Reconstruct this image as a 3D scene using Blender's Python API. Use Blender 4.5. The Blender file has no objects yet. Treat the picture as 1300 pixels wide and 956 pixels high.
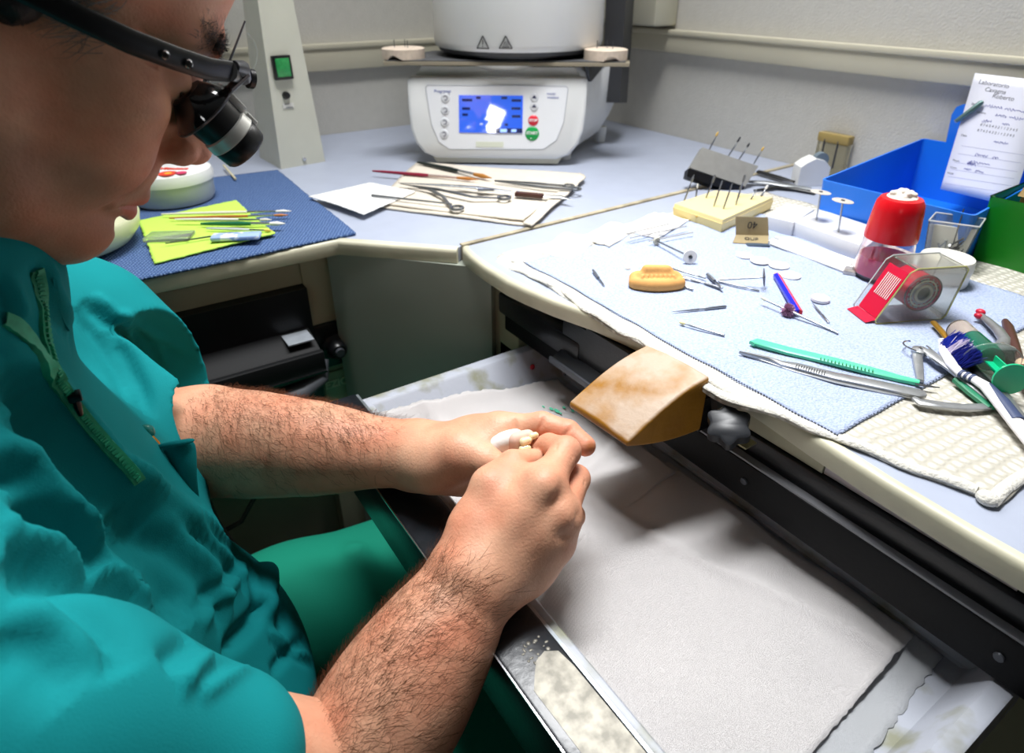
import bpy, bmesh, math, random
import numpy as np
from mathutils import Vector, Matrix
random.seed(7); np.random.seed(7)
PI = math.pi
# ---------------------------------------------------------------- camera geometry (measured from the photo)
F = 830.0; TH = math.atan(461/830); CC, SS = math.cos(TH), math.sin(TH); CAMZ = 1.2
E1 = (-.5535, .8328); E2 = (.8328, .5535)
DESK = 0.90
def ray(x, y):
    u = (x-650)/F; v = (y-433)/F
    h = CC - v*SS
    return Vector((u*E2[0] + h*E2[1], u*E1[0] + h*E1[1], -(v*CC + SS)))
def D(x, y, t): return Vector((0, 0, CAMZ)) + ray(x, y)*t
def P(x, y, z=DESK):
    r = ray(x, y); return Vector((0, 0, CAMZ)) + r*((z-CAMZ)/r.z)
def PX(x, y, X): r = ray(x, y); return Vector((0, 0, CAMZ)) + r*(X/r.x)
def PY(x, y, Y): r = ray(x, y); return Vector((0, 0, CAMZ)) + r*(Y/r.y)
def proj(p):
    hx = p[0]*E2[0] + p[1]*E1[0]; hy = p[0]*E2[1] + p[1]*E1[1]; hz = p[2]-CAMZ
    zc = hy*CC - hz*SS
    return (650 + F*hx/zc, 433 + F*(-hy*SS - hz*CC)/zc, zc)
# ---------------------------------------------------------------- object helpers
SC = bpy.context.scene; COL = SC.collection
def origin_of(o):
    L = Vector((0, 0, 0))
    while o is not None:
        L += o.location; o = o.parent
    return L
def tag(o, label=None, cat=None, group=None, kind=None):
    if label: o['label'] = label
    if cat: o['category'] = cat
    if group: o['group'] = group
    if kind: o['kind'] = kind
    return o
def thing(name, loc, label, cat, group=None):
    o = bpy.data.objects.new(name, None); COL.objects.link(o)
    o.location = loc; o.empty_display_size = .01
    return tag(o, label, cat, group)
def mesh_obj(name, me, mt, parent=None, loc=None):
    """world-coordinate mesh -> object whose origin is the parent's (or loc)."""
    o = bpy.data.objects.new(name, me); COL.objects.link(o)
    base = origin_of(parent) if parent else Vector(loc or (0, 0, 0))
    if parent: o.parent = parent
    else: o.location = base
    me.transform(Matrix.Translation(-base))
    if mt: me.materials.append(mt)
    return o
class MB:
    """collects shapes in world space, built as ONE mesh"""
    def __init__(s): s.bm = bmesh.new()
    def _face(s, vs):
        try: return s.bm.faces.new(vs)
        except ValueError: return None
    def verts_faces(s, V, Fc):
        vs = [s.bm.verts.new(v) for v in V]
        for f in Fc: s._face([vs[i] for i in f])
        return vs
    def box(s, c, size, rot=None, bev=0, seg=2):
        c = Vector(c); M = Matrix.Translation(c)
        if rot is not None: M = M @ rot.to_4x4()
        r = bmesh.ops.create_cube(s.bm, size=1.0)
        vs = r['verts']; bmesh.ops.scale(s.bm, vec=Vector(size), verts=vs)
        if bev > 0:
            es = list({e for v in vs for e in v.link_edges})
            b = bmesh.ops.bevel(s.bm, geom=es, offset=bev, segments=seg, profile=.5, affect='EDGES')
            vs = list({v for f in b['faces'] for v in f.verts} | {v for v in vs if v.is_valid})
        bmesh.ops.transform(s.bm, matrix=M, verts=vs)
        return s
    def bx(s, x0, x1, y0, y1, z0, z1, bev=0, seg=2):
        return s.box(((x0+x1)/2, (y0+y1)/2, (z0+z1)/2), (abs(x1-x0), abs(y1-y0), abs(z1-z0)), None, bev, seg)
    def hexa(s, b4, t4):
        """8-corner solid: bottom 4, top 4 (same winding)"""
        vs = [s.bm.verts.new(v) for v in list(b4)+list(t4)]
        for f in ((3,2,1,0), (4,5,6,7), (0,1,5,4), (1,2,6,5), (2,3,7,6), (3,0,4,7)): s._face([vs[i] for i in f])
        return s
    def prism(s, poly, d, bev=0):
        """polygon (world pts) extruded along vector d"""
        d = Vector(d); n = len(poly)
        a = [s.bm.verts.new(p) for p in poly]; b = [s.bm.verts.new(Vector(p)+d) for p in poly]
        s._face(a[::-1]); s._face(b)
        for i in range(n): s._face((a[i], a[(i+1) % n], b[(i+1) % n], b[i]))
        if bev > 0:
            es = [e for e in s.bm.edges if (e.verts[0] in b and e.verts[1] in b)] if bev else []
            bmesh.ops.bevel(s.bm, geom=es, offset=bev, segments=2, profile=.5, affect='EDGES')
        return s
    def tube(s, pts, rad, n=10, cap=True, flat=1.0, up=None):
        """swept tube through pts, rad scalar or list; flat squashes along the frame's second axis"""
        pts = [Vector(p) for p in pts]
        if not hasattr(rad, '__len__'): rad = [rad]*len(pts)
        rings = []; u = None
        for i, p in enumerate(pts):
            t = (pts[min(i+1, len(pts)-1)] - pts[max(i-1, 0)]).normalized()
            if u is None:
                u = Vector(up) if up is not None else (Vector((0, 0, 1)) if abs(t.z) < .9 else Vector((1, 0, 0)))
            u = (u - t*u.dot(t)); 
            if u.length < 1e-6: u = t.orthogonal()
            u.normalize(); w = t.cross(u)
            rings.append([s.bm.verts.new(p + (w*math.cos(2*PI*k/n) + u*math.sin(2*PI*k/n)*flat)*rad[i]) for k in range(n)])
        for a, b in zip(rings, rings[1:]):
            for k in range(n): s._face((a[k], a[(k+1) % n], b[(k+1) % n], b[k]))
        if cap: s._face(rings[0][::-1]); s._face(rings[-1])
        return s
    def cyl(s, a, b, r0, r1=None, n=24): return s.tube([a, b], [r0, r0 if r1 is None else r1], n)
    def lathe(s, prof, c, n=40, axis=(0, 0, 1), cap=True):
        """profile [(r, h)...] around axis through c"""
        ax = Vector(axis).normalized(); u = ax.orthogonal().normalized(); w = ax.cross(u); c = Vector(c); rings = []
        for r, h in prof:
            if r < 1e-7: rings.append([s.bm.verts.new(c + ax*h)])
            else: rings.append([s.bm.verts.new(c + ax*h + (u*math.cos(2*PI*k/n) + w*math.sin(2*PI*k/n))*r) for k in range(n)])
        for a, b in zip(rings, rings[1:]):
            if len(a) == 1 and len(b) == 1: continue
            for k in range(n):
                k2 = (k+1) % n
                if len(a) == 1: s._face((a[0], b[k2], b[k]))
                elif len(b) == 1: s._face((a[k], a[k2], b[0]))
                else: s._face((a[k], a[k2], b[k2], b[k]))
        if cap:
            if len(rings[0]) > 1: s._face(rings[0][::-1])
            if len(rings[-1]) > 1: s._face(rings[-1])
        return s
    def ball(s, c, r, seg=16, M=None):
        rr = (r, r, r) if not hasattr(r, '__len__') else r
        T = Matrix.Translation(Vector(c)) @ (M.to_4x4() if M is not None else Matrix()) @ Matrix.Diagonal((*rr, 1))
        bmesh.ops.create_uvsphere(s.bm, u_segments=seg, v_segments=max(6, seg//2+2), radius=1, matrix=T); return s
    def torus(s, c, R, r, axis=(0, 0, 1), n=32, m=10, a0=0, a1=2*PI):
        ax = Vector(axis).normalized(); u = ax.orthogonal().normalized(); w = ax.cross(u); c = Vector(c)
        full = abs(a1-a0) > 2*PI-1e-3
        pts = [c + (u*math.cos(a0+(a1-a0)*k/n) + w*math.sin(a0+(a1-a0)*k/n))*R for k in range(n+(0 if full else 1))]
        if full:
            rings = [[s.bm.verts.new(p + ((p-c).normalized()*math.cos(2*PI*j/m) + ax*math.sin(2*PI*j/m))*r) for j in range(m)] for p in pts]
            for i in range(len(rings)):
                a, b = rings[i], rings[(i+1) % len(rings)]
                for j in range(m): s._face((a[j], a[(j+1) % m], b[(j+1) % m], b[j]))
            return s
        return s.tube(pts, r, m)
    def build(s, name, mt, parent=None, loc=None, smooth=True, angle=40):
        bm = s.bm
        bmesh.ops.recalc_face_normals(bm, faces=bm.faces[:])
        for f in bm.faces: f.smooth = smooth
        if smooth:
            ca = math.radians(angle)
            for e in bm.edges:
                if len(e.link_faces) == 2 and e.calc_face_angle(0) > ca: e.smooth = False
        me = bpy.data.meshes.new(name); bm.to_mesh(me); bm.free()
        if loc is None and parent is None:
            xs = [v.co for v in me.vertices]
            loc = (sum(v.x for v in xs)/len(xs), sum(v.y for v in xs)/len(xs), min(v.z for v in xs))
        return mesh_obj(name, me, mt, parent, loc)
def np_mesh(name, V, Q, smooth=True):
    me = bpy.data.meshes.new(name)
    V = np.asarray(V, np.float32); Q = np.asarray(Q, np.int32)
    me.vertices.add(len(V)); me.vertices.foreach_set('co', V.ravel())
    k = Q.shape[1]
    me.loops.add(Q.size); me.loops.foreach_set('vertex_index', Q.ravel())
    me.polygons.add(len(Q)); me.polygons.foreach_set('loop_start', np.arange(0, Q.size, k, dtype=np.int32))
    me.update(calc_edges=True); me.validate()
    if smooth: me.polygons.foreach_set('use_smooth', np.ones(len(me.polygons), bool))
    return me
def grid_mesh(name, fn, nu, nv, thick=0.0):
    """sheet from fn(u,v)->xyz, optionally given a thickness downwards"""
    V = [fn(i/nu, j/nv) for i in range(nu+1) for j in range(nv+1)]
    q = [[i*(nv+1)+j, (i+1)*(nv+1)+j, (i+1)*(nv+1)+j+1, i*(nv+1)+j+1] for i in range(nu) for j in range(nv)]
    if thick:
        n = len(V); V = V + [(v[0], v[1], v[2]-thick) for v in V]
        q2 = [[a+n for a in f[::-1]] for f in q]
        rim = [i*(nv+1) for i in range(nu+1)] + [nu*(nv+1)+j for j in range(1, nv+1)] + [i*(nv+1)+nv for i in range(nu-1, -1, -1)] + [j for j in range(nv-1, 0, -1)]
        q = q + q2 + [[rim[(k+1) % len(rim)], rim[k], rim[k]+n, rim[(k+1) % len(rim)]+n] for k in range(len(rim))]
    return np_mesh(name, V, q)
# ---------------------------------------------------------------- materials
def srgb(c):
    if isinstance(c, str): c = [int(c[i:i+2], 16)/255 for i in (0, 2, 4)]
    return tuple((x/12.92 if x <= .04045 else ((x+.055)/1.055)**2.4) for x in c) + (1.0,)
_M = {}
def mat(name, col, rough=.5, metal=0., var=.0, vscale=8., col2=None, bump=0., bscale=60., spec=.5, trans=0., ior=1.45,
        alpha=1., sss=0., coat=0., emit=None, estr=0., detail=4., thr=None, stretch=None, coords='Object'):
    if name in _M: return _M[name]
    m = bpy.data.materials.new(name); m.use_nodes = True; nt = m.node_tree; N = nt.nodes; L = nt.links
    b = N['Principled BSDF']
    b.inputs['Base Color'].default_value = srgb(col); b.inputs['Roughness'].default_value = rough
    b.inputs['Metallic'].default_value = metal; b.inputs['Specular IOR Level'].default_value = spec
    b.inputs['Transmission Weight'].default_value = trans; b.inputs['IOR'].default_value = ior
    b.inputs['Alpha'].default_value = alpha; b.inputs['Coat Weight'].default_value = coat
    if sss: b.inputs['Subsurface Weight'].default_value = sss; b.inputs['Subsurface Radius'].default_value = (.012, .004, .002); b.inputs['Subsurface Scale'].default_value = 1.0
    if emit: b.inputs['Emission Color'].default_value = srgb(emit); b.inputs['Emission Strength'].default_value = estr
    tc = N.new('ShaderNodeTexCoord'); vec = tc.outputs[coords]
    if stretch:
        mp = N.new('ShaderNodeMapping'); mp.inputs['Scale'].default_value = stretch; L.new(vec, mp.inputs['Vector']); vec = mp.outputs['Vector']
    if var > 0 or col2:
        nz = N.new('ShaderNodeTexNoise'); nz.inputs['Scale'].default_value = vscale; nz.inputs['Detail'].default_value = detail
        L.new(vec, nz.inputs['Vector'])
        rp = N.new('ShaderNodeValToRGB'); c1 = srgb(col)
        if col2: c2 = srgb(col2)
        else: c2 = tuple(max(0, x*(1-var)) for x in c1[:3])+(1,)
        lo, hi = thr or (.35, .65)
        rp.color_ramp.elements[0].position = lo; rp.color_ramp.elements[1].position = hi
        rp.color_ramp.elements[0].color = c2; rp.color_ramp.elements[1].color = c1
        L.new(nz.outputs['Fac'], rp.inputs['Fac']); L.new(rp.outputs['Color'], b.inputs['Base Color'])
    if bump > 0:
        n2 = N.new('ShaderNodeTexNoise'); n2.inputs['Scale'].default_value = bscale; n2.inputs['Detail'].default_value = 3
        L.new(vec, n2.inputs['Vector'])
        bp = N.new('ShaderNodeBump'); bp.inputs['Strength'].default_value = min(1, bump); bp.inputs['Distance'].default_value = .001*max(1, bump)
        L.new(n2.outputs['Fac'], bp.inputs['Height']); L.new(bp.outputs['Normal'], b.inputs['Normal'])
    _M[name] = m; return m
def text_obj(s, size, name, mt, parent, M, extrude=.0001, align='CENTER', shear=0, space=1.0, bold=0):
    """lettering as real geometry (converted to a mesh), M = world matrix (x right, y up, z out)"""
    cu = bpy.data.curves.new('t', 'FONT'); cu.body = s; cu.size = size; cu.extrude = extrude; cu.align_x = align; cu.align_y = 'CENTER'
    cu.shear = shear; cu.space_character = space; cu.offset = bold; cu.resolution_u = 3
    o = bpy.data.objects.new('t', cu); COL.objects.link(o)
    dg = bpy.context.evaluated_depsgraph_get(); me = bpy.data.meshes.new_from_object(o.evaluated_get(dg))
    bpy.data.objects.remove(o); bpy.data.curves.remove(cu)
    me.transform(M); me.name = name; me.materials.clear()
    return mesh_obj(name, me, mt, parent)
def frame(o, xd, zd):
    """4x4 with x along xd, z along zd (orthogonalised)"""
    z = Vector(zd).normalized(); x = Vector(xd); x = (x - z*x.dot(z)).normalized(); y = z.cross(x)
    M = Matrix((x, y, z)).transposed().to_4x4(); M.translation = Vector(o); return M
# ---------------------------------------------------------------- signed-distance modelling (smooth blended volumes -> one skin)
class SDF:
    def __init__(s, lo, hi, h):
        s.lo = np.array(lo, float); s.h = h; s.n = np.ceil((np.array(hi)-s.lo)/h).astype(int)+1
        s.d = np.full(s.n, 1.0, np.float32)
    def sub(s, lo, hi):
        i0 = np.clip(np.floor((np.array(lo)-s.lo)/s.h).astype(int), 0, s.n-1); i1 = np.clip(np.ceil((np.array(hi)-s.lo)/s.h).astype(int)+1, 1, s.n)
        if np.any(i1 <= i0): return None
        sl = tuple(slice(a, b) for a, b in zip(i0, i1))
        g = [(np.arange(a, b)*s.h + o).astype(np.float32) for a, b, o in zip(i0, i1, s.lo)]
        return sl, g[0][:, None, None], g[1][None, :, None], g[2][None, None, :]
    def apply(s, q, fn, lo, hi, k, op):
        m = k*1.2 + 3*s.h
        r = s.sub(np.array(lo)-m, np.array(hi)+m)
        if r is None: return s
        sl, X, Y, Z = r; v = fn(X, Y, Z); d = s.d[sl]
        if op == 'add':
            if k > 0:
                hh = np.clip(k-np.abs(d-v), 0, None)/k; s.d[sl] = np.minimum(d, v) - hh*hh*k*.25
            else: s.d[sl] = np.minimum(d, v)
        else:
            v = -v
            if k > 0:
                hh = np.clip(k-np.abs(d-v), 0, None)/k; s.d[sl] = np.maximum(d, v) + hh*hh*k*.25
            else: s.d[sl] = np.maximum(d, v)
        return s
    def cap(s, a, b, ra, rb=None, k=.01, op='add', flat=None):
        """tapered capsule; flat=(normal, factor) squashes it along normal"""
        rb = ra if rb is None else rb; a = np.array(a, float); b = np.array(b, float); ba = b-a; L2 = max(ba.dot(ba), 1e-12)
        if flat is not None: nn = np.array(flat[0], float); nn /= np.linalg.norm(nn); ff = flat[1]
        def fn(X, Y, Z):
            x, y, z = X-a[0], Y-a[1], Z-a[2]
            t = np.clip((x*ba[0]+y*ba[1]+z*ba[2])/L2, 0, 1)
            x = x-ba[0]*t; y = y-ba[1]*t; z = z-ba[2]*t
            if flat is not None:
                q = (x*nn[0]+y*nn[1]+z*nn[2]); e = (1/ff-1)*q
                x = x+nn[0]*e; y = y+nn[1]*e; z = z+nn[2]*e
                return ((np.sqrt(x*x+y*y+z*z)-(ra+(rb-ra)*t))*min(1, (ff+1)/2)).astype(np.float32)
            return (np.sqrt(x*x+y*y+z*z) - (ra+(rb-ra)*t)).astype(np.float32)
        r = max(ra, rb)
        return s.apply(s, fn, np.minimum(a, b)-r, np.maximum(a, b)+r, k, op)
    def chain(s, pts, rs, k=.01, op='add', flat=None):
        for i in range(len(pts)-1): s.cap(pts[i], pts[i+1], rs[i], rs[i+1], k, op, flat)
        return s
    def ell(s, c, r, k=.01, op='add', R=None):
        c = np.array(c, float); r = np.array(r, float); R = np.eye(3) if R is None else np.array(R, float)
        def fn(X, Y, Z):
            x, y, z = X-c[0], Y-c[1], Z-c[2]
            q = [x*R[0, j]+y*R[1, j]+z*R[2, j] for j in range(3)]
            k0 = np.sqrt((q[0]/r[0])**2+(q[1]/r[1])**2+(q[2]/r[2])**2)+1e-6
            k1 = np.sqrt((q[0]/r[0]**2)**2+(q[1]/r[1]**2)**2+(q[2]/r[2]**2)**2)+1e-6
            return (k0*(k0-1)/k1).astype(np.float32)
        m = max(r)
        return s.apply(s, fn, c-m, c+m, k, op)
    def merge(s, other, k=0):
        d, v = s.d, other.d
        if k > 0:
            hh = np.clip(k-np.abs(d-v), 0, None)/k; s.d = np.minimum(d, v)-hh*hh*k*.25
        else: s.d = np.minimum(d, v)
        return s
    def copy(s):
        o = SDF.__new__(SDF); o.lo, o.h, o.n = s.lo, s.h, s.n; o.d = s.d.copy(); return o
    def net(s):
        d = s.d; ins = d < 0
        c = [ins[:-1, :-1, :-1], ins[1:, :-1, :-1], ins[:-1, 1:, :-1], ins[1:, 1:, :-1], ins[:-1, :-1, 1:], ins[1:, :-1, 1:], ins[:-1, 1:, 1:], ins[1:, 1:, 1:]]
        cnt = sum(x.astype(np.int8) for x in c); act = (cnt > 0) & (cnt < 8)
        I = np.argwhere(act); idx = np.full(act.shape, -1, np.int32); idx[act] = np.arange(len(I), dtype=np.int32)
        off = np.array([[0,0,0],[1,0,0],[0,1,0],[1,1,0],[0,0,1],[1,0,1],[0,1,1],[1,1,1]])
        vals = np.stack([d[I[:, 0]+o[0], I[:, 1]+o[1], I[:, 2]+o[2]] for o in off], 1)
        acc = np.zeros((len(I), 3)); n = np.zeros(len(I))
        for a, b in ((0,1),(2,3),(4,5),(6,7),(0,2),(1,3),(4,6),(5,7),(0,4),(1,5),(2,6),(3,7)):
            va, vb = vals[:, a], vals[:, b]; m = (va < 0) != (vb < 0)
            t = np.where(m, va/np.where(m, va-vb, 1), 0)[:, None]
            acc += np.where(m[:, None], off[a]+(off[b]-off[a])*t, 0); n += m
        V = s.lo + (I + acc/np.maximum(n, 1)[:, None])*s.h
        Q = []
        # edges along x, y, z
        for ax in range(3):
            A = [slice(None)]*3; B = [slice(None)]*3; A[ax] = slice(None, -1); B[ax] = slice(1, None)
            sa, sb = ins[tuple(A)], ins[tuple(B)]; ch = sa != sb
            o1, o2 = [k for k in range(3) if k != ax]
            sl = [slice(None)]*3; sl[o1] = slice(1, -1); sl[o2] = slice(1, -1)
            ch2 = ch[tuple(sl)]; J = np.argwhere(ch2); J[:, o1] += 1; J[:, o2] += 1
            def cell(d1, d2):
                K = J.copy(); K[:, o1] -= d1; K[:, o2] -= d2; return idx[K[:, 0], K[:, 1], K[:, 2]]
            q = np.stack([cell(0, 0), cell(1, 0), cell(1, 1), cell(0, 1)], 1)
            fl = sa[J[:, 0], J[:, 1], J[:, 2]]
            if ax == 1: fl = ~fl
            q[~fl] = q[~fl][:, ::-1]
            Q.append(q)
        Q = np.concatenate(Q); Q = Q[(Q >= 0).all(1)]
        return V, Q
# ================================================================ THE PERSON
HO = Vector((-.0075, .4814, 1.1929)); HPITCH = .6701
_c, _s = math.cos(HPITCH), math.sin(HPITCH)
def H(x, y, z): return Vector((HO.x + x*_c + z*_s, HO.y + y, HO.z - x*_s + z*_c))     # head frame: x face forward, y his left, z crown
def Hn(V): return np.stack([HO.x + V[:, 0]*_c + V[:, 2]*_s, HO.y + V[:, 1], HO.z - V[:, 0]*_s + V[:, 2]*_c], 1)
PERSON = thing('person', (-.10, .46, 0), 'person in a teal short-sleeved scrub top bending over a dental model held in both hands', 'person')

def attr_mat():
    m = mat('skin', 'daa485', rough=.48, var=.10, vscale=75, bump=.32, bscale=520, sss=.06, spec=.4, coords='Object')
    nt = m.node_tree; N = nt.nodes; L = nt.links; b = N['Principled BSDF']
    at = N.new('ShaderNodeAttribute'); at.attribute_name = 'tint'
    src = b.inputs['Base Color'].links[0].from_socket
    n3 = N.new('ShaderNodeTexNoise'); n3.inputs['Scale'].default_value = 22; n3.inputs['Detail'].default_value = 5
    tc = [n for n in N if n.type == 'TEX_COORD'][0]; L.new(tc.outputs['Object'], n3.inputs['Vector'])
    rp = N.new('ShaderNodeValToRGB'); rp.color_ramp.elements[0].position = .38; rp.color_ramp.elements[1].position = .68
    rp.color_ramp.elements[0].color = (1.0, 1.0, 1.0, 1); rp.color_ramp.elements[1].color = (1.0, .75, .70, 1)
    L.new(n3.outputs['Fac'], rp.inputs['Fac'])
    m1 = N.new('ShaderNodeMixRGB'); m1.blend_type = 'MULTIPLY'; m1.inputs[0].default_value = 1
    L.new(src, m1.inputs[1]); L.new(rp.outputs['Color'], m1.inputs[2])
    m2 = N.new('ShaderNodeMixRGB'); m2.blend_type = 'MULTIPLY'; m2.inputs[0].default_value = 1
    L.new(m1.outputs[0], m2.inputs[1]); L.new(at.outputs['Color'], m2.inputs[2]); L.new(m2.outputs[0], b.inputs['Base Color'])
    return m
SKIN = attr_mat()

# ---- head, modelled upright in its own frame
def build_head():
    s = SDF((-.13, -.105, -.23), (.145, .105, .16), .0016)
    s.ell((-.012, 0, .055), (.098, .076, .086), 0)
    s.ell((.034, 0, .050), (.056, .062, .062), .03)
    s.ell((.046, 0, .066), (.040, .052, .05), .02)
    s.ell((.020, 0, -.035), (.070, .060, .075), .03)
    s.cap((.0, 0, -.06), (-.012, 0, -.24), .060, .062, .03)
    for q in (1, -1):
        s.cap((-.008, .056*q, -.045), (.030, .046*q, -.088), .014, .014, .03)
        s.cap((.030, .046*q, -.088), (.076, .012*q, -.100), .014, .016, .025)
        s.ell((.060, .043*q, -.014), (.026, .020, .018), .02)
        s.ell((.062, .036*q, -.048), (.030, .022, .030), .02)
        s.cap((.090, .010*q, .037), (.071, .046*q, .033), .011, .009, .016)
        s.cap((.082, .010*q, .010), (.096, .010*q, -.026), .010, .009, .012)
    s.ell((.073, 0, -.098), (.021, .024, .018), .016)
    s.ell((.050, 0, -.112), (.036, .030, .018), .02)
    s.ell((.080, 0, -.053), (.024, .028, .026), .016)
    s.cap((.088, 0, .018), (.108, 0, -.014), .0085, .0105, .014)
    s.ell((.1145, 0, -.0240), (.0125, .0120, .0115), .008)
    for q in (1, -1):
        s.ell((.104, .0130*q, -.0290), (.0130, .0080, .0105), .005)
        s.cap((.108, .0090*q, -.044), (.1070, .0080*q, -.0290), .0052, .0032, .003, 'sub')
        s.ell((.100, .031*q, .010), (.018, .019, .015), .010, 'sub')
        s.ell((.0770, .032*q, .007), (.0145, .0150, .0125), .004)                 # lidded eyeball
        s.cap((.090, .020*q, .0045), (.086, .046*q, .0020), .0013, .0010, .003, 'sub')    # lid line
        s.cap((.097, .020*q, -.028), (.084, .033*q, -.064), .0030, .0035, .009, 'sub')  # fold from nose to mouth
        s.cap((.0985, .0075*q, -.0670), (.085, .025*q, -.0745), .0060, .0030, .005)
        s.cap((.0975, .0*q, -.0680), (.0985, .0075*q, -.0670), .0060, .0060, .004)
        s.cap((.0965, 0, -.0810), (.084, .024*q, -.0760), .0072, .0032, .005)
        s.cap((.105, 0, -.0745), (.088, .024*q, -.0755), .0010, .0010, .0025, 'sub')
        for k in range(4):                                                          # crow's feet and brow lines
            s.cap((.070-.002*k, .050*q, .016-.007*k), (.052-.003*k, .060*q, .022-.012*k), .0008, .0005, .003, 'sub')
        s.ell((-.022, .074*q, -.004), (.017, .010, .031), .006)                    # ear
        s.ell((-.014, .084*q, -.004), (.010, .006, .018), .004, 'sub')

        s.ell((-.018, .072*q, -.030), (.009, .007, .010), .004)
    s.cap((.096, -.008, -.0895), (.096, .008, -.0895), .003, .003, .008, 'sub')
    return s
HS = build_head(); HV, HQ = HS.net()
def head_tint(V):
    T = np.ones((len(V), 3)); x, y, z = V[:, 0], np.abs(V[:, 1]), V[:, 2]
    lip = np.clip(1-np.sqrt(((y)/.024)**2+((z+.0745)/.0115)**2), 0, 1)*(x > .085); lip = np.clip(lip*4, 0, 1)[:, None]
    T = T*(1-lip) + lip*np.array([.82, .50, .50])
    st = np.clip((-.050-z)/.012, 0, 1)*np.clip((x-.0)/.02, 0, 1)*np.clip((z+.14)/.02, 0, 1); st = st[:, None]*(1-lip)
    T = T*(1-.30*st)
    rd = np.clip(1-np.sqrt((y/.03)**2+((z+.026)/.03)**2), 0, 1)[:, None]*(x > .085)[:, None]; T = T*(1-rd*np.array([.0, .18, .16]))
    eb = np.clip(1-np.sqrt(((y-.031)/.022)**2+((z-.037)/.007)**2), 0, 1)*(x > .06); T = T*(1-.25*np.clip(eb*3, 0, 1)[:, None])
    return T
# ---- arms and hands
def lerp(a, b, t): return a+(b-a)*t
def hand(s, wrist, mcps, fingers, rads, thumb, trad, wr, heel=None, web=.55):
    """palm once, then each finger blended into its own copy of the palm so the fingers stay apart"""
    for i, m in enumerate(mcps):
        s.cap(lerp(wrist, m, .08), m, wr*.62, rads[i][0]*1.28, .016)
    for a, b in zip(mcps, mcps[1:]): s.cap(lerp(a, wrist, .25), lerp(b, wrist, .25), .0125, .0125, .014)
    s.chain([lerp(wrist, thumb[0], .3), thumb[0], thumb[1]], [wr*.6, trad[0]*1.25, trad[0]*1.05], .016)
    s.cap(thumb[1], lerp(mcps[0], wrist, .35), trad[0]*.7, rads[0][0]*.9, .012)
    if heel is not None: s.cap(heel[0], heel[1], heel[2], heel[3], .016)
    for q in ((.25, .1), (.6, .35)): s.cap(lerp(thumb[1], thumb[2], q[0]), lerp(mcps[0], fingers[0][0], q[1]), trad[0]*web, trad[0]*web, .010)
    base = s.copy(); out = None
    for f, r, m in zip(fingers, rads, mcps):
        g = base.copy(); pts = [m]+list(f)
        for j in range(3):
            g.cap(pts[j], pts[j+1], r[j], r[j+1], .007 if j == 0 else .003)
        if out is None: out = g
        else: out.merge(g, .0012)
    g = base.copy()
    g.cap(thumb[1], thumb[2], trad[0], trad[1], .008); g.cap(thumb[2], thumb[3], trad[1]*1.04, trad[2], .003)
    out.merge(g, .0012)
    return out
# right arm (nearer the camera): forearm comes up from the lap over the tray's front bar
RW = D(600, 738, .458); RE = D(440, 990, .425)
r_mcp = [D(690, 618, .462), D(712, 655, .464), D(704, 690, .470), D(682, 716, .478)]
r_fin = [[D(718, 573, .492), D(697, 565, .512), D(684, 567, .517)],
         [D(731, 608, .500), D(712, 600, .528), D(694, 604, .534)],
         [D(726, 655, .506), D(706, 642, .532), D(688, 634, .530)],
         [D(705, 684, .510), D(690, 668, .530), D(676, 660, .526)]]
r_rad = [[.0124, .0114, .0090, .0072], [.0116, .0108, .0092, .0078], [.0108, .0098, .0086, .0074], [.0095, .0088, .0076, .0066]]
r_thumb = [D(603, 668, .468), D(622, 617, .474), D(651, 590, .490), D(676, 584, .505)]
s = SDF(np.array(RW)-.22, np.array(RW)+.20, .0014)
lo = np.minimum.reduce([np.array(p) for p in [RW, RE]+r_mcp+sum(r_fin, [])+r_thumb])-.055
hi = np.maximum.reduce([np.array(p) for p in [RW, RE]+r_mcp+sum(r_fin, [])+r_thumb])+.055
s = SDF(lo, hi, .0015)
fdir = (RW-RE).normalized(); side = fdir.cross(Vector((0, 0, 1))).normalized(); upn = side.cross(fdir)
s.chain([lerp(RE, RW, q) for q in (0, .2, .4, .55, .7, .82)], [.040, .042, .041, .0375, .0330, .0290], .02)
s.cap(lerp(RE, RW, .78)+side*.006, RW+side*.008, .0265, .0225, .015)
s.cap(lerp(RE, RW, .78)-side*.006, RW-side*.010, .0265, .0225, .015)
s.cap(RW-side*.010, RW-side*.010+upn*.004, .023, .021, .008)                           # ulnar head
s = hand(s, RW, r_mcp, r_fin, r_rad, r_thumb, [.0118, .0108, .0088], .034, heel=(RW+(r_mcp[3]-RW)*.1, lerp(RW, r_mcp[3], .75), .022, .017))
for a, b in zip(r_mcp, r_mcp[1:]):                                                   # shallow hollows between the knuckles
    n = (Vector((0, 0, CAMZ))-a).normalized(); c = lerp(a, b, .5)+n*.0172; s.cap(c+(a-RW)*.04, c+(a-RW)*.22, .0030, .0035, .010, 'sub')
for m in r_mcp[:3]:                                                                  # knuckle heads
    n = (Vector((0, 0, CAMZ))-m).normalized(); s.cap(m+n*.0065, m+n*.0068, .0095, .0095, .010)
for m in r_mcp[:3]:                                                                  # tendons
    n = (Vector((0, 0, CAMZ))-m).normalized(); s.cap(m+n*.0100, lerp(m, RW, .7)+n*.013, .0040, .0030, .010)
for f, m in zip(r_fin[:2], r_mcp):                                                   # skin wrinkles over the middle joints
    t_ = (f[0]-m).normalized(); n = (Vector((0, 0, CAMZ))-f[0]).normalized(); w = t_.cross(n).normalized()
    for q in (-.003, 0, .003): s.cap(f[0]+n*.0112+t_*(q-.003)+w*.006, f[0]+n*.0112+t_*(q-.003)-w*.006, .0005, .0005, .0012, 'sub')
RS = s; RV, RQ = s.net()
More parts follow.
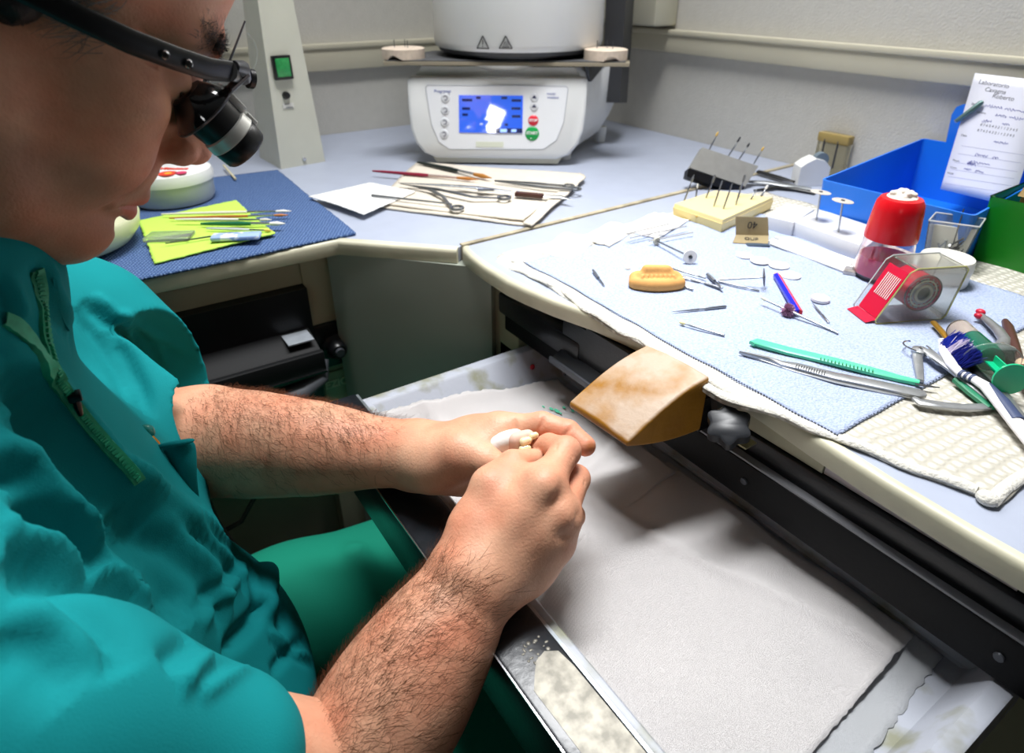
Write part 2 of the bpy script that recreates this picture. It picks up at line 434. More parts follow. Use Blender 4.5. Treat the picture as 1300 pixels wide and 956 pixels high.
# left arm (farther): palm turned up, long finger reaching past the model
LW = D(522, 577, .565); LE = D(205, 556, .625)
l_mcp = [D(630, 545, .541), D(626, 566, .556), D(614, 588, .562), D(598, 604, .564)]
l_fin = [[D(688, 538, .530), D(721, 548, .522), D(743, 566, .514)],
         [D(676, 578, .550), D(700, 592, .540), D(706, 606, .530)],
         [D(664, 600, .556), D(684, 612, .545), D(690, 622, .536)],
         [D(640, 618, .560), D(657, 626, .550), D(664, 632, .542)]]
l_rad = [[.0108, .0098, .0092, .0084], [.0100, .0094, .0088, .0078], [.0096, .009, .0084, .0074], [.0086, .008, .0072, .0064]]
l_thumb = [D(553, 585, .545), D(585, 574, .528), D(618, 586, .517), D(645, 598, .512)]
allp = [LW, LE]+l_mcp+sum(l_fin, [])+l_thumb
s = SDF(np.minimum.reduce([np.array(p) for p in allp])-.06, np.maximum.reduce([np.array(p) for p in allp])+.06, .0015)
s.chain([lerp(LE, LW, q) for q in (0, .2, .4, .55, .7)], [.046, .0475, .0435, .0385, .0325], .02)
ud = Vector((0, 0, 1)); fd = (LW-LE).normalized(); sd = fd.cross(ud).normalized()
s.cap(lerp(LE, LW, .66), LW+ud*.004, .0310, .0225, .02)
s.cap(lerp(LE, LW, .66), LW-ud*.003, .0310, .0225, .02)
s = hand(s, LW, l_mcp, l_fin, l_rad, l_thumb, [.0160, .0122, .0096], .031, heel=(lerp(LW, l_mcp[3], .2), lerp(LW, l_mcp[3], .85), .021, .016))
s.cap(D(548, 590, .545), D(584, 583, .533), .019, .016, .012)                        # ball of the thumb
pc = D(616, 566, .534); s.ell(pc, (.016, .012, .009), .010, 'sub')                   # hollow of the palm
for j in (0, 1):                                                                     # flexion creases on the long finger
    c = l_fin[0][j]; t = (l_fin[0][j+1]-c).normalized(); n = (Vector((0, 0, CAMZ))-c).normalized(); w = t.cross(n).normalized()
    s.cap(c+n*.0095+w*.009, c+n*.0102-w*.009, .0010, .0010, .0025, 'sub')
c = lerp(l_mcp[0], l_fin[0][0], .42); n = (Vector((0, 0, CAMZ))-c).normalized(); t = (l_fin[0][0]-c).normalized(); w = t.cross(n).normalized()
s.cap(c+n*.0105+w*.009, c+n*.0108-w*.009, .0010, .0010, .0028, 'sub')
LS = s; LV, LQ = s.net()
# trunk under the shirt (coarse) so the figure is one body
s = SDF((-.36, .16, .40), (.12, .80, 1.14), .006)
s.ell((-.15, .48, .92), (.085, .14, .17), 0); s.ell((-.13, .48, .72), (.12, .135, .17), .05)
s.ell((-.14, .48, .58), (.12, .15, .11), .05)
s.cap((-.15, .36, .99), (-.15, .60, .99), .05, .05, .05)
nb = H(-.012, 0, -.21); s.cap(H(-.005, 0, -.10), nb, .052, .055, .03); s.cap(nb, (-.15, .48, .97), .055, .07, .04)
s.chain([(-.13, .66, .985), (-.05, .64, .88), LE], [.045, .045, .045], .03)
s.chain([(-.14, .30, .955), (-.075, .275, .865), RE], [.042, .040, .042], .03)
BV, BQ = s.net()
def join(parts):
    V, Q, T, n = [], [], [], 0
    for v, q, t in parts: V.append(v); Q.append(q+n); T.append(t); n += len(v)
    return np.concatenate(V), np.concatenate(Q), np.concatenate(T)
def hand_tint(V, tips, stain=None):
    T = np.ones((len(V), 3))
    for p in tips:
        w = np.clip(1-np.linalg.norm(V-np.array(p), axis=1)/.016, 0, 1)[:, None]; T = T*(1-w*np.array([.0, .16, .13]))
    for p, r in stain or []:
        w = np.clip(1.4-np.linalg.norm(V-np.array(p), axis=1)/r*1.4, 0, 1)[:, None]; T = T*(1-w*np.array([.35, .50, .72]))
    return T
RT = hand_tint(RV, r_mcp+[f[0] for f in r_fin]+[f[2] for f in r_fin])
LT = hand_tint(LV, [f[2] for f in l_fin]+[l_fin[0][0], l_fin[0][1], l_mcp[0], D(600, 590, .53)], [(D(752, 570, .505), .0085)])
V, Q, T = join([(Hn(HV), HQ, head_tint(HV)), (RV, RQ, RT), (LV, LQ, LT), (BV, BQ, np.ones((len(BV), 3)))])
me = np_mesh('body', V, Q)
at = me.color_attributes.new('tint', 'FLOAT_COLOR', 'POINT'); at.data.foreach_set('color', np.concatenate([T, np.ones((len(T), 1))], 1).astype(np.float32).ravel())
BODY = mesh_obj('body', me, SKIN, PERSON)
# ---------------------------------------------------------------- clothing (children of the person)
from mathutils.bvhtree import BVHTree
def bvh_of(V, Q): return BVHTree.FromPolygons([tuple(v) for v in V], [tuple(q) for q in Q])
def hit(b, x, y):
    r = ray(x, y).normalized(); h = b.ray_cast(Vector((0, 0, CAMZ)), r)
    return (h[0], h[1]) if h[0] is not None else (None, None)
SH = .0032
shirt = SDF((-.37, .13, .47), (.14, .80, 1.13), SH)
# trunk leaning over the tray
shirt.ell((-.165, .475, .93), (.125, .185, .20), 0)
shirt.ell((-.145, .47, .78), (.165, .185, .20), .06)
shirt.ell((-.10, .47, .64), (.165, .20, .13), .06)
shirt.cap((-.15, .34, .965), (-.14, .62, .985), .062, .065, .06)
shirt.cap((-.16, .48, 1.02), (-.10, .48, 1.055), .095, .078, .05)
# far sleeve: shoulder -> elbow, hem near the elbow
hem = D(236, 532, .607); sdir = (LW-LE).normalized()
shirt.chain([(-.125, .655, .975), (-.045, .665, .905), (.0, .625, .845), hem-sdir*.0], [.070, .068, .060, .057], .05)
# near sleeve
shirt.chain([(-.16, .30, .965), (-.095, .272, .890), (-.030, .262, .815)], [.066, .056, .054], .05)
b0 = bvh_of(*shirt.net())
def fold(pts, r0=.012, k=.018, lift=.0, op='add', r1=None):
    c = []
    for x, y in pts:
        p, n = hit(b0, x, y)
        if p is None: continue
        c.append(p + n*(lift - (r0*.55 if op == 'add' else -r0*.45)))
    r1 = r1 or r0*.6; m = len(c)
    rs = [lerp(r1, r0, math.sin(PI*(i+.5)/max(m, 1))) for i in range(m)]
    for i in range(m-1):
        if (c[i+1]-c[i]).length < .12: shirt.cap(c[i], c[i+1], rs[i], rs[i+1], k, op)
# big gathered folds at the waist, part of the volume
fold([(328, 694), (337, 730), (335, 768)], .012, lift=.009, k=.012)
fold([(345, 728), (374, 738), (389, 770), (399, 810), (424, 856)], .013, lift=.008, k=.014)
FOLDS = []                      # (pixel path, width, height, gutter height, gutter side) laid on the cloth, applied along its normals
def ridge(p, w=.006, h=.004, g=.0035, side=1): FOLDS.append((p, w, h, g, side))
def valley(p, w=.010, h=.006): FOLDS.append((p, w, -h, 0, 1))
ridge([(60, 330), (70, 370), (95, 415), (125, 455), (150, 505), (180, 560)], .006, .0035)
ridge([(76, 330), (104, 375), (128, 420), (142, 460), (158, 490), (183, 530)], .005, .0050, .006)
ridge([(118, 372), (150, 402), (172, 435), (187, 466), (200, 500), (208, 530)], .0055, .0050, .006)
ridge([(150, 396), (185, 418), (215, 434), (242, 450)], .005, .0030, .002)
ridge([(178, 412), (203, 440), (216, 470)], .004, .0025, .002)
valley([(96, 388), (126, 432), (150, 470), (174, 524)], .007, .006)
valley([(140, 418), (162, 455), (180, 492), (192, 536)], .006, .007)
ridge([(8, 345), (26, 385), (30, 410)], .005, .003)
ridge([(0, 448), (38, 466), (92, 518), (154, 595), (215, 640)], .010, .008, .010)
ridge([(0, 551), (38, 581), (88, 647), (142, 704), (150, 740)], .009, .010, .014)
ridge([(0, 500), (40, 532), (80, 590), (120, 650)], .006, .003, .003)
valley([(30, 505), (70, 556), (115, 622), (160, 690), (190, 745)], .018, .014)
ridge([(150, 592), (190, 615), (235, 648), (294, 676), (328, 694)], .010, .006, .003)
valley([(165, 640), (205, 690), (230, 750), (240, 800)], .020, .014)
ridge([(190, 638), (232, 670), (266, 715), (286, 760), (294, 805)], .007, .005, .005)
ridge([(222, 645), (264, 677), (302, 720), (320, 765)], .0045, .003, .003)
ridge([(245, 650), (288, 684), (322, 726), (332, 760)], .0035, .002, .002)
ridge([(255, 800), (275, 765), (302, 735), (318, 700)], .005, .003, .003, -1)
valley([(338, 752), (325, 785), (295, 815), (255, 850)], .007, .010)
valley([(352, 752), (362, 780), (350, 806)], .006, .005)
ridge([(340, 800), (368, 820), (400, 838)], .004, .003)
valley([(392, 805), (362, 832), (330, 870)], .005, .005)
ridge([(222, 872), (262, 834), (305, 802), (322, 788)], .006, .005, .005, -1)
ridge([(250, 885), (300, 852), (345, 838)], .004, .003, .002, -1)
ridge([(0, 619), (52, 630), (90, 662), (128, 700)], .008, .008, .010)
ridge([(0, 664), (60, 682), (125, 722), (175, 752), (212, 800), (222, 870)], .010, .010, .014)
ridge([(20, 760), (90, 790), (150, 850)], .010, .006, .006)
valley([(0, 710), (70, 745), (130, 800), (165, 865)], .012, .008)
# neck opening and open hems
shirt.ell(H(.012, 0, -.19), (.070, .072, .075), .01, 'sub')
shirt.cap(H(.06, 0, -.165), H(.10, 0, -.215), .022, .012, .012, 'sub')
hup = Vector((0, 0, 1)); hup = (hup-sdir*hup.dot(sdir)).normalized()
hc_ = D(254, 520, .600)
def cut(X, Y, Z):
    x, y, z = X-hc_.x, Y-hc_.y, Z-hc_.z; return np.maximum(-(x*.86+y*.42+z*.24)-.004*np.sin(x*90+z*60), np.sqrt(x*x+y*y+z*z)-.10).astype(np.float32)
shirt.apply(shirt, cut, np.array(hem)-.1, np.array(hem)+.1, .003, 'sub')
shirt.cap(hem-sdir*.030, hem+sdir*.09, .051, .057, .003, 'sub')
SV, SQ = shirt.net()
def normals(V, Q):
    n = np.cross(V[Q[:, 2]]-V[Q[:, 0]], V[Q[:, 3]]-V[Q[:, 1]]); N = np.zeros_like(V)
    for k in range(4): np.add.at(N, Q[:, k], n)
    return N/(np.linalg.norm(N, axis=1, keepdims=True)+1e-12)
SN = normals(SV, SQ); b1 = bvh_of(SV, SQ); SD = np.zeros(len(SV))
for path, w_, h_, g_, sd_ in FOLDS:
    C = []
    for a, b in zip(path, path[1:]):
        for k in range(8):
            p, n = hit(b1, a[0]+(b[0]-a[0])*k/8, a[1]+(b[1]-a[1])*k/8)
            if p is not None and (not C or (p-C[-1][0]).length < .05): C.append((p, n))
    if len(C) < 5: continue
    P_ = np.array([c[0] for c in C]); N_ = np.array([c[1] for c in C])
    for _ in range(3): P_[1:-1] = (P_[:-2]+2*P_[1:-1]+P_[2:])/4
    T_ = np.gradient(P_, axis=0); T_ /= np.linalg.norm(T_, axis=1, keepdims=True)+1e-9; S_ = np.cross(T_, N_)*sd_; S_ /= np.linalg.norm(S_, axis=1, keepdims=True)+1e-9
    m = np.all((SV > P_.min(0)-.05) & (SV < P_.max(0)+.05), axis=1); I_ = np.nonzero(m)[0]
    d2 = ((SV[I_][:, None, :]-P_[None])**2).sum(2); j_ = d2.argmin(1); dv = SV[I_]-P_[j_]
    s_ = (dv*S_[j_]).sum(1); e_ = (dv*T_[j_]).sum(1); q_ = (dv*N_[j_]).sum(1)
    f_ = np.clip(np.minimum(j_, len(P_)-1-j_)/(len(P_)*.22), .0, 1)**.7*np.exp(-(q_/.03)**2)*np.exp(-(e_/.012)**2)*np.clip((SN[I_]*N_[j_]).sum(1), 0, 1)
    SD[I_] += 1.25*f_*(h_*np.exp(-(s_/w_)**2) - g_*np.exp(-((s_-1.9*w_)/(1.2*w_))**2))
SV = SV + SN*SD[:, None]
def scrub_mat(name, col, var):
    m = mat(name, col, rough=.85, var=var, vscale=5, bump=.2, bscale=900, spec=.2)
    return m
TEAL = scrub_mat('teal_cloth', '0a8589', .12)
bS = bvh_of(SV, SQ)
SHIRT = mesh_obj('scrub_top', np_mesh('scrub_top', SV, SQ), TEAL, PERSON)
GREEN = mat('green_zip', '2aa57c', rough=.5, var=.2, vscale=200)
def on(x, y, lift=.0):
    p, n = hit(bS, x, y)
    return None if p is None else p + n*lift
def ribbon(pxs, w, lift, name, mt, parent, thick=.0012):
    ps = []
    for a, b in zip(pxs, pxs[1:]):
        for k in range(6): ps.append((a[0]+(b[0]-a[0])*k/6, a[1]+(b[1]-a[1])*k/6))
    pts = []
    for x, y in ps:
        p, n = hit(bS, x, y)
        if p is not None and (not pts or (p-pts[-1][0]).length < .06): pts.append((p, n))
    pts = [(sum((pts[j][0] for j in range(max(0, i-2), min(len(pts), i+3))), Vector())/len(range(max(0, i-2), min(len(pts), i+3))), pts[i][1]) for i in range(len(pts))]
    mb = MB(); rows = []
    for i, (p, n) in enumerate(pts):
        t = (pts[min(i+1, len(pts)-1)][0]-pts[max(i-1, 0)][0]).normalized(); s_ = t.cross(n).normalized()
        rows.append([mb.bm.verts.new(p+s_*w*q+n*(lift+h)) for q, h in ((-.5, -.003), (-.45, thick), (.45, thick), (.5, -.003))])
    for a, b in zip(rows, rows[1:]):
        for k in range(3): mb._face((a[k], a[k+1], b[k+1], b[k]))
    return mb.build(name, mt, parent), pts
zp = [(44, 338), (50, 365), (52, 400), (58, 440), (70, 480), (84, 500), (110, 535), (140, 570), (165, 595), (182, 618)]
tape, zpts = ribbon(zp, .0085, .0010, 'zip', GREEN, SHIRT)
mb = MB()
for i in range(len(zpts)-1):
    a, n = zpts[i]; b = zpts[i+1][0]; t = (b-a).normalized(); s_ = t.cross(n)
    L_ = (b-a).length; k = 0
    while k*.0022 < L_:
        mb.box(a+t*(k*.0022)+n*.0030, (.0034, .0010, .0014), frame((0, 0, 0), s_, n).to_3x3()); k += 1
mb.build('zip_teeth', GREEN, SHIRT, smooth=False)
# second, left flap of the open collar
fl, _ = ribbon([(0, 405), (20, 412), (45, 440), (66, 470), (80, 495)], .010, .001, 'collar_edge', GREEN, SHIRT)
z0 = on(88, 500, .004); z1 = on(96, 520, .0065); DK = mat('black_metal', '16181a', rough=.35, metal=.6)
if z0: MB().tube([z0, lerp(z0, z1, .5), z1], [.0035, .0045, .003], 10, flat=.5).box(z0, (.007, .008, .005), None, .001).build('zip_slider', DK, SHIRT)
# stand-up collar band, seams
def seam(pxs, name='seam'):
    o, _ = ribbon(pxs, .0022, .0002, name, TEAL, SHIRT, .0007); return o
seam([(66, 345), (78, 400), (104, 455), (140, 505), (175, 560), (192, 590)])
seam([(214, 462), (217, 500), (216, 550), (212, 585)])
# chest pocket, its flap and what is clipped in it
def cloth_strip(rows, name, mt, parent, th=.0015):
    V, Q = [], []; n = len(rows[0])
    for r in rows: V += [tuple(p) for p in r]
    for i in range(len(rows)-1):
        for j in range(n-1): Q.append([i*n+j, i*n+j+1, (i+1)*n+j+1, (i+1)*n+j])
    o = mesh_obj(name, np_mesh(name, V, Q), mt, parent)
    sm = o.modifiers.new('s', 'SOLIDIFY'); sm.thickness = th; sm.offset = 0
    sb = o.modifiers.new('b', 'SUBSURF'); sb.levels = 2; sb.render_levels = 2
    return o
dz = .50
pk = cloth_strip([[D(198, 566, dz), D(214, 563, dz-.004), D(232, 559, dz-.006), D(249, 556, dz)],
                  [D(203, 590, dz), D(218, 590, dz-.006), D(236, 586, dz-.008), D(251, 582, dz)],
                  [D(212, 620, dz+.008), D(224, 622, dz), D(240, 618, dz), D(250, 612, dz+.004)],
                  [D(222, 640, dz+.02), D(232, 645, dz+.014), D(246, 644, dz+.014), D(256, 640, dz+.018)]], 'chest_pocket', TEAL, SHIRT)
cloth_strip([[D(198, 564, dz-.001), D(222, 560, dz-.009), D(249, 555, dz-.002)], [D(198, 571, dz-.005), D(222, 567, dz-.013), D(250, 561, dz-.006)]], 'pocket_hem', TEAL, pk, .004)
WHB = mat('gold_metal', 'd0a040', rough=.3, metal=1.0); CHR = mat('chrome', 'd8dade', rough=.18, metal=1.0)
c = thing('pocket_clip', D(184, 552, .502), 'small clip with a chrome loop and yellow tip, stuck in the teal chest pocket', 'clip')
a = D(170, 534, .512); b = D(181, 546, .500)
MB().torus(lerp(a, b, .3), .0045, .0008, (b-a).cross(Vector((0, 0, 1))), 20, 6).tube([a, b], .0010, 8).build('wire_loop', CHR, c)
MB().ball(D(186, 549, .499), (.006, .005, .007), 14).build('bead', mat('teal_glass', '2fa39a', rough=.1, trans=.4), c)
MB().tube([D(190, 556, .499), D(196, 564, .500), D(200, 572, .505)], [.0032, .004, .003], 10).build('tip', WHB, c)
# trousers and shoes
tr = SDF((-.36, .18, .02), (.52, .82, .76), .006)
for y0, y1, y2 in ((.585, .625, .60), (.375, .345, .33)):
    tr.chain([(-.13, y0, .52), (.08, (y0+y1)/2, .495), (.33, y1, .475)], [.105, .090, .068], .03)
    tr.chain([(.33, y1, .475), (.29, y2, .31), (.25, y2, .13)], [.066, .062, .055], .03)
tr.ell((-.15, .48, .58), (.13, .17, .12), .05)
for (x, y, z, dx) in ((.16, .60, .56, .02), (.23, .61, .56, .015)):
    tr.cap((x, y-.01, z+.015), (x+dx, y-.07, z-.05), .010, .012, .03)
tr.cap((.19, .585, .612), (.215, .535, .56), .006, .008, .02, 'sub')
TV, TQ = tr.net()
TRM = scrub_mat('green_trouser_cloth', '107a62', .12)
mesh_obj('trousers', np_mesh('trousers', TV, TQ), TRM, PERSON)
for y in (.60, .33):
    sh = SDF((.16, y-.07, -.01), (.46, y+.07, .16), .005)
    sh.cap((.23, y, .045), (.38, y, .036), .044, .036, 0).cap((.25, y, .06), (.25, y, .12), .042, .040, .03)
    sh.apply(sh, lambda X, Y, Z: (Z-0.0+0*X+0*Y).astype(np.float32), (.1, 0, -.1), (.5, 1, 0.0), 0, 'sub') if 0 else None
    v, q = sh.net(); v[:, 2] = np.maximum(v[:, 2], .002)
    mesh_obj('shoe', np_mesh('shoe', v, q), mat('white_clog', 'd8d6cf', rough=.4), PERSON)
# hair: cap of short dark hair with a little grey, eyebrows
hr = SDF((-.14, -.11, -.08), (.12, .11, .17), .0025)
hr.ell((-.016, 0, .060), (.099, .0795, .088), 0); hr.ell((-.04, 0, .01), (.080, .077, .075), .03)
hr.ell((.075, 0, .06), (.055, .10, .085), .008, 'sub'); hr.ell((.045, 0, -.055), (.080, .12, .070), .01, 'sub')
for q in (1, -1): hr.cap((.010, .0715*q, .045), (.004, .0700*q, .000), .014, .010, .008)
v, q = hr.net(); v += np.random.normal(0, .0006, v.shape)
HAIRM = mat('dark_hair', '1d1613', rough=.6, var=.5, vscale=90, bump=1, bscale=300, stretch=(1, 1, .2))
mesh_obj('hair', np_mesh('hair', Hn(v), q), HAIRM, PERSON)
def strands(name, roots, length, w, mt, parent, kind=None):
    """short tapered hairs: roots = [(point, normal, direction)]"""
    n = len(roots); R = np.random
    p = np.array([r[0] for r in roots]); nn = np.array([r[1] for r in roots]); dd = np.array([r[2] for r in roots])
    L_ = length*R.uniform(.5, 1.2, (n, 1)); dd = dd + R.normal(0, .35, (n, 3)); dd -= nn*(dd*nn).sum(1, keepdims=True); dd /= np.linalg.norm(dd, axis=1, keepdims=True)+1e-9
    cu = R.normal(0, .35, (n, 1)); sdv = np.cross(nn, dd)
    lift = R.uniform(.35, .75, (n, 1))
    P1 = p + dd*L_*.4 + nn*L_*.4*lift; P2 = p + dd*L_*.75 + nn*L_*.55*lift + sdv*cu*L_*.3; P3 = p + dd*L_ + nn*L_*.5*lift + sdv*cu*L_*.8
    W = sdv*w*.5; W2 = nn*w*.5
    V = np.stack([p-W, p+W, P1-W*.9, P1+W*.9, P2-W*.6, P2+W*.6, P3-W*.2, P3+W*.2], 1).reshape(-1, 3)
    base = (np.arange(n)*8)[:, None]
    Q_ = np.concatenate([base+np.array([[0, 1, 3, 2]]), base+np.array([[2, 3, 5, 4]]), base+np.array([[4, 5, 7, 6]])])
    o = mesh_obj(name, np_mesh(name, V, Q_), mt, parent)
    if kind: o['kind'] = kind
    return o
def surf_samples(V, Q, n, keep):
    c = V[Q].mean(1); e1 = V[Q[:, 1]]-V[Q[:, 0]]; e2 = V[Q[:, 2]]-V[Q[:, 0]]; nr = np.cross(e1, e2); A = np.linalg.norm(nr, axis=1); nr /= A[:, None]+1e-12
    w = A*keep(c, nr); w /= w.sum(); i = np.random.choice(len(Q), n, p=w); r = np.random.rand(n, 1)
    return c[i]+e1[i]*(r-.5), nr[i]
ARMH = mat('arm_hair', '5a3922', rough=.5)
def arm_hair(V, Q, E_, W_, n, t0, t1, flipbias, name):
    E_, W_ = np.array(E_), np.array(W_); ax = W_-E_; L2 = ax.dot(ax)
    def keep(c, nr):
        t = ((c-E_)@ax)/L2; return np.clip((t-t0)/.1, 0, 1)*np.clip((t1-t)/.14, 0, 1)*np.clip(.35+nr@np.array(flipbias), .05, 1)
    p, nr = surf_samples(V, Q, n, keep)
    axn = ax/np.sqrt(L2); cr = np.cross(axn, nr)
    d = axn[None]*.9 + cr*.5
    return strands(name, list(zip(p, nr, d)), .013, .00022, ARMH, PERSON, 'stuff')
arm_hair(RV, RQ, RE, RW, 3600, .05, 1.12, (-.35, .25, .5), 'forearm_hair')
arm_hair(LV, LQ, LE, LW, 3000, .2, 1.0, (.1, .2, .7), 'forearm_hair')
def brow(q):
    R = np.random; out = []
    for _ in range(420):
        u = R.rand(); y = (.012+.036*u)*q; x = .1015-.030*u**1.6; z = .040-.002*u+R.normal(0, .0035)
        out.append((np.array(H(x, y, z)), np.array(H(x+1, y+.4*q, z))-np.array(H(x, y, z)), np.array(H(0, q, .35))-np.array(H(0, 0, 0))))
    return out
hb = BVHTree.FromPolygons([tuple(v) for v in Hn(HV)], [tuple(q) for q in HQ])
for q in (1, -1):
    rt = []
    for p, n_, d in brow(q):
        l, nn, _, _ = hb.find_nearest(Vector(p))
        rt.append((np.array(l), np.array(nn), d))
    strands('eyebrow', rt, .010, .0004, HAIRM, PERSON)
gp = []
for _ in range(260):                                                                # grey wisps at the temple
    x = random.uniform(.02, .045); z = random.uniform(.0, .05); l, nn, _, _ = hb.find_nearest(H(x, -.075, z)); gp.append((np.array(l), np.array(nn), np.array(H(-1, 0, -.4))-np.array(H(0, 0, 0))))
strands('temple_hair', gp, .016, .0004, mat('grey_hair', '6d635b', rough=.5), PERSON)
# ================================================================ ROOM
XR, YB = 1.10, 1.45
WALLM = mat('wall_plaster', 'c8c5bd', rough=.9, var=.04, vscale=60, bump=.8, bscale=260)
DIM = mat('dark_unseen_wall', '6f6a62', rough=.9)  # dark tone invented for the unseen walls to cut bounced light
TRIMM = mat('cream_trim', 'c9c3ae', rough=.5, var=.05, vscale=8)
def struct(name, o): o.name = name; o['kind'] = 'structure'; return o
struct('wall_right', MB().bx(XR, XR+.1, -4.1, YB+.1, 0, 2.7).build('w', WALLM))
struct('wall_back', MB().bx(-4.1, XR+.1, YB, YB+.1, 0, 2.7).build('w', WALLM))
struct('wall_left', MB().bx(-4.2, -4.1, -4.1, YB+.1, 0, 2.7).build('w', DIM))
struct('wall_front', MB().bx(-4.1, XR+.1, -4.2, -4.1, 0, 2.7).build('w', DIM))
struct('floor', MB().bx(-4.1, XR+.1, -4.1, YB+.1, -.05, 0).build('f', mat('floor_tile', '4d4a45', rough=.5, var=.2, vscale=12)))
struct('ceiling', MB().bx(-4.1, XR+.1, -4.1, YB+.1, 2.7, 2.75).build('c', mat('ceiling_white', 'e4e4e2', rough=.9)))
struct('trim_1', MB().bx(XR-.016, XR, -4.0, YB, 1.065, 1.106, .003).bx(XR-.020, XR, -4.0, YB, 1.098, 1.108, .002).build('t', TRIMM))
struct('trim_2', MB().bx(-4.0, XR-.02, YB-.016, YB, 1.030, 1.080, .003).bx(-4.0, XR-.02, YB-.020, YB, 1.072, 1.082, .002).build('t', TRIMM))
# ================================================================ BENCH
LAM = mat('blue_grey_laminate', 'a7aebf', rough=.38, var=.05, vscale=30, bump=.15, bscale=500)
EDGE = mat('cream_edging', 'd3cfb6', rough=.4, var=.22, vscale=14, bump=.2, bscale=90)
EDGL = mat('pale_edging', 'dcd8c8', rough=.4, var=.08, vscale=25)
def worktop(name, top, edge_open, z, th, label, e_w=.004):
    t = thing(name, (top[0][0], top[0][1], z-th), label, 'worktop')
    ins = top
    MB().prism([(x, y, z-th) for x, y in ins], (0, 0, th)).build('surface', LAM, t)
    mb = MB(); pts = edge_open; rows = []
    for i, (x, y) in enumerate(pts):
        a = Vector((*pts[max(i-1, 0)], 0)); b = Vector((*pts[min(i+1, len(pts)-1)], 0)); d = (b-a).normalized(); n = Vector((d.y, -d.x, 0))
        prof = [(-e_w*.8, .0006), (-e_w*.2, .0012), (e_w*.5, .0004), (e_w*.9, -.002), (e_w, -.005), (e_w, -th+.002), (e_w*.8, -th-.0015), (-e_w*.4, -th-.0015)]
        rows.append([mb.bm.verts.new((x+n.x*o, y+n.y*o, z+h)) for o, h in prof])
    for a, b in zip(rows, rows[1:]):
        for k in range(len(a)-1): mb._face((a[k], a[k+1], b[k+1], b[k]))
    mb._face(rows[0]); mb._face(rows[-1][::-1])
    mb.build('edging', EDGE, t); return t
fr = [(.388, .690), (.383, .680), (.379, .655), (.3765, .62), (.376, .57), (.380, .54), (.388, .50), (.403, .45), (.410, .41), (.416, .36), (.4185, .306), (.416, .25), (.410, .20), (.405, .145), (.403, .09), (.404, .03), (.404, -.5)]
# front edging runs left-to-right looking from the seat; normal must face -X
fro = fr
def flip(p): return p[::-1]
wr_ = worktop('right_worktop', [(XR-.001, -.5)] + [(XR-.001, .712)] + fr, fr, DESK, .017,
              'pale blue-grey bench top with cream edging, under the white and blue towel', .005)
wr_.name = 'worktop'
lf = [(-1.2, .806), (.250, .806), (.262, .804), (.376, .690)]
wl_ = worktop('worktop', [(-1.2, YB-.001), (-1.2, .806)] + lf[1:] + [(.392, .700), (XR-.001, .722), (XR-.001, YB-.001)], lf, DESK, .018,
              'pale blue-grey bench top along the back wall, under the furnace', .006)
MB().prism([(.384, .6915, .880), (XR-.002, .7125, .880), (XR-.002, .7205, .880), (.384, .6995, .880)], (0, 0, .0225), .001).build('seam_strip', mat('worn_strip', 'b9ad92', rough=.6, var=.45, vscale=40), wl_)
# brown chip in the left edging
MB().ball(P(330, 333, .893)+Vector((0, .004, 0)), (.010, .0035, .0025), 12).build('chipped_patch', mat('chipboard', '8a7444', rough=.9), wl_)
GREY = mat('grey_green_board', '9a9f94', rough=.38, var=.06, vscale=10); CREAM = mat('cream_steel', 'b5b196', rough=.5, var=.08, vscale=14)
BLK = mat('black_enamel', '17181b', rough=.32, var=.4, vscale=30, bump=.2, bscale=300)
mat('black_runner', '0b0c0e', rough=.6, bump=.2, bscale=300, spec=.25)
BLKD = mat('dusty_black', '15161a', rough=.42, col2='2c2e32', vscale=14, thr=(.30, .60), bump=.25, bscale=500)
DKGREY = mat('dark_grey_metal', '4c4f55', rough=.4, metal=.3, var=.1, vscale=40)
# corner panel between the two cabinets
cp = thing('corner_panel', (.33, .75, .30), 'grey-green board closing the corner between the two bench cabinets', 'panel')
a, b = Vector((.262, .832, 0)), Vector((.414, .662, 0)); d = (b-a).normalized(); n = Vector((d.y, -d.x, 0))
MB().prism([a+Vector((0, 0, .30)), b+Vector((0, 0, .30)), b-n*.02*-1+Vector((0, 0, .30)), a-n*.02*-1+Vector((0, 0, .30))], (0, 0, .581)).build('board', GREY, cp)
MB().prism([a+n*-.001+Vector((0, 0, .30)), a+d*.012-n*.001+Vector((0, 0, .30)), a+d*.012-n*.006+Vector((0, 0, .30)), a-n*.006+Vector((0, 0, .30))], (0, 0, .565)).build('edge_strip', CREAM, cp)
# left cabinet with its black extraction drawer
c = thing('bench_cabinet', (-.4, .83, 0), 'cream steel cabinet under the left worktop, with black drawer and lock', 'cabinet')
mb = MB(); mb.bx(-1.2, .258, .86, YB-.02, .02, .8815).bx(.213, .258, .83, .862, .02, .876, .002).bx(-1.2, .213, .832, .862, .838, .868, .002).bx(-1.2, -.32, .832, .862, .02, .838)
mb.build('body', CREAM, c)
dr = MB().bx(-.32, .213, .815, .859, .56, .838).build('drawer_recess', BLK, c)
MB().hexa([(-.32, .814, .775), (.205, .814, .775), (.205, .858, .775), (-.32, .858, .775)], [(-.32, .842, .815), (.205, .842, .815), (.205, .858, .815), (-.32, .858, .815)]).build('sloping_lid', BLKD, c)
MB().hexa([(-.3, .770, .762), (.207, .770, .762), (.207, .815, .765), (-.3, .815, .765)], [(-.3, .775, .768), (.206, .775, .768), (.206, .815, .781), (-.3, .815, .781)]).bx(-.3, .208, .762, .772, .738, .768, .002).build('drawer_lip', mat('black_runner', '0b0c0e'), c)
MB().bx(.168, .202, .778, .810, .7795, .7812).build('dust_patch', mat('pale_dust', '8e949b', rough=.8, var=.2, vscale=60), c)
MB().bx(-.3, .208, .7612, .763, .736, .739).build('chrome_line', CHR, c)
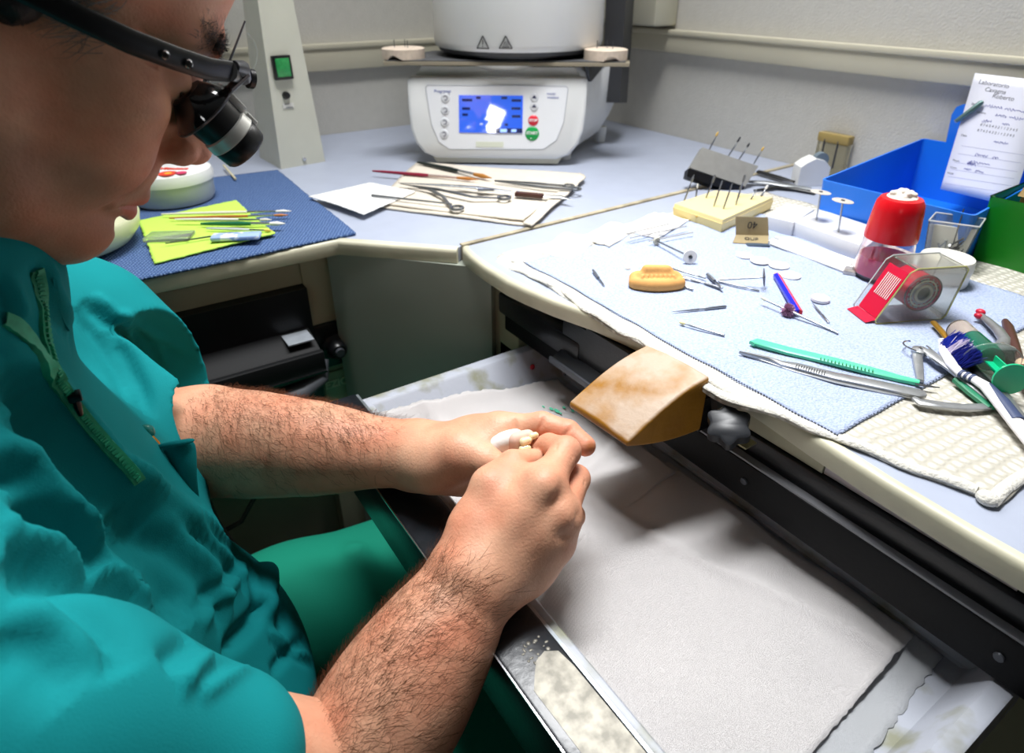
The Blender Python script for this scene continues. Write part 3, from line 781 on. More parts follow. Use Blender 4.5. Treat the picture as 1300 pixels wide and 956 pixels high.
MB().tube([(-.02, .775, .712), (.10, .772, .708), (.175, .772, .712), (.200, .775, .725), (.208, .785, .745)], [.016, .017, .017, .015, .012], 12, flat=.8).build('handle', mat('worn_grey_rubber', '53565c', rough=.55, var=.3, vscale=25), c)
lk = MB().bx(.214, .257, .822, .831, .705, .775, .003).build('lock_housing', BLK, c)
MB().lathe([(.0, .022), (.010, .022), (.013, .018), (.014, .006), (.019, .003), (.019, 0)], (.240, .822, .738), 24, (0, -1, 0)).build('lock_knob', BLK, lk)
MB().lathe([(0, .026), (.006, .026), (.007, .022)], (.240, .822, .738), 20, (0, -1, 0)).build('key_barrel', DKGREY, lk)
pl = MB().bx(.218, .256, .8265, .831, .652, .694, .001).build('badge_plate', CREAM, c)
text_obj('EZIQ', .0165, 'badge_lettering', mat('pale_relief', 'dedac0', rough=.4), pl, frame((.237, .8258, .674), (1, 0, 0), (0, -1, 0)), .0010, bold=.0003)
# right cabinet post and apron under the right worktop
c2 = thing('bench_cabinet', (.60, .40, 0), 'cream steel cabinet carrying the right worktop above the open tray', 'cabinet')
mb = MB().bx(.412, .455, .605, .662, .02, .8825, .002).bx(.4185, .432, .195, .605, .8635, .8825).bx(.50, XR-.01, .15, .69, .02, .74).bx(.50, XR-.01, -.5, .15, .02, .74)
mb.build('body', CREAM, c2)
MB().bx(.470, .480, -.45, .604, .741, .879).build('dark_interior', BLK, c2)  # black sheet added as the dark inside of the cabinet, closing the gap
MB().bx(.412, .417, .618, .650, .745, .775, .002).build('latch', CHR, c2)
MB().bx(.4205, .430, .06, .1945, .8630, .8825).build('white_liner', mat('pinkish_white_card', 'd9ced0', rough=.8, var=.05, vscale=50), c2)
# black telescopic rail
rl = thing('tray_rail', (.43, .1, .8025), 'long black steel runner under the right worktop, carrying the metal tray', 'rail')
MB().bx(.406, .444, -.45, .628, .8025, .840, .0015).build('lower_channel', mat('black_runner', '0b0c0e', rough=.6, bump=.2, bscale=300, spec=.25), rl)
MB().bx(.4070, .4150, -.45, .47, .8402, .8420).build('ledge', mat('ledge_lit_grey', '8a8b90', rough=.6), rl)  # lighter grey stands in for the light on the black runner's upper face
MB().bx(.4150, .444, -.45, .47, .8405, .862, .001).build('upper_channel', BLK, rl)
MB().bx(.398, .424, .47, .632, .828, .856, .004).build('rubber_bumper', BLK, rl)
for y in (.25, .05): MB().lathe([(0, .0015), (.003, .0012), (.0035, 0)], (.4055, y, .822), 14, (-1, 0, 0)).build('rivet', DKGREY, rl)
bxo = thing('drawer_box', (.42, .45, .80), 'open black metal box with a glossy lip, hanging beside the wooden bench peg', 'box')
MB().bx(.400, .4035, .345, .500, .838, .876).bx(.4035, .45, .498, .5005, .80, .876).build('shell', BLK, bxo)
MB().hexa([(.385, .345, .826), (.385, .500, .826), (.415, .500, .816), (.415, .345, .816)], [(.385, .345, .829), (.385, .500, .829), (.415, .500, .845), (.415, .345, .845)]).build('sloping_flap', mat('glossy_black', '202226', rough=.12), bxo)
MB().bx(.383, .386, .345, .502, .823, .831, .001).build('chrome_lip', DKGREY, bxo)
# ---- tray drawer
ty0, ty1 = .035, .582
TRAYM = mat('galvanised_tray', 'a4a8b2', rough=.42, col2='868775', thr=(.34, .50), vscale=26, bump=.3, bscale=120)
tx = thing('pull_out_tray', (.29, .3, .76), 'grey metal pull-out tray with a black front bar, lined with paper towel', 'tray')
x0, x1 = .190, .440
zr, zf = .800, .765
mb = MB()
def loop(x0, x1, y0, y1, z): return [(x0, y0, z), (x1, y0, z), (x1, y1, z), (x0, y1, z)]
rings = [loop(x0, x1, ty0, ty1, zf-.003), loop(x0, x1, ty0, ty1, zr-.001), loop(x0+.002, x1-.002, ty0+.002, ty1-.002, zr), loop(x0+.006, x1-.002, ty0+.012, ty1-.014, zr), loop(x0+.008, x1-.0025, ty0+.014, ty1-.017, zr-.002), loop(x0+.012, x1-.004, ty0+.03, ty1-.040, zf+.002), loop(x0+.014, x1-.006, ty0+.034, ty1-.044, zf)]
vs = [[mb.bm.verts.new(p) for p in r] for r in rings]
for a, b in zip(vs, vs[1:]):
    for k in range(4): mb._face((a[k], a[(k+1) % 4], b[(k+1) % 4], b[k]))
mb._face(vs[0][::-1]); mb._face(vs[-1])
mb.build('pan', TRAYM, tx, angle=30)
BAR = mat('scuffed_black_bar', '1c2026', rough=.28, var=.5, vscale=60, bump=.15, bscale=200)
MB().bx(.146, .1875, -.02, .592, .742, .8035, .0025).build('front_bar', BAR, tx)
MB().bx(.1453, .1464, -.02, .592, .8018, .8032).build('bright_edge', CHR, tx)
MB().bx(.1874, .190, -.02, .59, .780, .8022).build('steel_strip', mat('brushed_steel', '9fa7ad', rough=.3, metal=.8, var=.2, vscale=70), tx)
# worn bare patch on the bar
wp = [(.153, .205), (.160, .214), (.166, .221), (.175, .224), (.183, .219), (.185, .205), (.186, .10), (.186, -.01), (.156, -.01), (.155, .12)]
MB().prism([(x, y, .8034) for x, y in wp], (0, 0, .0005)).build('worn_patch', mat('bare_scratched_metal', '8f8b80', rough=.45, metal=.4, var=.5, vscale=110), tx)
mb = MB()
for k in range(26): mb.ball((random.uniform(.162, .182), random.uniform(.212, .236), .8034), (random.uniform(.0006, .0018), random.uniform(.0006, .0022), .0005), 8)
mb.build('paint_chips', mat('bare_scratched_metal', 'b9b3a5'), tx)
mb = MB()
for px, py in ((660, 452), (668, 462), (676, 466)): mb.ball(P(px, py, .785)+Vector((.0, 0, .0)), (.0035, .0022, .004), 8)
mb.build('red_splash', mat('red_paint', 'a01828', rough=.4), tx)
# ---- paper towels lining the tray
def paper_mat(name, col, sc=420):
    m = mat(name, col, rough=.95, spec=.1, coords='Object'); nt = m.node_tree; N = nt.nodes; L = nt.links; b = N['Principled BSDF']
    tc = [q for q in N if q.type == 'TEX_COORD'][0]; out = None
    for rz, s_ in ((.5, sc), (-1.05, sc*1.3)):
        mp = N.new('ShaderNodeMapping'); mp.inputs['Rotation'].default_value = (0, 0, rz); L.new(tc.outputs['Object'], mp.inputs['Vector'])
        w = N.new('ShaderNodeTexWave'); w.inputs['Scale'].default_value = s_; w.inputs['Distortion'].default_value = 3; w.inputs['Detail'].default_value = 2; w.inputs['Detail Scale'].default_value = 3
        L.new(mp.outputs['Vector'], w.inputs['Vector'])
        if out is None: out = w.outputs['Fac']
        else:
            mx = N.new('ShaderNodeMath'); mx.operation = 'MULTIPLY'; L.new(out, mx.inputs[0]); L.new(w.outputs['Fac'], mx.inputs[1]); out = mx.outputs[0]
    n2 = N.new('ShaderNodeTexNoise'); n2.inputs['Scale'].default_value = 14; n2.inputs['Detail'].default_value = 5; L.new(tc.outputs['Object'], n2.inputs['Vector'])
    ad = N.new('ShaderNodeMath'); ad.operation = 'MULTIPLY_ADD'; L.new(n2.outputs['Fac'], ad.inputs[0]); ad.inputs[1].default_value = 3.0; L.new(out, ad.inputs[2])
    bp = N.new('ShaderNodeBump'); bp.inputs['Strength'].default_value = .9; bp.inputs['Distance'].default_value = .0013; L.new(ad.outputs[0], bp.inputs['Height']); L.new(bp.outputs['Normal'], b.inputs['Normal'])
    return m
PAPER = paper_mat('paper_towel', 'f3efee')
def sm(t): t = max(0, min(1, t)); return t*t*(3-2*t)
def quad_sheet(name, corners, zfn, mt, label, cat, nu=60, nv=60, thick=.0008, group=None, edge=.0, parent=None):
    """corners: 4 world xy in order; zfn(x,y,u,v)"""
    A, B, C_, D_ = [Vector((c[0], c[1], 0)) for c in corners]
    rn = [[random.uniform(-1, 1) for _ in range(max(nu, nv)+1)] for _ in range(4)]
    def fn(u, v):
        p = (A*(1-u)+B*u)*(1-v) + (D_*(1-u)+C_*u)*v
        i, j = round(u*nu), round(v*nv)
        if edge:
            if i in (0, nu): p += (B-A).normalized()*edge*rn[0][j]
            if j in (0, nv): p += (D_-A).normalized()*edge*rn[1][i]
        return (p.x, p.y, zfn(p.x, p.y, u, v))
    me = grid_mesh(name, fn, nu, nv, thick)
    if parent: return mesh_obj(name, me, mt, parent)
    o = mesh_obj(name, me, mt, None, (sum(c[0] for c in corners)/4, sum(c[1] for c in corners)/4, min(v.co.z for v in me.vertices)))
    return tag(o, label, cat, group)
def zp1(x, y, u, v):
    z = .770 + .0022*math.sin(x*38+y*17)*math.sin(y*23+1) + .0012*math.sin(x*70-y*60)
    z += .026*sm((y-.520)/.045) + .020*sm((.225-x)/.030)*sm((y-.12)/.1)*0
    return z
def crease(x, y, x0, y0, dx, dy, w, h):
    d = abs((x-x0)*dy-(y-y0)*dx)/math.hypot(dx, dy); return h*math.exp(-(d/w)**2)
PAP2 = paper_mat('paper_towel_grey', 'dfe2e6', 520)
quad_sheet('paper_towel', [(.222, .06), (.432, .081), (.430, .40), (.210, .40)], lambda x, y, u, v: .7665+.001*math.sin(x*40+y*30), PAP2,
           'lower sheet of paper towel, its corner showing at the near end of the tray', 'paper towel', edge=.0012)
def z2(x, y, u, v): return zp1(x, y, u, v)+.003*math.sin(u*PI)*math.sin(v*9) + crease(x, y, .33, .30, -.3, .9, .006, .004)+crease(x, y, .30, .36, .9, .35, .006, .004)
quad_sheet('paper_towel', [(.204, .085), (.428, .101), (.420, .345), (.208, .345)], lambda x, y, u, v: z2(x, y, u, v)+.001, PAPER,
           'creased white paper towel spread over the bottom of the tray', 'paper towel', edge=.0006)
quad_sheet('paper_towel', [(.206, .30), (.412, .327), (.418, .528), (.200, .556)], lambda x, y, u, v: z2(x, y, u, v)+.0035, PAPER,
           'white paper towel with green stains, running up the back of the tray', 'paper towel', edge=.0008)
sh_ = [o for o in COL.objects if o.name.startswith('paper_towel')][-1]
mb = MB()
for (px, py, r) in ((700, 518, .0022), (707, 520, .003), (716, 516, .0018), (690, 516, .0015), (712, 523, .0013), (727, 521, .0016)):
    p = P(px, py, .7765); z = zp1(p.x, p.y, 0, 0)+.0055; mb.ball((p.x, p.y, z), (r*.8, r*1.6, .0006), 10)
mb.build('green_stain', mat('green_stain', '4fb491', rough=.9), sh_)
for (px, py, r_, lb) in ((717, 755, .0012, 'tiny pink crumb of grinding dust near the front bar of the tray'), (750, 678, .0016, 'tiny pink crumb of grinding dust just right of the nearer hand')):
    p = P(px, py, .772); tag(MB().ball((p.x, p.y, z2(p.x, p.y, .5, .5)+.001), (r_, r_*.8, .0012), 8).build('dust_crumb', mat('pink_crumb', 'b08088', rough=.9)), lb, 'crumb')
# ---- things in the dark under the bench
b_ = thing('storage_box', (.30, .72, 0), 'dark blue box standing in the shadow under the corner of the bench', 'box')
MB().bx(.14, .33, .655, .70, .0, .38, .01).build('body', mat('navy_plastic', '1a2358', rough=.5), b_)
MB().bx(.135, .335, .650, .705, .38, .40, .004).build('lid', mat('navy_plastic', '1a2358'), b_)
tag(MB().tube([(.02, .80, .70), (.03, .78, .55), (.06, .77, .42), (.03, .80, .25), (.05, .8, .01)], .004, 8).tube([(.0, .80, .50), (.06, .78, .53), (.12, .79, .60)], .0035, 8).build('power_cable', mat('dark_cable', '33302c', rough=.5)), 'dark cables hanging in the shadow under the left worktop', 'cable')
# stool under the person
st = thing('work_stool', (-.16, .48, 0), 'round dark swivel stool under the person in teal scrubs', 'stool')
MB().lathe([(0, .40), (.15, .40), (.17, .415), (.172, .44), (.16, .457), (0, .458)], (-.16, .48, 0), 40).build('seat', mat('dark_vinyl', '25272b', rough=.5), st)
MB().cyl((-.16, .48, .05), (-.16, .48, .40), .025).build('pillar', CHR, st)
for k in range(5):
    a_ = 2*PI*k/5+.3; MB().tube([(-.16, .48, .07), (-.16+.24*math.cos(a_), .48+.24*math.sin(a_), .05)], [.02, .014], 10).build('leg', BLK, st)
    MB().ball((-.16+.24*math.cos(a_), .48+.24*math.sin(a_), .024), .024, 14).build('castor', BLK, st)
# ================================================================ LOUPES
def tl(x, y, ly):
    """pixel -> point on the head-frame plane y=ly"""
    r = ray(x, y); return Vector((0, 0, CAMZ)) + r*((HO.y+ly)/r.y)
BLKP = mat('black_plastic', '121315', rough=.35); SIL = mat('brushed_silver', 'd2d2cc', rough=.38, metal=.45, var=.1, vscale=60)
GUN = mat('gunmetal', '55565a', rough=.35, metal=.8)
lp = thing('loupes', H(.11, 0, .02), 'black surgical magnifying loupes worn on the face', 'loupes')
for q in (1, -1):
    ar = MB(); pts = [H(-.03, .080*q, .006), H(.0, .0805*q, .007), H(.028, .0785*q, .010), H(.050, .0745*q, .013), H(.072, .067*q, .018), H(.090, .0575*q, .023), H(.103, .045*q, .029)]
    ar.tube(pts, [.0055, .0058, .0060, .0062, .0062, .0062, .0060], 12, flat=.30, up=(0, q, 0)).build('temple_arm', BLKP, lp)
    MB().tube([H(-.03, .080*q, .005), H(-.05, .078*q, -.012), H(-.058, .075*q, -.035)], [.004, .0045, .004], 10).build('ear_hook', BLKP, lp)
    for k in (0, .012): 
        c = H(.066+k, (.0705-k*.38)*q, .0165+k*.22); MB().lathe([(.0022, -.002), (.0026, .002), (.0018, .0032), (0, .0034)], c, 14, (0, q, 0)).build('hinge_screw', CHR, lp)
MB().tube([H(.102, -.046, .029), H(.111, -.030, .031), H(.115, 0, .032), H(.111, .030, .031), H(.102, .046, .029)], .0045, 10, flat=1.3).build('brow_bar', BLKP, lp)
MB().tube([H(.103, -.044, .032), H(.109, -.036, .034), H(.114, -.030, .030)], [.004, .0055, .005], 10).tube([H(.113, -.034, .034), H(.108, -.033, .014)], [.0062, .0042], 10, flat=.5).build('bridge_bracket', GUN, lp)
MB().tube([tl(290, 82, -.02), tl(311, 27, -.005)], [.0008, .0006], 6).build('lift_rod', GUN, lp)
a, b = tl(296, 96, -.012), tl(318, 100, -.010)
MB().tube([a, b], .0022, 8).lathe([(0, -.002), (.0062, -.0016), (.0062, .0016), (0, .002)], b, 16, (b-a)).build('adjusting_knob', BLKP, lp)
for q in (-1, 1):
    ly = .031*q; A = tl(236, 118, -.031); B = tl(314, 192, -.031)
    ax = (B-A).normalized()
    A0 = Vector((A.x, HO.y+ly, A.z)); B0 = Vector((B.x, HO.y+ly, B.z)); ax = (B0-A0).normalized(); L_ = (B0-A0).length
    br = MB().lathe([(0, 0), (.0105, .0), (.0115, .004), (.0125, .010), (.0155, .012), (.0155, .018), (.0150, L_*.55), (.0148, L_*.60)], A0, 40, ax, cap=False).build('barrel', BLKP, lp)
    MB().lathe([(.0148, L_*.58), (.0158, L_*.60), (.0162, L_*.74), (.0150, L_*.76)], A0, 40, ax, cap=False).build('silver_band', SIL, br)
    MB().lathe([(.0150, L_*.75), (.0158, L_*.78), (.0150, L_*.97), (.0138, L_), (.0125, L_), (.0125, L_-.002)], A0, 40, ax, cap=False).build('front_cap', BLKP, br)
    MB().lathe([(0, L_-.0015), (.007, L_-.0018), (.0126, L_-.0030)], A0, 32, ax, cap=False).build('lens', mat('coated_glass', '2a3530', rough=.05, spec=.9, coat=1), br)
    MB().lathe([(.0105, .0), (.021, .013), (.0212, .0145), (.0105, .0145)], A0, 40, ax, cap=False).build('carrier_lens', mat('clear_ring', '1b1c1e', rough=.08, spec=.8), br)
    MB().torus(A0+ax*.0140, .0212, .0008, ax, 40, 8).build('ring_rim', GUN, br)
    up_ = Vector((0, 0, 1)); up_ = (up_-ax*up_.dot(ax)).normalized(); t_ = A0+ax*L_*.40+up_*.0165
    MB().box(t_, (.020, .008, .006), frame((0, 0, 0), ax, up_).to_3x3(), .0015).build('mount_block', SIL, br)
    MB().box(t_+ax*.016-up_*.001, (.009, .006, .005), frame((0, 0, 0), ax, up_).to_3x3(), .001).build('clip_block', SIL, br)
# ================================================================ EXTRACTION COLUMN (back left)
co_ = thing('control_column', (.34, 1.26, .9), 'leaning cream control column with green lit switch and black button, left of furnace', 'column')
bl, bf, brt = P(330, 200, .9), P(357, 215, .9), P(413, 205, .9); bk = bl+(brt-bf)
tb, tf, trt = D(309, 0, (bl-Vector((0, 0, CAMZ))).length*.985), D(327, 0, 1.10), D(372, 0, 1.12)
tf = PY(327, 0, bf.y+.010); trt = PY(372, 0, brt.y+.010); tb = PY(308, 0, bl.y+.0)
ext = 1.9
def up(b, t): return b+(t-b)*ext
tops = [up(bl, tb), up(bf, tf), up(brt, trt)]; tops.append(tops[0]+(tops[2]-tops[1]))
MB().hexa([bl, bf, brt, bk], tops).build('body', mat('cream_column', 'd0cfc0', rough=.45, var=.04, vscale=20), co_)
fx = (brt-bf).normalized(); fz = ((tf+trt)/2-(bf+brt)/2).normalized(); fn = fx.cross(fz).normalized()
if fn.y > 0: fn = -fn
def onc(x, y, lift=.0):
    r = ray(x, y); o = Vector((0, 0, CAMZ)); t_ = (bf-o).dot(fn)/r.dot(fn); return o+r*t_+fn*lift
Rc = frame((0, 0, 0), fx, fn).to_3x3()
s1, s2, s3, s4 = [onc(*p_) for p_ in ((343, 71), (366, 69), (372, 100), (348, 102))]
swc = (s1+s2+s3+s4)/4; sw_w = ((s2-s1).length+(s3-s4).length)/2; sw_h = ((s4-s1).length+(s3-s2).length)/2
swb = MB().box(swc+fn*.003, (sw_w, sw_h, .008), Rc, .002).build('switch_frame', BLKP, co_)
MB().box(swc+fn*.0065, (sw_w*.74, sw_h*.76, .004), Rc, .0012).build('green_rocker', mat('green_rocker', '2f8a4c', rough=.25, var=.3, vscale=160, emit='2f9a50', estr=.12), swb)
MB().lathe([(0, .007), (.0055, .006), (.0068, 0)], onc(363, 121), 20, fn).build('push_button', BLKP, co_)
MB().box(onc(366, 134, .0004), (.020, .008, .0008), Rc).build('small_label', mat('label_white', 'dcdad2', rough=.6), co_)
MB().box(onc(364, 132, .001), (.010, .0010, .0004), Rc).box(onc(367, 136, .001), (.013, .0010, .0004), Rc).build('label_print', mat('print_grey', '77767a'), co_)
MB().lathe([(0, .003), (.003, .0026), (.0042, 0)], onc(386, 202), 14, fn).build('screw', CHR, co_)
w0 = PY(318, 45, 1.20); tag(MB().tube([PY(314, 42, 1.22), PY(322, 52, 1.22), PY(327, 66, 1.22), PY(325, 82, 1.22), PY(320, 90, 1.22)], .0007, 6).build('thin_wire', mat('grey_wire', 'a0a29c', rough=.4)), 'thin grey wire curling in front of the cream control column', 'wire')
# ================================================================ FURNACE
FK = Vector((.60, .80, 0)); FR = Vector((.80, -.60, 0)); F0 = Vector((.640, 1.015, .9))
def FL(r, k, z): return F0+FR*r+FK*k+Vector((0, 0, z))
WH = mat('furnace_white', 'e3e4e3', rough=.35, var=.02, vscale=20); IV = mat('furnace_ivory', 'd9d6c4', rough=.45)
fu = thing('porcelain_furnace', F0+FK*.15, 'white dental porcelain furnace with blue screen and round heating head on the worktop', 'furnace')
prof = [(-.155, .147), (.155, .147), (.160, .142), (.159, .095), (.156, .062), (.148, .038), (.132, .020), (.110, .012), (-.110, .012), (-.132, .020), (-.148, .038), (-.156, .062), (-.159, .095), (-.160, .142)]
def shell(mb, profs):
    rows = [[mb.bm.verts.new(p) for p in pr] for pr in profs]; n = len(rows[0])
    for a, b in zip(rows, rows[1:]):
        for k in range(n): mb._face((a[k], a[(k+1) % n], b[(k+1) % n], b[k]))
    mb._face(rows[0][::-1]); mb._face(rows[-1]); return mb
def slope(h): return .030*(h/.147)
mb = MB(); cx = .0
shell(mb, [[FL(r*.955, slope(z), .08+(z-.08)*.955) for r, z in prof], [FL(r*.985, slope(z)+.0012, .08+(z-.08)*.985) for r, z in prof],
           [FL(r, slope(z)+.005, z) for r, z in prof], [FL(r, slope(z)+.026, z) for r, z in prof], [FL(r*.96, slope(z)+.032, .08+(z-.08)*.96) for r, z in prof]])
mb.build('front_bezel', WH, fu, angle=50)
mb = MB(); bp = [(-.136, .162), (.136, .162), (.146, .150), (.140, .05), (.120, .014), (-.120, .014), (-.140, .05), (-.146, .150)]
shell(mb, [[FL(r, .052, z) for r, z in bp], [FL(r+(.030 if r > 0 else 0), .11, z) for r, z in bp], [FL(r+(.075 if r > 0 else 0), .19, z+.012*(z < .06)) for r, z in bp], [FL(r+(.100 if r > 0 else .01), .27, z+.045*(z < .06)) for r, z in bp]])
mb.build('body', WH, fu, angle=50)
MB().hexa([FL(-.110, .006, .004), FL(.112, .006, .004), FL(.118, .05, .004), (FL(-.118, .05, .004))], [FL(-.128, .014, .030), FL(.130, .014, .030), FL(.136, .05, .032), FL(-.136, .05, .032)]).build('base_lip', IV, fu)
for r, k in ((-.11, .05), (.125, .06), (-.11, .27), (.20, .22)): MB().cyl(FL(r, k, 0), FL(r, k, .03), .012, .014).build('foot', WH, fu)
# front panel
pn = (FK*-.147+Vector((0, 0, .030))).normalized(); pu = (FK*.030+Vector((0, 0, .147))).normalized()
def FP(r, h, lift=.0): return FL(r+PO[0], slope(h+PO[1])-.0003, h+PO[1])+pn*lift
PO = [0, 0]
pp = [(-.122, .134), (.122, .134), (.126, .130), (.120, .075), (.108, .045), (.085, .030), (-.085, .028), (-.104, .040), (-.117, .070), (-.126, .130)]
mb = MB(); vs = [mb.bm.verts.new(FP(r, h, .0006)) for r, h in pp]; mb._face(vs); pz = mb.build('control_panel', mat('panel_white', 'e9ebef', rough=.25), fu)
mb = MB()
for (a, b) in zip(pp, pp[1:]+pp[:1]): mb.tube([FP(a[0], a[1], .0008), FP(b[0], b[1], .0008)], .0006, 5)
mb.build('panel_outline', mat('outline_grey', 'b9bcc4'), pz)
PO[0] = .009; PO[1] = -.006
SCR = mat('blue_screen', '2a55c8', rough=.03, coat=0, emit='3a68e0', estr=.45, spec=1.0, ior=1.9)
def prect(name, r0, r1, h0, h1, lift, th, mt, par):
    return MB().hexa([FP(r0, h0, lift), FP(r1, h0, lift), FP(r1, h1, lift), FP(r0, h1, lift)], [FP(r0, h0, lift+th), FP(r1, h0, lift+th), FP(r1, h1, lift+th), FP(r0, h1, lift+th)]).build(name, mt, par)
scr = prect('screen', -.076, .038, .062, .124, .0008, .001, SCR, pz)
DB = mat('screen_dark', '14235e', rough=.2, coat=1); LBm = mat('screen_light', '8fb0ff', emit='8fb0ff', estr=.8)
prect('screen_footer', -.010, .038, .062, .070, .0019, .0003, DB, scr)
for r, h, w in ((-.070, .114, .018), (-.070, .100, .014), (-.045, .118, .008), (.018, .114, .017), (.018, .101, .016), (.019, .088, .015), (-.070, .090, .010), (.0, .118, .010), (.006, .074, .006)):
    prect('screen_text', r, r+w, h, h+.004, .0019, .0003, DB, scr)
prect('screen_icon', -.002, .010, .0635, .0690, .0023, .0003, LBm, scr)
prect('screen_icon', .018, .027, .0640, .0685, .0023, .0003, LBm, scr)
def btn(r, h, rad, mt, name='button', par=pz, lift=.0008):
    return MB().lathe([(0, .0018), (rad*.8, .0016), (rad, 0)], FP(r, h, lift), 28, pn).build(name, mt, par)
BG = mat('button_grey', 'd4d6da', rough=.3); INK = mat('ink_dark', '2b2c52', rough=.5)
for r, h in ((-.100, .119), (-.101, .099), (-.102, .079), (-.1035, .059)):
    b_ = btn(r, h, .0080, BG); MB().torus(FP(r, h, .0026), .0034, .0006, pn, 14, 5, .4, 5).build('button_icon', INK, b_)
for r, h, a in ((.058, .121, 0), (.058, .106, 1)):
    b_ = btn(r, h, .0075, BG); MB().prism([FP(r-.004, h-.001, .0028), FP(r+.004, h-.001, .0028), FP(r, h+.004, .0028)], pn*.0003).build('button_icon', INK, b_)
Mt = frame((0, 0, 0), FR, pn)
def ptext(s_, r, h, size, mt, par, lift, name='lettering', bold=0):
    M = Mt.copy(); M.translation = FP(r, h, lift); return text_obj(s_, size, name, mt, par, M, .0002, bold=bold)
rb = btn(.057, .0835, .0092, mat('stop_red', 'e0203a', rough=.3), 'stop_button'); ptext('STOP', .057, .0835, .0062, LBm if 0 else mat('print_white', 'f2f2f2'), rb, .0030, bold=.0002)
gb = btn(.0555, .0615, .0125, mat('start_green', '12a04c', rough=.3), 'start_button'); ptext('START', .0555, .0625, .0070, mat('print_white', 'f2f2f2'), gb, .0030, bold=.0002)
MB().ball(FP(.0535, .0535, .003), (.0015, .0015, .0006), 8).build('start_dot', mat('print_white', 'f2f2f2'), gb)
ptext('Programat', -.105, .130, .0072, mat('print_blue', '5a66a8'), pz, .0008); ptext('P 310', -.098, .1255, .0050, mat('print_grey', '77767a'), pz, .0008)
ptext('ivoclar', .088, .1275, .0060, mat('print_blue', '5a66a8'), pz, .0008); ptext('vivadent', .091, .1215, .0060, mat('print_blue', '5a66a8'), pz, .0008)
prect('name_strip', -.046, .004, .038, .047, .0006, .0007, mat('strip_ivory', 'd8dccb'), pz)
# cooling plate, firing chamber, column
PLM = mat('stone_grey_plate', '5c5d60', rough=.6, var=.3, vscale=60); PLB = mat('brown_plate_edge', '8d8472', rough=.5)
pc_ = FL(0, .13, .168)
MB().lathe([(0, -.018), (.055, -.016), (.075, -.004), (.078, 0)], FL(.01, .10, .172), 40).build('lift_dish', WH, fu)
hw = .205; pl_ = [FL(-hw+.008, .020, .167), FL(hw+.024, .020, .167), FL(hw+.028, .060, .167), FL(.15, .20, .167), FL(-.14, .20, .167), FL(-hw+.002, .060, .167)]
pb = MB().prism(pl_, (0, 0, .006), .001).build('cooling_plate', PLB, fu)
MB().prism([F0*0+p+(Vector((FL(0, .1, .173).x, FL(0, .1, .173).y, p.z))-p)*.03+Vector((0, 0, .0065)) for p in pl_], (0, 0, .0015)).build('plate_top', PLM, pb)
hc = FL(.032, .156, 0); hz = F0.z
MB().lathe([(0, .178), (.138, .178), (.148, .183), (.151, .190)], Vector((hc.x, hc.y, hz)), 64).build('chamber_base', mat('dark_grey_ring', '3c3d40', rough=.5), fu)
MB().lathe([(.0, .188), (.149, .188), (.1555, .192), (.158, .200), (.156, .42), (.14, .45), (0, .46)], Vector((hc.x, hc.y, hz)), 72).build('heating_head', WH, fu, angle=60)
TRI = mat('print_black', '303030', rough=.6)
hd = [o for o in fu.children if o.name.startswith('heating_head')][0]
for px in (613, 642):
    for _i in (0,):
        # centre on the cylinder facing the camera
        r_ = ray(px, 54); o = Vector((0, 0, CAMZ)); c2_ = Vector((hc.x, hc.y)); d2 = Vector((r_.x, r_.y)); A_ = d2.dot(d2); B_ = -2*d2.dot(c2_); C0 = c2_.dot(c2_)-.1585**2
        tt = (-B_-math.sqrt(B_*B_-4*A_*C0))/(2*A_); ctr = o+r_*tt; nn = Vector((ctr.x-hc.x, ctr.y-hc.y, 0)).normalized(); xx = Vector((0, 0, 1)).cross(nn)
        T_ = [ctr+xx*(-.011)+Vector((0, 0, -.009)), ctr+xx*.011+Vector((0, 0, -.009)), ctr+Vector((0, 0, .010))]
        w_ = MB()
        for a, b in zip(T_, T_[1:]+T_[:1]): w_.tube([a+nn*.0006, b+nn*.0006], .0009, 5)
        if px == 613: w_.tube([ctr+nn*.0008+Vector((0, 0, .004)), ctr+nn*.0008-Vector((0, 0, .003))], .0008, 5).ball(ctr+nn*.001-Vector((0, 0, .0058)), .0009, 6)
        else:
            for q in (-.003, 0, .003): w_.tube([ctr+xx*q+nn*.0008+Vector((0, 0, .002)), ctr+xx*(q+.001)+nn*.0008-Vector((0, 0, .002)), ctr+xx*q+nn*.0008-Vector((0, 0, .005))], .0005, 5)
            w_.tube([ctr-xx*.006+nn*.0008-Vector((0, 0, .0068)), ctr+xx*.006+nn*.0008-Vector((0, 0, .0068))], .0007, 5)
        w_.build('warning_triangle', TRI, hd)
cl = MB().hexa([FL(.196, .17, .085), FL(.232, .17, .085), FL(.256, .26, .07), FL(.215, .26, .07)], [FL(.186, .15, .5), FL(.222, .15, .5), FL(.250, .25, .5), FL(.210, .25, .5)]).build('rear_column', mat('anthracite', '3a3b3d', rough=.5), fu)
MB().prism([FL(.154, .062, .163), FL(.185, .135, .163), FL(.2, .17, .163), FL(.163, .080, .135)], FR*.006).build('dark_side_gusset', mat('anthracite', '3a3b3d'), fu)
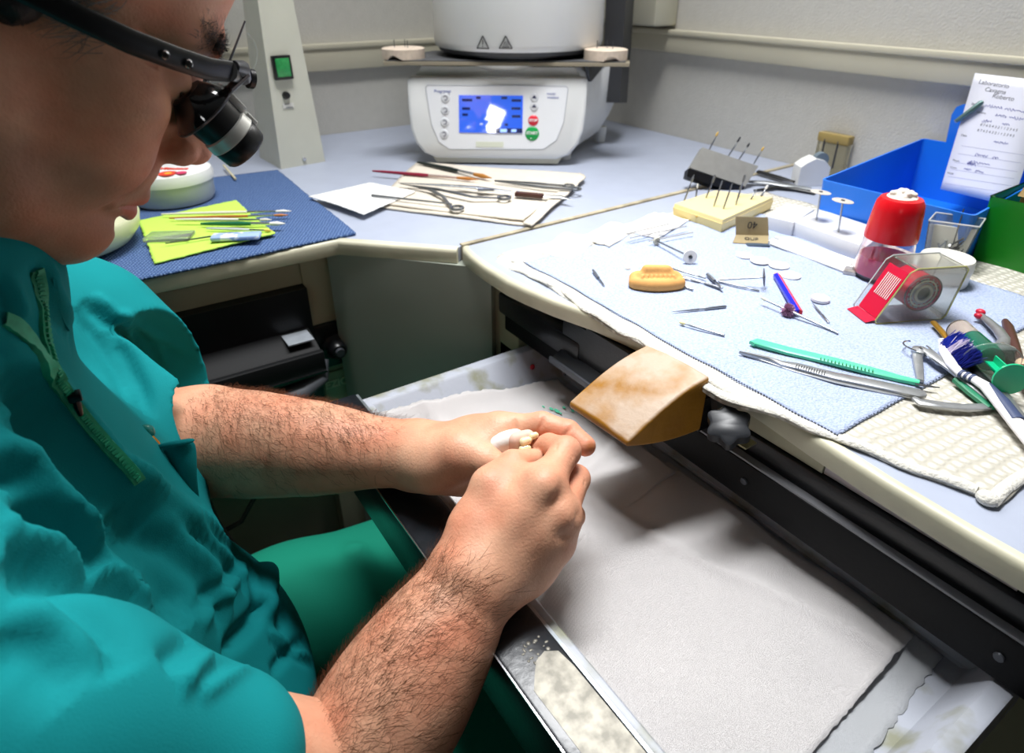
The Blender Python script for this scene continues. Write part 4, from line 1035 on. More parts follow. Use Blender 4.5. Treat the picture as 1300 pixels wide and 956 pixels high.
# firing trays: round honeycomb discs with pins, lying on the plate
HON = mat('honeycomb_ceramic', 'ddcbb8', rough=.85, var=.12, vscale=150)
def disc_tray(c, ang, label):
    t_ = thing('firing_tray', c, label, 'firing tray', 'round firing trays on the furnace plate')
    mb = MB(); n = 40; R0 = .038; top = []; bot = []
    for k in range(n):
        a_ = 2*PI*k/n; r_ = R0; notch = abs(((a_-ang+PI) % (2*PI))-PI)
        zb = .0075*math.sqrt(max(0, 1-(notch/.32)**2)) if notch < .32 else 0
        top.append(Vector((c[0]+r_*math.cos(a_), c[1]+r_*math.sin(a_), c[2]+.016))); bot.append(Vector((c[0]+r_*math.cos(a_), c[1]+r_*math.sin(a_), c[2]+zb)))
    vt = [mb.bm.verts.new(p) for p in top]; vb = [mb.bm.verts.new(p) for p in bot]
    vt2 = [mb.bm.verts.new(Vector((c[0], c[1], c[2]+.016))+(p-Vector((c[0], c[1], c[2]+.016)))*.9+Vector((0, 0, .0015))) for p in top]
    for k in range(n): mb._face((vb[k], vb[(k+1) % n], vt[(k+1) % n], vt[k])); mb._face((vt[k], vt[(k+1) % n], vt2[(k+1) % n], vt2[k]))
    mb._face(vt2); mb._face(vb[::-1]); mb.build('disc', HON, t_)
    for dx, dy in ((.006, .004), (-.012, .010), (.002, -.015)): MB().cyl((c[0]+dx, c[1]+dy, c[2]+.016), (c[0]+dx, c[1]+dy, c[2]+.030), .0006, n=6).build('pin', DKGREY, t_)
disc_tray(FL(-.168, .057, .1750), math.atan2(-E1[1], -E2[1])-.35, 'round cream firing tray on the left end of the furnace plate')
disc_tray(FL(.190, .057, .1750), math.atan2(-E1[1], -E2[1])+.15, 'round cream firing tray on the right end of the furnace plate')
# cream wall box top right of the corner
tag(MB().bx(1.035, XR-.002, 1.045, YB-.03, 1.115, 1.34, .006).build('wall_box', mat('cream_box', 'cdc9b4', rough=.5)), 'cream box on the wall in the corner above the trim', 'box')
# small cast box with cards: white dispenser and amber case by the wall
# ================================================================ LEFT WORKTOP ITEMS
def cloth_quad(name, pts, z, mt, label, cat, n=40, thick=.003, wav=.0012, fold=0, parent=None, edge=.0006):
    ps = [P(x, y, z) for x, y in pts]
    sx, sy = random.uniform(20, 40), random.uniform(20, 40)
    return quad_sheet(name, [(p.x, p.y) for p in ps], lambda x, y, u, v: z+wav*(1+math.sin(x*sx+1)*math.cos(y*sy)), mt, label, cat, n, n, thick, edge=edge, parent=parent)
def waffle_mat(name, col, col2, sc, rot=.6, dist=.0015, mix=True):
    m = mat(name, col, rough=.95, spec=.1); nt = m.node_tree; N = nt.nodes; L = nt.links; b = N['Principled BSDF']; tc = [q for q in N if q.type == 'TEX_COORD'][0]
    mp = N.new('ShaderNodeMapping'); mp.inputs['Rotation'].default_value = (0, 0, rot); L.new(tc.outputs['Object'], mp.inputs['Vector'])
    fs = []
    for d, s_ in (('X', sc), ('Y', sc*.8)):
        w = N.new('ShaderNodeTexWave'); w.bands_direction = d; w.inputs['Scale'].default_value = s_; w.inputs['Distortion'].default_value = 2.6; w.inputs['Detail'].default_value = 2; w.inputs['Detail Scale'].default_value = 1.5
        L.new(mp.outputs['Vector'], w.inputs['Vector']); fs.append(w.outputs['Fac'])
    mx = N.new('ShaderNodeMath'); mx.operation = 'MULTIPLY'; L.new(fs[0], mx.inputs[0]); L.new(fs[1], mx.inputs[1])
    rp = N.new('ShaderNodeValToRGB'); rp.color_ramp.elements[0].color = srgb(col2); rp.color_ramp.elements[1].color = srgb(col); rp.color_ramp.elements[0].position = .05; rp.color_ramp.elements[1].position = .5
    L.new(mx.outputs[0], rp.inputs['Fac']); L.new(rp.outputs['Color'], b.inputs['Base Color'])
    bp = N.new('ShaderNodeBump'); bp.inputs['Strength'].default_value = 1; bp.inputs['Distance'].default_value = dist; L.new(mx.outputs[0], bp.inputs['Height']); L.new(bp.outputs['Normal'], b.inputs['Normal'])
    return m
BLT = waffle_mat('blue_waffle', '6f88b2', '425985', 75, .55)
bt = cloth_quad('tea_towel', [(60, 380), (452, 296), (352, 216), (150, 240)], .9035, BLT, 'dark blue waffle-weave cloth lying on the left worktop', 'cloth', 60, .0030, .0008)
LIM = mat('lime_cloth', 'bde35c', rough=.9, bump=.5, bscale=600)
lc = cloth_quad('cleaning_cloth', [(196, 334), (350, 298), (300, 256), (176, 280)], .9075, LIM, 'lime green microfibre cloth under the brushes, on the dark blue cloth', 'cloth', 40, .0018, .0012, edge=.001)
# water tub
CLR = mat('clear_plastic', 'eef2f2', rough=.08, trans=.92, ior=1.35, spec=.4); MILK = mat('milky_plastic', 'dfe4e2', rough=.25, trans=.35, ior=1.3)
WHP = mat('white_plastic', 'e6e6e4', rough=.35); WHM = mat('white_matte', 'e2e1dc', rough=.8, var=.04, vscale=60)
cw = P(222, 252, .906); R_ = .060
tu = thing('plastic_tub', (cw.x, cw.y, .906), 'round translucent tub with a colourful sticker on its lid, behind the face', 'tub')
MB().lathe([(0, .0), (R_*.92, 0), (R_*.98, .006), (R_, .030), (R_*1.01, .034), (R_*.97, .034), (R_*.95, .006), (0, .004)], (cw.x, cw.y, .906), 56).build('bowl', MILK, tu)
li = MB().lathe([(R_*1.03, .030), (R_*1.04, .038), (R_*1.0, .045), (R_*.9, .048), (0, .048)], (cw.x, cw.y, .906), 56, cap=False).build('lid', WHP, tu)
ca, cb = .8328, -.5535
def lidpt(a, b): return Vector((cw.x+a*ca+b*.5535, cw.y+a*cb+b*.8328, .9545))
for a, b, r, c_, nm in ((-.016, -.026, .010, '6a2a9a', 'sticker_purple'), (.006, -.030, .010, 'e2452f', 'sticker_red'), (-.030, -.012, .009, '8a35b0', 'sticker_violet'), (.007, -.030, .004, 'f0b030', 'sticker_yellow'), (-.015, -.024, .004, '7fc24a', 'sticker_green'), (.020, -.026, .006, 'd83a6a', 'sticker_pink')):
    MB().lathe([(r*1.3, 0), (r*1.3, .0006+.0004*(r < .005)), (0, .0006+.0004*(r < .005))], lidpt(a*1.25+.012, b*1.15-.006), 20).build('sticker', mat(nm, c_, rough=.5), li)
text_obj('Vitasan', .015, 'sticker_lettering', mat('sticker_red', 'e2452f'), li, frame(lidpt(.016, -.012), (ca, cb, 0), (0, 0, 1)), .0004, bold=.0006)
# cream bowl / lid
cc = P(84, 318, .905)
dsh = thing('cream_dish', (cc.x, cc.y, .905), 'large round cream plastic dish on the blue cloth, below the chin', 'dish')
MB().lathe([(0, 0), (.062, 0), (.084, .006), (.096, .020), (.0995, .036), (.0980, .039), (.0945, .038), (.090, .028), (.060, .022), (0, .020)], (cc.x-.008, cc.y+.010, .905), 64).build('bowl', mat('cream_plastic', 'dcdcb8', rough=.35), dsh)
# stick
def rod(name, a, b, r0, r1, mt, label, cat, group=None, n=8): return tag(MB().tube([a, b], [r0, r1], n).build(name, mt), label, cat, group)
rod('wooden_stick', P(284, 210, .9080), P(299, 227, .9080), .0018, .0018, mat('pale_wood', 'd8cdaa', rough=.7), 'short pale wooden stick at the far edge of the blue cloth', 'stick')
# brushes on the lime cloth
def brush(a, b, hcol, label, fer=.22, tip=.12, r=.0026, hair='c9a06a', fercol=None):
    a, b = Vector(a), Vector(b); d = b-a; L_ = d.length; t = thing('brush', a, label, 'brush', None)
    MB().tube([a, a+d*.1, a+d*.45, a+d*(1-fer-tip)], [r*.45, r*.7, r, r*.8], 10).build('handle', mat('h_'+hcol, hcol, rough=.3), t)
    MB().tube([a+d*(1-fer-tip), a+d*(1-tip)], [r*.8, r*.62], 10).build('ferrule', fercol or CHR, t)
    MB().tube([a+d*(1-tip), a+d*(1-tip*.5), b], [r*.65, r*.95, r*.15], 10).build('bristles', mat('b_'+hair, hair, rough=.8), t)
    return t
Z = .9135
brush(P(205, 272, Z), P(370, 268, Z+.002), 'e2ddd2', 'white-handled brush lying topmost and farthest on the lime cloth', r=.0024, hair='eceae2')
brush(P(215, 277, Z), P(366, 273, Z+.001), 'b06a38', 'brown-handled brush with an orange-brown shaft on the lime cloth', hair='c07a44', r=.0022)
brush(P(222, 278.5, Z+.003), P(345, 279, Z+.002), 'ecebe6', 'plain white stick-like brush across the lime cloth', hair='d8d4c8', r=.0022)
brush(P(255, 284, Z), P(362, 284, Z), '1f6a48', 'dark green brush with a white tip pointing right on the lime cloth', r=.0032, hair='e8e6dd', tip=.18)
brush(P(262, 290, Z-.001), P(346, 293, Z-.001), 'c8ccd2', 'grey-handled brush with a yellow tip on the lime cloth', r=.0022, hair='c9b04a')
rod('modelling_probe', P(210, 309, .9125), P(268, 300, .9125), .0008, .0012, GUN, 'thin grey probe at the near edge of the lime cloth', 'probe')
pkb = MB().box((P(300, 300, .914)), (.060, .020, .006), Matrix.Rotation(-.45, 3, 'Z'), .0025).build('sachet', mat('blue_white_film', '9fb8e4', rough=.2, col2='e8ecf4', vscale=90, thr=(.45, .5)))
tag(pkb, 'blue and white plastic sachet among the brushes on the lime cloth', 'sachet')
sp_ = P(215, 300, .912)
tag(MB().box(sp_, (.055, .030, .005), Matrix.Rotation(-.5, 3, 'Z'), .0015).build('clear_case', CLR), 'flat clear plastic case on the left of the lime cloth', 'case')
# napkin and beige cloth with instruments
BEI = mat('beige_cloth', 'd3cabb', rough=.95, bump=.7, bscale=500, var=.06, vscale=80)
bc = cloth_quad('folded_cloth', [(470, 262), (672, 287), (742, 222), (528, 207)], .9025, BEI, 'folded beige cloth in front of the furnace, under the instruments', 'cloth', 40, .002, .0010, edge=.0008)
cloth_quad('upper_fold', [(476, 258), (664, 281), (738, 221), (530, 206)], .9052, BEI, '', '', 40, .0018, .0010, parent=bc, edge=.001)
cloth_quad('side_fold', [(664, 283), (676, 286), (744, 226), (736, 220)], .9075, BEI, '', '', 20, .002, .0016, parent=bc, edge=.001)
cloth_quad('paper_napkin', [(392, 250), (462, 273), (528, 243), (470, 233)], .9085, mat('napkin_white', 'f0efec', rough=.9, bump=.4, bscale=300), 'white paper napkin lying over the corner of the beige cloth', 'napkin', 30, .0012, .0012, edge=.001)
ZI = .9105
t = brush(P(473, 217, ZI), P(608, 228, ZI+.001), '8a1f38', 'dark red brush with an orange tuft, left end overhanging the beige cloth', r=.0032, hair='b07030', tip=.20, fer=.26, fercol=mat('pink_silver', 'd0b8b0', rough=.3, metal=.8))
t = brush(P(530, 206, ZI), P(624, 226, ZI+.002), '1b2422', 'black brush with a brown tuft, lying just in front of the furnace', r=.0042, hair='a8702c', tip=.22, fer=.2)
# scissors
STEEL = mat('instrument_steel', 'a6a9ad', rough=.28, metal=1.0)
sc = thing('scissors', P(560, 244, ZI), 'steel scissors with two finger rings on the beige cloth', 'scissors')
r1, r2 = P(580, 264, ZI), P(640, 251, ZI+.001)
MB().torus(r1, .0088, .0024, (0, 0, 1), 28, 8).tube([r1+Vector((-.004, .009, 0)), P(562, 249, ZI+.001), P(545, 240, ZI+.002), P(508, 233, ZI+.002)], [.0024, .0030, .0036, .0010], 8, flat=.6).build('blade_half', STEEL, sc)
MB().torus(r2, .0088, .0024, (0, 0, 1), 28, 8).tube([r2+Vector((-.009, .003, 0)), P(600, 250, ZI+.003), P(555, 240, ZI+.004), P(512, 234, ZI+.002)], [.0024, .0030, .0036, .0010], 8, flat=.6).build('blade_half', STEEL, sc)
MB().lathe([(0, .002), (.0022, .0018), (.0026, 0)], P(558, 241, ZI+.003), 14).build('pivot_screw', STEEL, sc)
sc = thing('haemostat', P(690, 236, ZI), 'slender steel clamp with rings at the right end of the beige cloth', 'clamp')
a = P(722, 236, ZI+.002)
MB().torus(a, .0078, .0021, (0, 0, 1), 24, 8).tube([a+Vector((-.006, .004, 0)), P(680, 233, ZI+.003), P(628, 229, ZI+.001)], [.0024, .0028, .0010], 8).build('arm', STEEL, sc)
a = P(731, 240, ZI+.001)
MB().torus(a, .0074, .0021, (0, 0, 1), 24, 8).tube([a+Vector((-.007, .001, 0)), P(690, 238, ZI+.002), P(628, 230, ZI+.001)], [.0024, .0028, .0010], 8).build('arm', STEEL, sc)
kn = thing('wax_knife', P(560, 236, ZI), 'steel wax knife with a dark brown riveted handle, right part of the beige cloth', 'knife')
MB().tube([P(505, 232, ZI+.004), P(560, 235, ZI+.004), P(605, 238, ZI+.004), P(650, 243, ZI+.003)], [.0008, .0042, .0048, .0026], 10, flat=.4).build('blade', STEEL, kn)
hA, hB = P(654, 246, ZI+.002), P(690, 249, ZI+.002); hd_ = (hB-hA)
h_ = MB().box((hA+hB)/2, (hd_.length, .0105, .007), frame((0, 0, 0), hd_, (0, 0, 1)).to_3x3(), .002).build('handle', mat('dark_brown_wood', '4a2a22', rough=.4), kn)
for q in (.12, .85): MB().lathe([(0, .0012), (.0017, .001), (.002, 0)], hA+hd_*q+Vector((0, 0, .0032)), 12).build('rivet', CHR, h_)
MB().tube([P(690, 249, ZI+.002), P(712, 250, ZI+.001), P(728, 254, ZI)], [.0035, .005, .0006], 8, flat=.4).build('spatula_end', STEEL, kn)
rod('probe', P(472, 248, .9115), P(574, 259, .9115), .0022, .0012, mat('brushed_grey', '9a9ca0', rough=.35, metal=.9), 'straight grey probe lying from the napkin to the scissors ring', 'probe')
mir = thing('carver', P(600, 237, ZI), 'steel carver with a broad flat middle, next to the brown-handled knife', 'carver')
MB().box(P(617, 241, ZI+.003), (.026, .010, .003), Matrix.Rotation(-.5, 3, 'Z'), .001).build('flat_shank', STEEL, mir)
MB().tube([P(608, 239, ZI+.003), P(585, 236, ZI+.002), P(568, 235, ZI+.001)], [.0025, .0016, .0006], 8).build('tip', STEEL, mir)
# ================================================================ RIGHT WORKTOP ITEMS
ZT = .9050   # towel surface
WOV = waffle_mat('white_woven', 'dedace', 'b4b0a4', 40, .08, .0018)
TER = mat('blue_terry', 'b2bcd6', rough=.98, spec=.05, col2='9dabc8', vscale=420, thr=(.35, .6), bump=1.6, bscale=620)
HEMW = mat('white_terry', 'd2cfc6', rough=.98, bump=1.4, bscale=420)
def wob(s, a=.004): return a*(math.sin(s*9+1)+.6*math.sin(s*23+2)+.35*math.sin(s*51))
def tx(y): return .036*sm((.27-y)/.19)
def sheet_xy(name, X0, X1, Y0, Y1, nu, nv, mt, parent, zb, th, amp=.0006, wa=.004, droop=False, loc=None, ramp=None):
    def fn(u, v):
        x0 = X0+(wob(v, wa) if wa else 0); x1 = X1+(wob(v+3, wa)); y0 = Y0+wob(u+5, wa*.6); y1 = Y1+wob(u+7, wa*.8)
        y = y0+(y1-y0)*v; x0 += tx(y) if droop else 0; x = x0+(x1-x0)*u; z = zb+amp*(math.sin(x*60+y*40)+math.sin(y*85-x*31))
        if droop and x < .404: z -= .55*(.404-x)
        return (x, y, z)
    return grid_mesh(name, fn, nu, nv, th)
tw = thing('bench_towel', (.40, .36, .9005), 'towel on the bench with pale blue terry centre and white woven borders', 'towel')
mesh_obj('woven_base', sheet_xy('woven_base', .396, .905, .090, .634, 80, 100, WOV, tw, .9034, .0028, .0005, .0035, True), WOV, tw)
mesh_obj('blue_panel', sheet_xy('blue_panel', .4125, .800, .190, .594, 80, 90, TER, tw, .9053, .0018, .0005, .0012), TER, tw)
mesh_obj('front_band', sheet_xy('front_band', .3975, .4150, .192, .632, 10, 90, HEMW, tw, .9046, .0022, .0004, .0012, True), HEMW, tw)
mesh_obj('side_band', sheet_xy('side_band', .405, .700, .588, .632, 60, 12, HEMW, tw, .9050, .0022, .0006, .0020), HEMW, tw)
mb = MB()                                                                 # rolled hem along the front
pts = [(.3965+tx(y)+wob((y-.09)/.544, .0035), y) for y in [.105+.52*k/60 for k in range(61)]]
mb.tube([(x+.003, y, .9035-(.55*max(0, .404-x-.003))+.0005*math.sin(y*120)) for x, y in pts], [.0046+.0007*math.sin(k*1.7) for k in range(61)], 10, flat=.55)
mb.tube([(.434+.02*k, .094+.0015*math.sin(k*1.3), .904) for k in range(22)], [.0045]*22, 10, flat=.6)
mb.ball((.4360, .097, .904), (.0065, .007, .0045), 16); mb.build('hem', HEMW, tw)
STI = mat('stitch_dark', '5a6276', rough=.9)
mb = MB()
for k in range(150):
    y = .192+k*.0027; x = .4125+wob((y-.19)/.404, .0012)-.0004
    mb.box((x, y, .9058), (.0011, .0014, .0008), Matrix.Rotation(random.uniform(-.6, .6), 3, 'Z'))
for k in range(80):
    x = .414+k*.0048; mb.box((x, .190+wob((x-.41)/.39+5, .0007), .9058), (.0012, .0009, .0008), Matrix.Rotation(random.uniform(-.6, .6), 3, 'Z'))
st_ = mb.build('stitching', STI, tw)
# white tissues at the back left of the towel
tis = mat('tissue', 'f2f0ec', rough=.95, col2='e6cfcb', vscale=26, thr=(.30, .42), bump=.5, bscale=200)
def crumple(name, c, sx, sy, rot, h, label, cat, mt, n=26):
    ph = [random.uniform(0, 6) for _ in range(6)]
    def fn(u, v):
        a, b = (u-.5)*sx*(1+.03*math.sin(v*17+ph[0])), (v-.5)*sy*(1+.03*math.sin(u*13+ph[1]))
        z = h*(abs(math.sin(u*9+v*4+ph[2]))*.6+abs(math.sin(v*12-u*5+ph[3]))*.4)*math.sin(PI*min(1, max(0, u)))**.4*math.sin(PI*v)**.4
        return (c[0]+a*math.cos(rot)-b*math.sin(rot), c[1]+a*math.sin(rot)+b*math.cos(rot), c[2]+z+.001)
    return tag(mesh_obj(name, grid_mesh(name, fn, n, n, .0008), mt, None, c), label, cat)
crumple('tissue', P(722, 312, .9045), .085, .050, .5, .0025, 'flat white tissue at the far left end of the towel', 'tissue', HEMW)
crumple('tissue', P(775, 297, .9060), .085, .045, .35, .004, 'white tissue bunched up behind the orange plaster model', 'tissue', HEMW)
crumple('tissue', P(832, 286, ZT+.001), .095, .055, .3, .007, 'pink-stained white tissue in front of the yellow bur block', 'tissue', tis)
for (x0_, y0_, x1_, y1_, h) in ((800, 302, 872, 287, .008), (795, 297, 850, 284, .012), (824, 306, 880, 295, .006)):
    rod('metal_strip', P(x0_, y0_, ZT+h), P(x1_, y1_, ZT+h), .0009, .0009, mat('pale_strip', 'c9c6c2', rough=.4, metal=.4), 'thin pale polishing strip lying on the pink-stained tissue', 'strip', 'polishing strips on the tissue', 6)
# ---- burs and mandrels
def bur(a, b, kind, label, r=.00118, head=.10, hcol=None, group=None, name='dental_bur', cat='bur'):
    """shank a -> head end b"""
    a, b = Vector(a), Vector(b); d = b-a; t = thing(name, a, label, cat, group); s_ = a+d*(1-head)
    MB().tube([a, a+d*.02, a+d*(1-head-.12), a+d*(1-head-.10), s_], [r*.8, r, r, r*.75, r*.6], 10).build('shank', STEEL, t)
    hm = mat('hd_'+(hcol or 'steel'), hcol, rough=.5) if hcol else mat('cut_steel', '85888d', rough=.4, metal=.9, bump=.6, bscale=900)
    prof = {'cone': [.9, 1.5, 1.2, .3], 'flame': [.8, 1.5, 1.1, .2], 'cyl': [1.3, 1.4, 1.4, 1.2], 'needle': [.8, .7, .45, .1], 'ball': [.8, 1.9, 1.9, .5], 'pin': [.9, .9, .9, .8]}[kind]
    MB().tube([s_, s_+d*head*.3, s_+d*head*.7, b], [r*q for q in prof], 10).build('head', hm, t); return t
ZB = ZT+.0022
bur(P(767, 363, ZB), P(753, 343, ZB), 'cyl', 'short dark steel bur lying alone left of the orange plaster model', head=.5)
bur(P(922, 389, ZB), P(852, 396, ZB), 'needle', 'grey tapered steel bur below right of the orange plaster model', head=.5, r=.0014)
bur(P(920, 426, ZB), P(862, 409, ZB), 'cone', 'steel bur with a cream pointed tip, nearest the front edge of the towel', head=.14, hcol='d9cf9a')
bur(P(880, 368, ZB), P(864, 362, ZB), 'pin', 'short steel pin poking out beside the orange plaster model', head=.2)
bur(P(850, 340, ZB+.002), P(896, 353, ZB+.002), 'pin', 'upper steel shank in the bundle of burs behind the orange plaster model', head=.2)
bur(P(850, 345, ZB), P(915, 366, ZB), 'cyl', 'long steel bur running under the bundle behind the plaster model', head=.3)
bur(P(852, 349, ZB), P(888, 358, ZB), 'pin', 'steel bur with a tiny red ring in the bundle behind the plaster model', head=.3)
bur(P(917, 366, ZB+.0018), P(898, 348, ZB+.0018), 'cyl', 'dark fluted bur lying crosswise over the bundle', head=.5, r=.0015)
bur(P(912, 357, ZB), P(964, 369, ZB), 'pin', 'plain steel mandrel under the disc mandrel', head=.2)
bur(P(1052, 410, ZB), P(1031, 384, ZB), 'needle', 'slim grey steel point beside the single white disc', head=.5, r=.0013)
# wheel mandrels
def wheel(a, b, R_, th, label, col, ndir=None, extra=None):
    a, b = Vector(a), Vector(b); ax = (b-a).normalized() if ndir is None else Vector(ndir).normalized()
    t = thing('disc_mandrel', a, label, 'mandrel'); MB().tube([a, b], [.0012, .0011], 10).build('shank', STEEL, t)
    w = MB().lathe([(0, -th/2), (R_*.95, -th/2), (R_, -th*.3), (R_, th*.3), (R_*.95, th/2), (0, th/2)], b, 36, ax).build('disc', mat('disc_'+col, col, rough=.6), t)
    MB().lathe([(0, th/2+.0012), (.0022, th/2+.001), (.0026, th/2)], b, 14, ax).build('screw_head', STEEL, w); return t
wheel(P(913, 355, ZB+.001), P(970, 352, ZB+.0115), .0100, .0008, 'thin dark separating disc standing upright on its mandrel', '6a6c70')
a = P(834, 306, ZB+.004); b = P(876, 326, ZB+.006)
t = wheel(a, b, .0082, .0035, 'white rubber wheel on a steel mandrel, behind the orange plaster model', 'd9dadb', ndir=(-.55, -.75, .25))
MB().lathe([(0, -.001), (.0045, -.001), (.0055, .001), (.0035, .0024), (0, .0026)], a, 20, (a-b)).build('felt_tip', mat('felt_cream', 'cfcbb8', rough=.9), t)
br_ = thing('bristle_mandrel', P(1064, 423, ZB), 'mauve bristle wheel on a steel mandrel beside the red and blue pencil', 'polishing brush')
A_, B_ = P(1064, 423, ZB), P(968, 379, ZB+.006)
MB().tube([A_, lerp(A_, B_, .5)+Vector((0, 0, .0)), B_], [.0012, .0014, .0011], 10).build('shank', STEEL, br_)
MB().tube([lerp(A_, B_, .94), lerp(A_, B_, .97), B_+(B_-A_)*.04], [.0013, .0018, .0003], 10).build('cream_tip', mat('felt_cream', 'cfcbb8'), br_)
cw_ = lerp(A_, B_, .64); ax = (B_-A_).normalized(); roots = []
for _ in range(1500):
    v_ = Vector(np.random.normal(0, 1, 3)); v_ = (v_-ax*v_.dot(ax)*.6).normalized(); roots.append((np.array(cw_+ax*random.uniform(-.0022, .0022)), np.array(v_), np.array(v_)))
mb = MB()
for p_, n_, d_ in roots[:900]:
    p_ = Vector(p_); d_ = Vector(d_); L_ = random.uniform(.0058, .0080); w_ = Vector(np.cross(d_, np.random.normal(0, 1, 3))).normalized()*.00035; L_ *= .92
    vs = [mb.bm.verts.new(q) for q in (p_-w_, p_+w_, p_+d_*L_+w_, p_+d_*L_-w_)]; mb._face(vs)
hb_ = mb.build('bristles', mat('mauve_bristle', 'c294b2', rough=.8), br_, smooth=False); hb_['kind'] = 'stuff'
MB().ball(cw_, .0034, 14).build('bristle_core', mat('mauve_core', '7a5068', rough=.9), br_)
# white paper discs
dl = ['white polishing disc nearest the folded brown card', 'second white polishing disc from the folded brown card', 'third white polishing disc, just above the pencil tip', 'white polishing disc half hidden behind the pencil tip', 'single thicker white disc right of the pencil']
for (px, py, r, h), lb in zip(((945, 325, .0098, .0012), (965, 331.5, .0117, .0012), (989, 337.5, .0117, .0012), (1003, 350, .0117, .0012), (1041, 381, .0094, .0030)), dl):
    c = P(px, py, ZT+.001); d_ = thing('polishing_disc', c, lb, 'disc', 'white polishing discs on the towel')
    MB().lathe([(0, 0), (r*.97, 0), (r, h*.4), (r*.98, h), (r*.2, h*1.05), (0, h*1.0)], c, 40).build('disc', mat('disc_white', 'ecebea', rough=.6), d_)
    MB().lathe([(.0016, h*1.05), (.0016, h*1.12), (0, h*1.12)], c, 12).build('centre_hole', mat('hole_grey', 'bcbcbc', rough=.7), d_)
tag(MB().ball(P(797, 341, ZT+.001), (.0035, .003, .0030), 10).build('plaster_crumb', mat('crumb', 'e9e5d8', rough=.9)), 'small off-white crumb left of the mandrels on the blue terry', 'crumb')
# pencil
pc = thing('pencil', P(985, 347, ZB), 'short two-colour pencil, red on one side and blue on the other', 'pencil')
A_, B_ = P(986, 350, ZB+.0025), P(1014, 397, ZB+.0025); d = (B_-A_).normalized(); sd_ = d.cross(Vector((0, 0, 1))).normalized()
for q, c_ in ((-1, 'pen_red'), (1, 'pen_blue')):
    rows = []
    for c0 in (A_, B_): rows.append([c0+sd_*q*(math.sin(a_)*.0042)+Vector((0, 0, math.cos(a_)*.0036)) for a_ in (0, PI/3, 2*PI/3, PI)])
    mb = MB(); v0 = [mb.bm.verts.new(p) for p in rows[0]]; v1 = [mb.bm.verts.new(p) for p in rows[1]]
    for k in range(3): mb._face((v0[k], v0[k+1], v1[k+1], v1[k]))
    mb._face(v0); mb._face(v1[::-1]); mb._face((v0[0], v0[3], v1[3], v1[0]))
    mb.build('red_half' if q < 0 else 'blue_half', mat(c_, 'e01c30' if q < 0 else '1a22c0', rough=.25), pc, smooth=False)
MB().tube([A_, A_-d*.008, A_-d*.0095], [.0034, .0010, .0002], 10).build('sharpened_tip', mat('pencil_wood', 'd6a878', rough=.7), pc)
# ---- orange plaster model
om = thing('plaster_model', P(834, 366, ZT), 'orange plaster cast of a row of teeth on a curved base', 'dental model')
c = P(834, 367, ZT); u = Vector((E2[0], E1[0], 0)); w = Vector((E2[1], E1[1], 0))
def OM(a, b, z): return np.array(c+u*a+w*b+Vector((0, 0, z)))
s = SDF(np.array(c)-.05, np.array(c)+.05, .0007)
n_ = 13
for i in range(n_):
    a_ = -1+2*i/(n_-1); x_ = a_*.0240; y_ = .006*(1-a_*a_)*-1
    s.cap(OM(x_, y_+.003, .0060), OM(x_*.9, .012, .0075), .0068, .0075, .004)
s.apply(s, lambda X, Y, Z: (Z-c.z-.0006+0*X+0*Y).astype(np.float32), s.lo, s.lo+.1, 0, 'sub')
for i in range(9):
    a_ = -1+2*i/8; s.cap(OM(a_*.0165, -.0010*(1-a_*a_)+.006, .0125), OM(a_*.0120, .0085, .0190), .0058, .0040, .003)
s.cap(OM(-.012, .008, .0200), OM(.010, .008, .0195), .0045, .0042, .003)
for i in range(7):
    a_ = -1+2*(i+.5)/7; s.cap(OM(a_*.0172, -.0020, .0150), OM(a_*.0168, -.0010, .0168), .0013, .0009, .0012, 'sub')
for i in range(8):
    a_ = -1+2*(i)/7; s.cap(OM(a_*.0172, -.0006, .0135), OM(a_*.0168, .0002, .0152), .0019, .0015, .0010)
s.cap(OM(-.014, -.001, .0205), OM(.008, -.002, .0222), .0016, .0016, .002, 'sub')
v, q = s.net(); mesh_obj('cast', np_mesh('cast', v, q), mat('orange_plaster', 'e4a861', rough=.75, var=.08, vscale=120, bump=.3, bscale=500), om)
# ---- yellow bur block with eight burs
yb = thing('bur_block', P(900, 275, .9045), 'yellow plastic bur block with a row of burs stuck in its top', 'bur block')
Yc = [P(853, 274, .9045), P(915, 296, .9045), P(980, 265, .9045), P(906, 256, .9045)]
hgt = .0175; cen = sum(Yc, Vector())/4
def yinset(k, z): return [cen+(p-cen)*k+Vector((0, 0, z)) for p in Yc]
MB().hexa(yinset(.97, 0), yinset(1.0, hgt*.72)).build('base', mat('yellow_plastic', 'eed793', rough=.35), yb)
MB().hexa(yinset(.985, hgt*.72), yinset(.97, hgt)).build('lid', mat('yellow_top', 'ecd99c', rough=.35), yb)
fm = (Yc[0]+Yc[1])/2+Vector((0, 0, hgt*.6)); MB().ball(fm, (.0016, .0016, .0012), 10).build('catch', mat('yellow_dark', 'c09a40', rough=.5), yb)
bl_ = [((868, 257), (881, 222), 'flame', None, 'bur at the left end of the yellow block'), ((883, 253), (886, 233), 'pin', 'e8e8e6', 'short white-tipped bur, second in the yellow block'),
       ((895, 255), (908, 222), 'cyl', None, 'fluted bur, third from the left in the yellow block'), ((905, 266), (917, 229), 'pin', None, 'plain shank, fourth from the left in the yellow block'),
       ((917, 269), (931, 229), 'needle', None, 'tall bur in the middle of the front row of the yellow block'), ((933, 264), (942, 233), 'flame', None, 'tall bur right of the middle in the yellow block'),
       ((936, 254), (946, 222), 'cyl', None, 'bur behind the tall ones in the yellow block'), ((951, 257), (961, 240), 'needle', None, 'short dark bur near the right end of the yellow block'), ((964, 253), (975, 235), 'cyl', 'e4e4e2', 'thick white bur at the right end of the yellow block')]
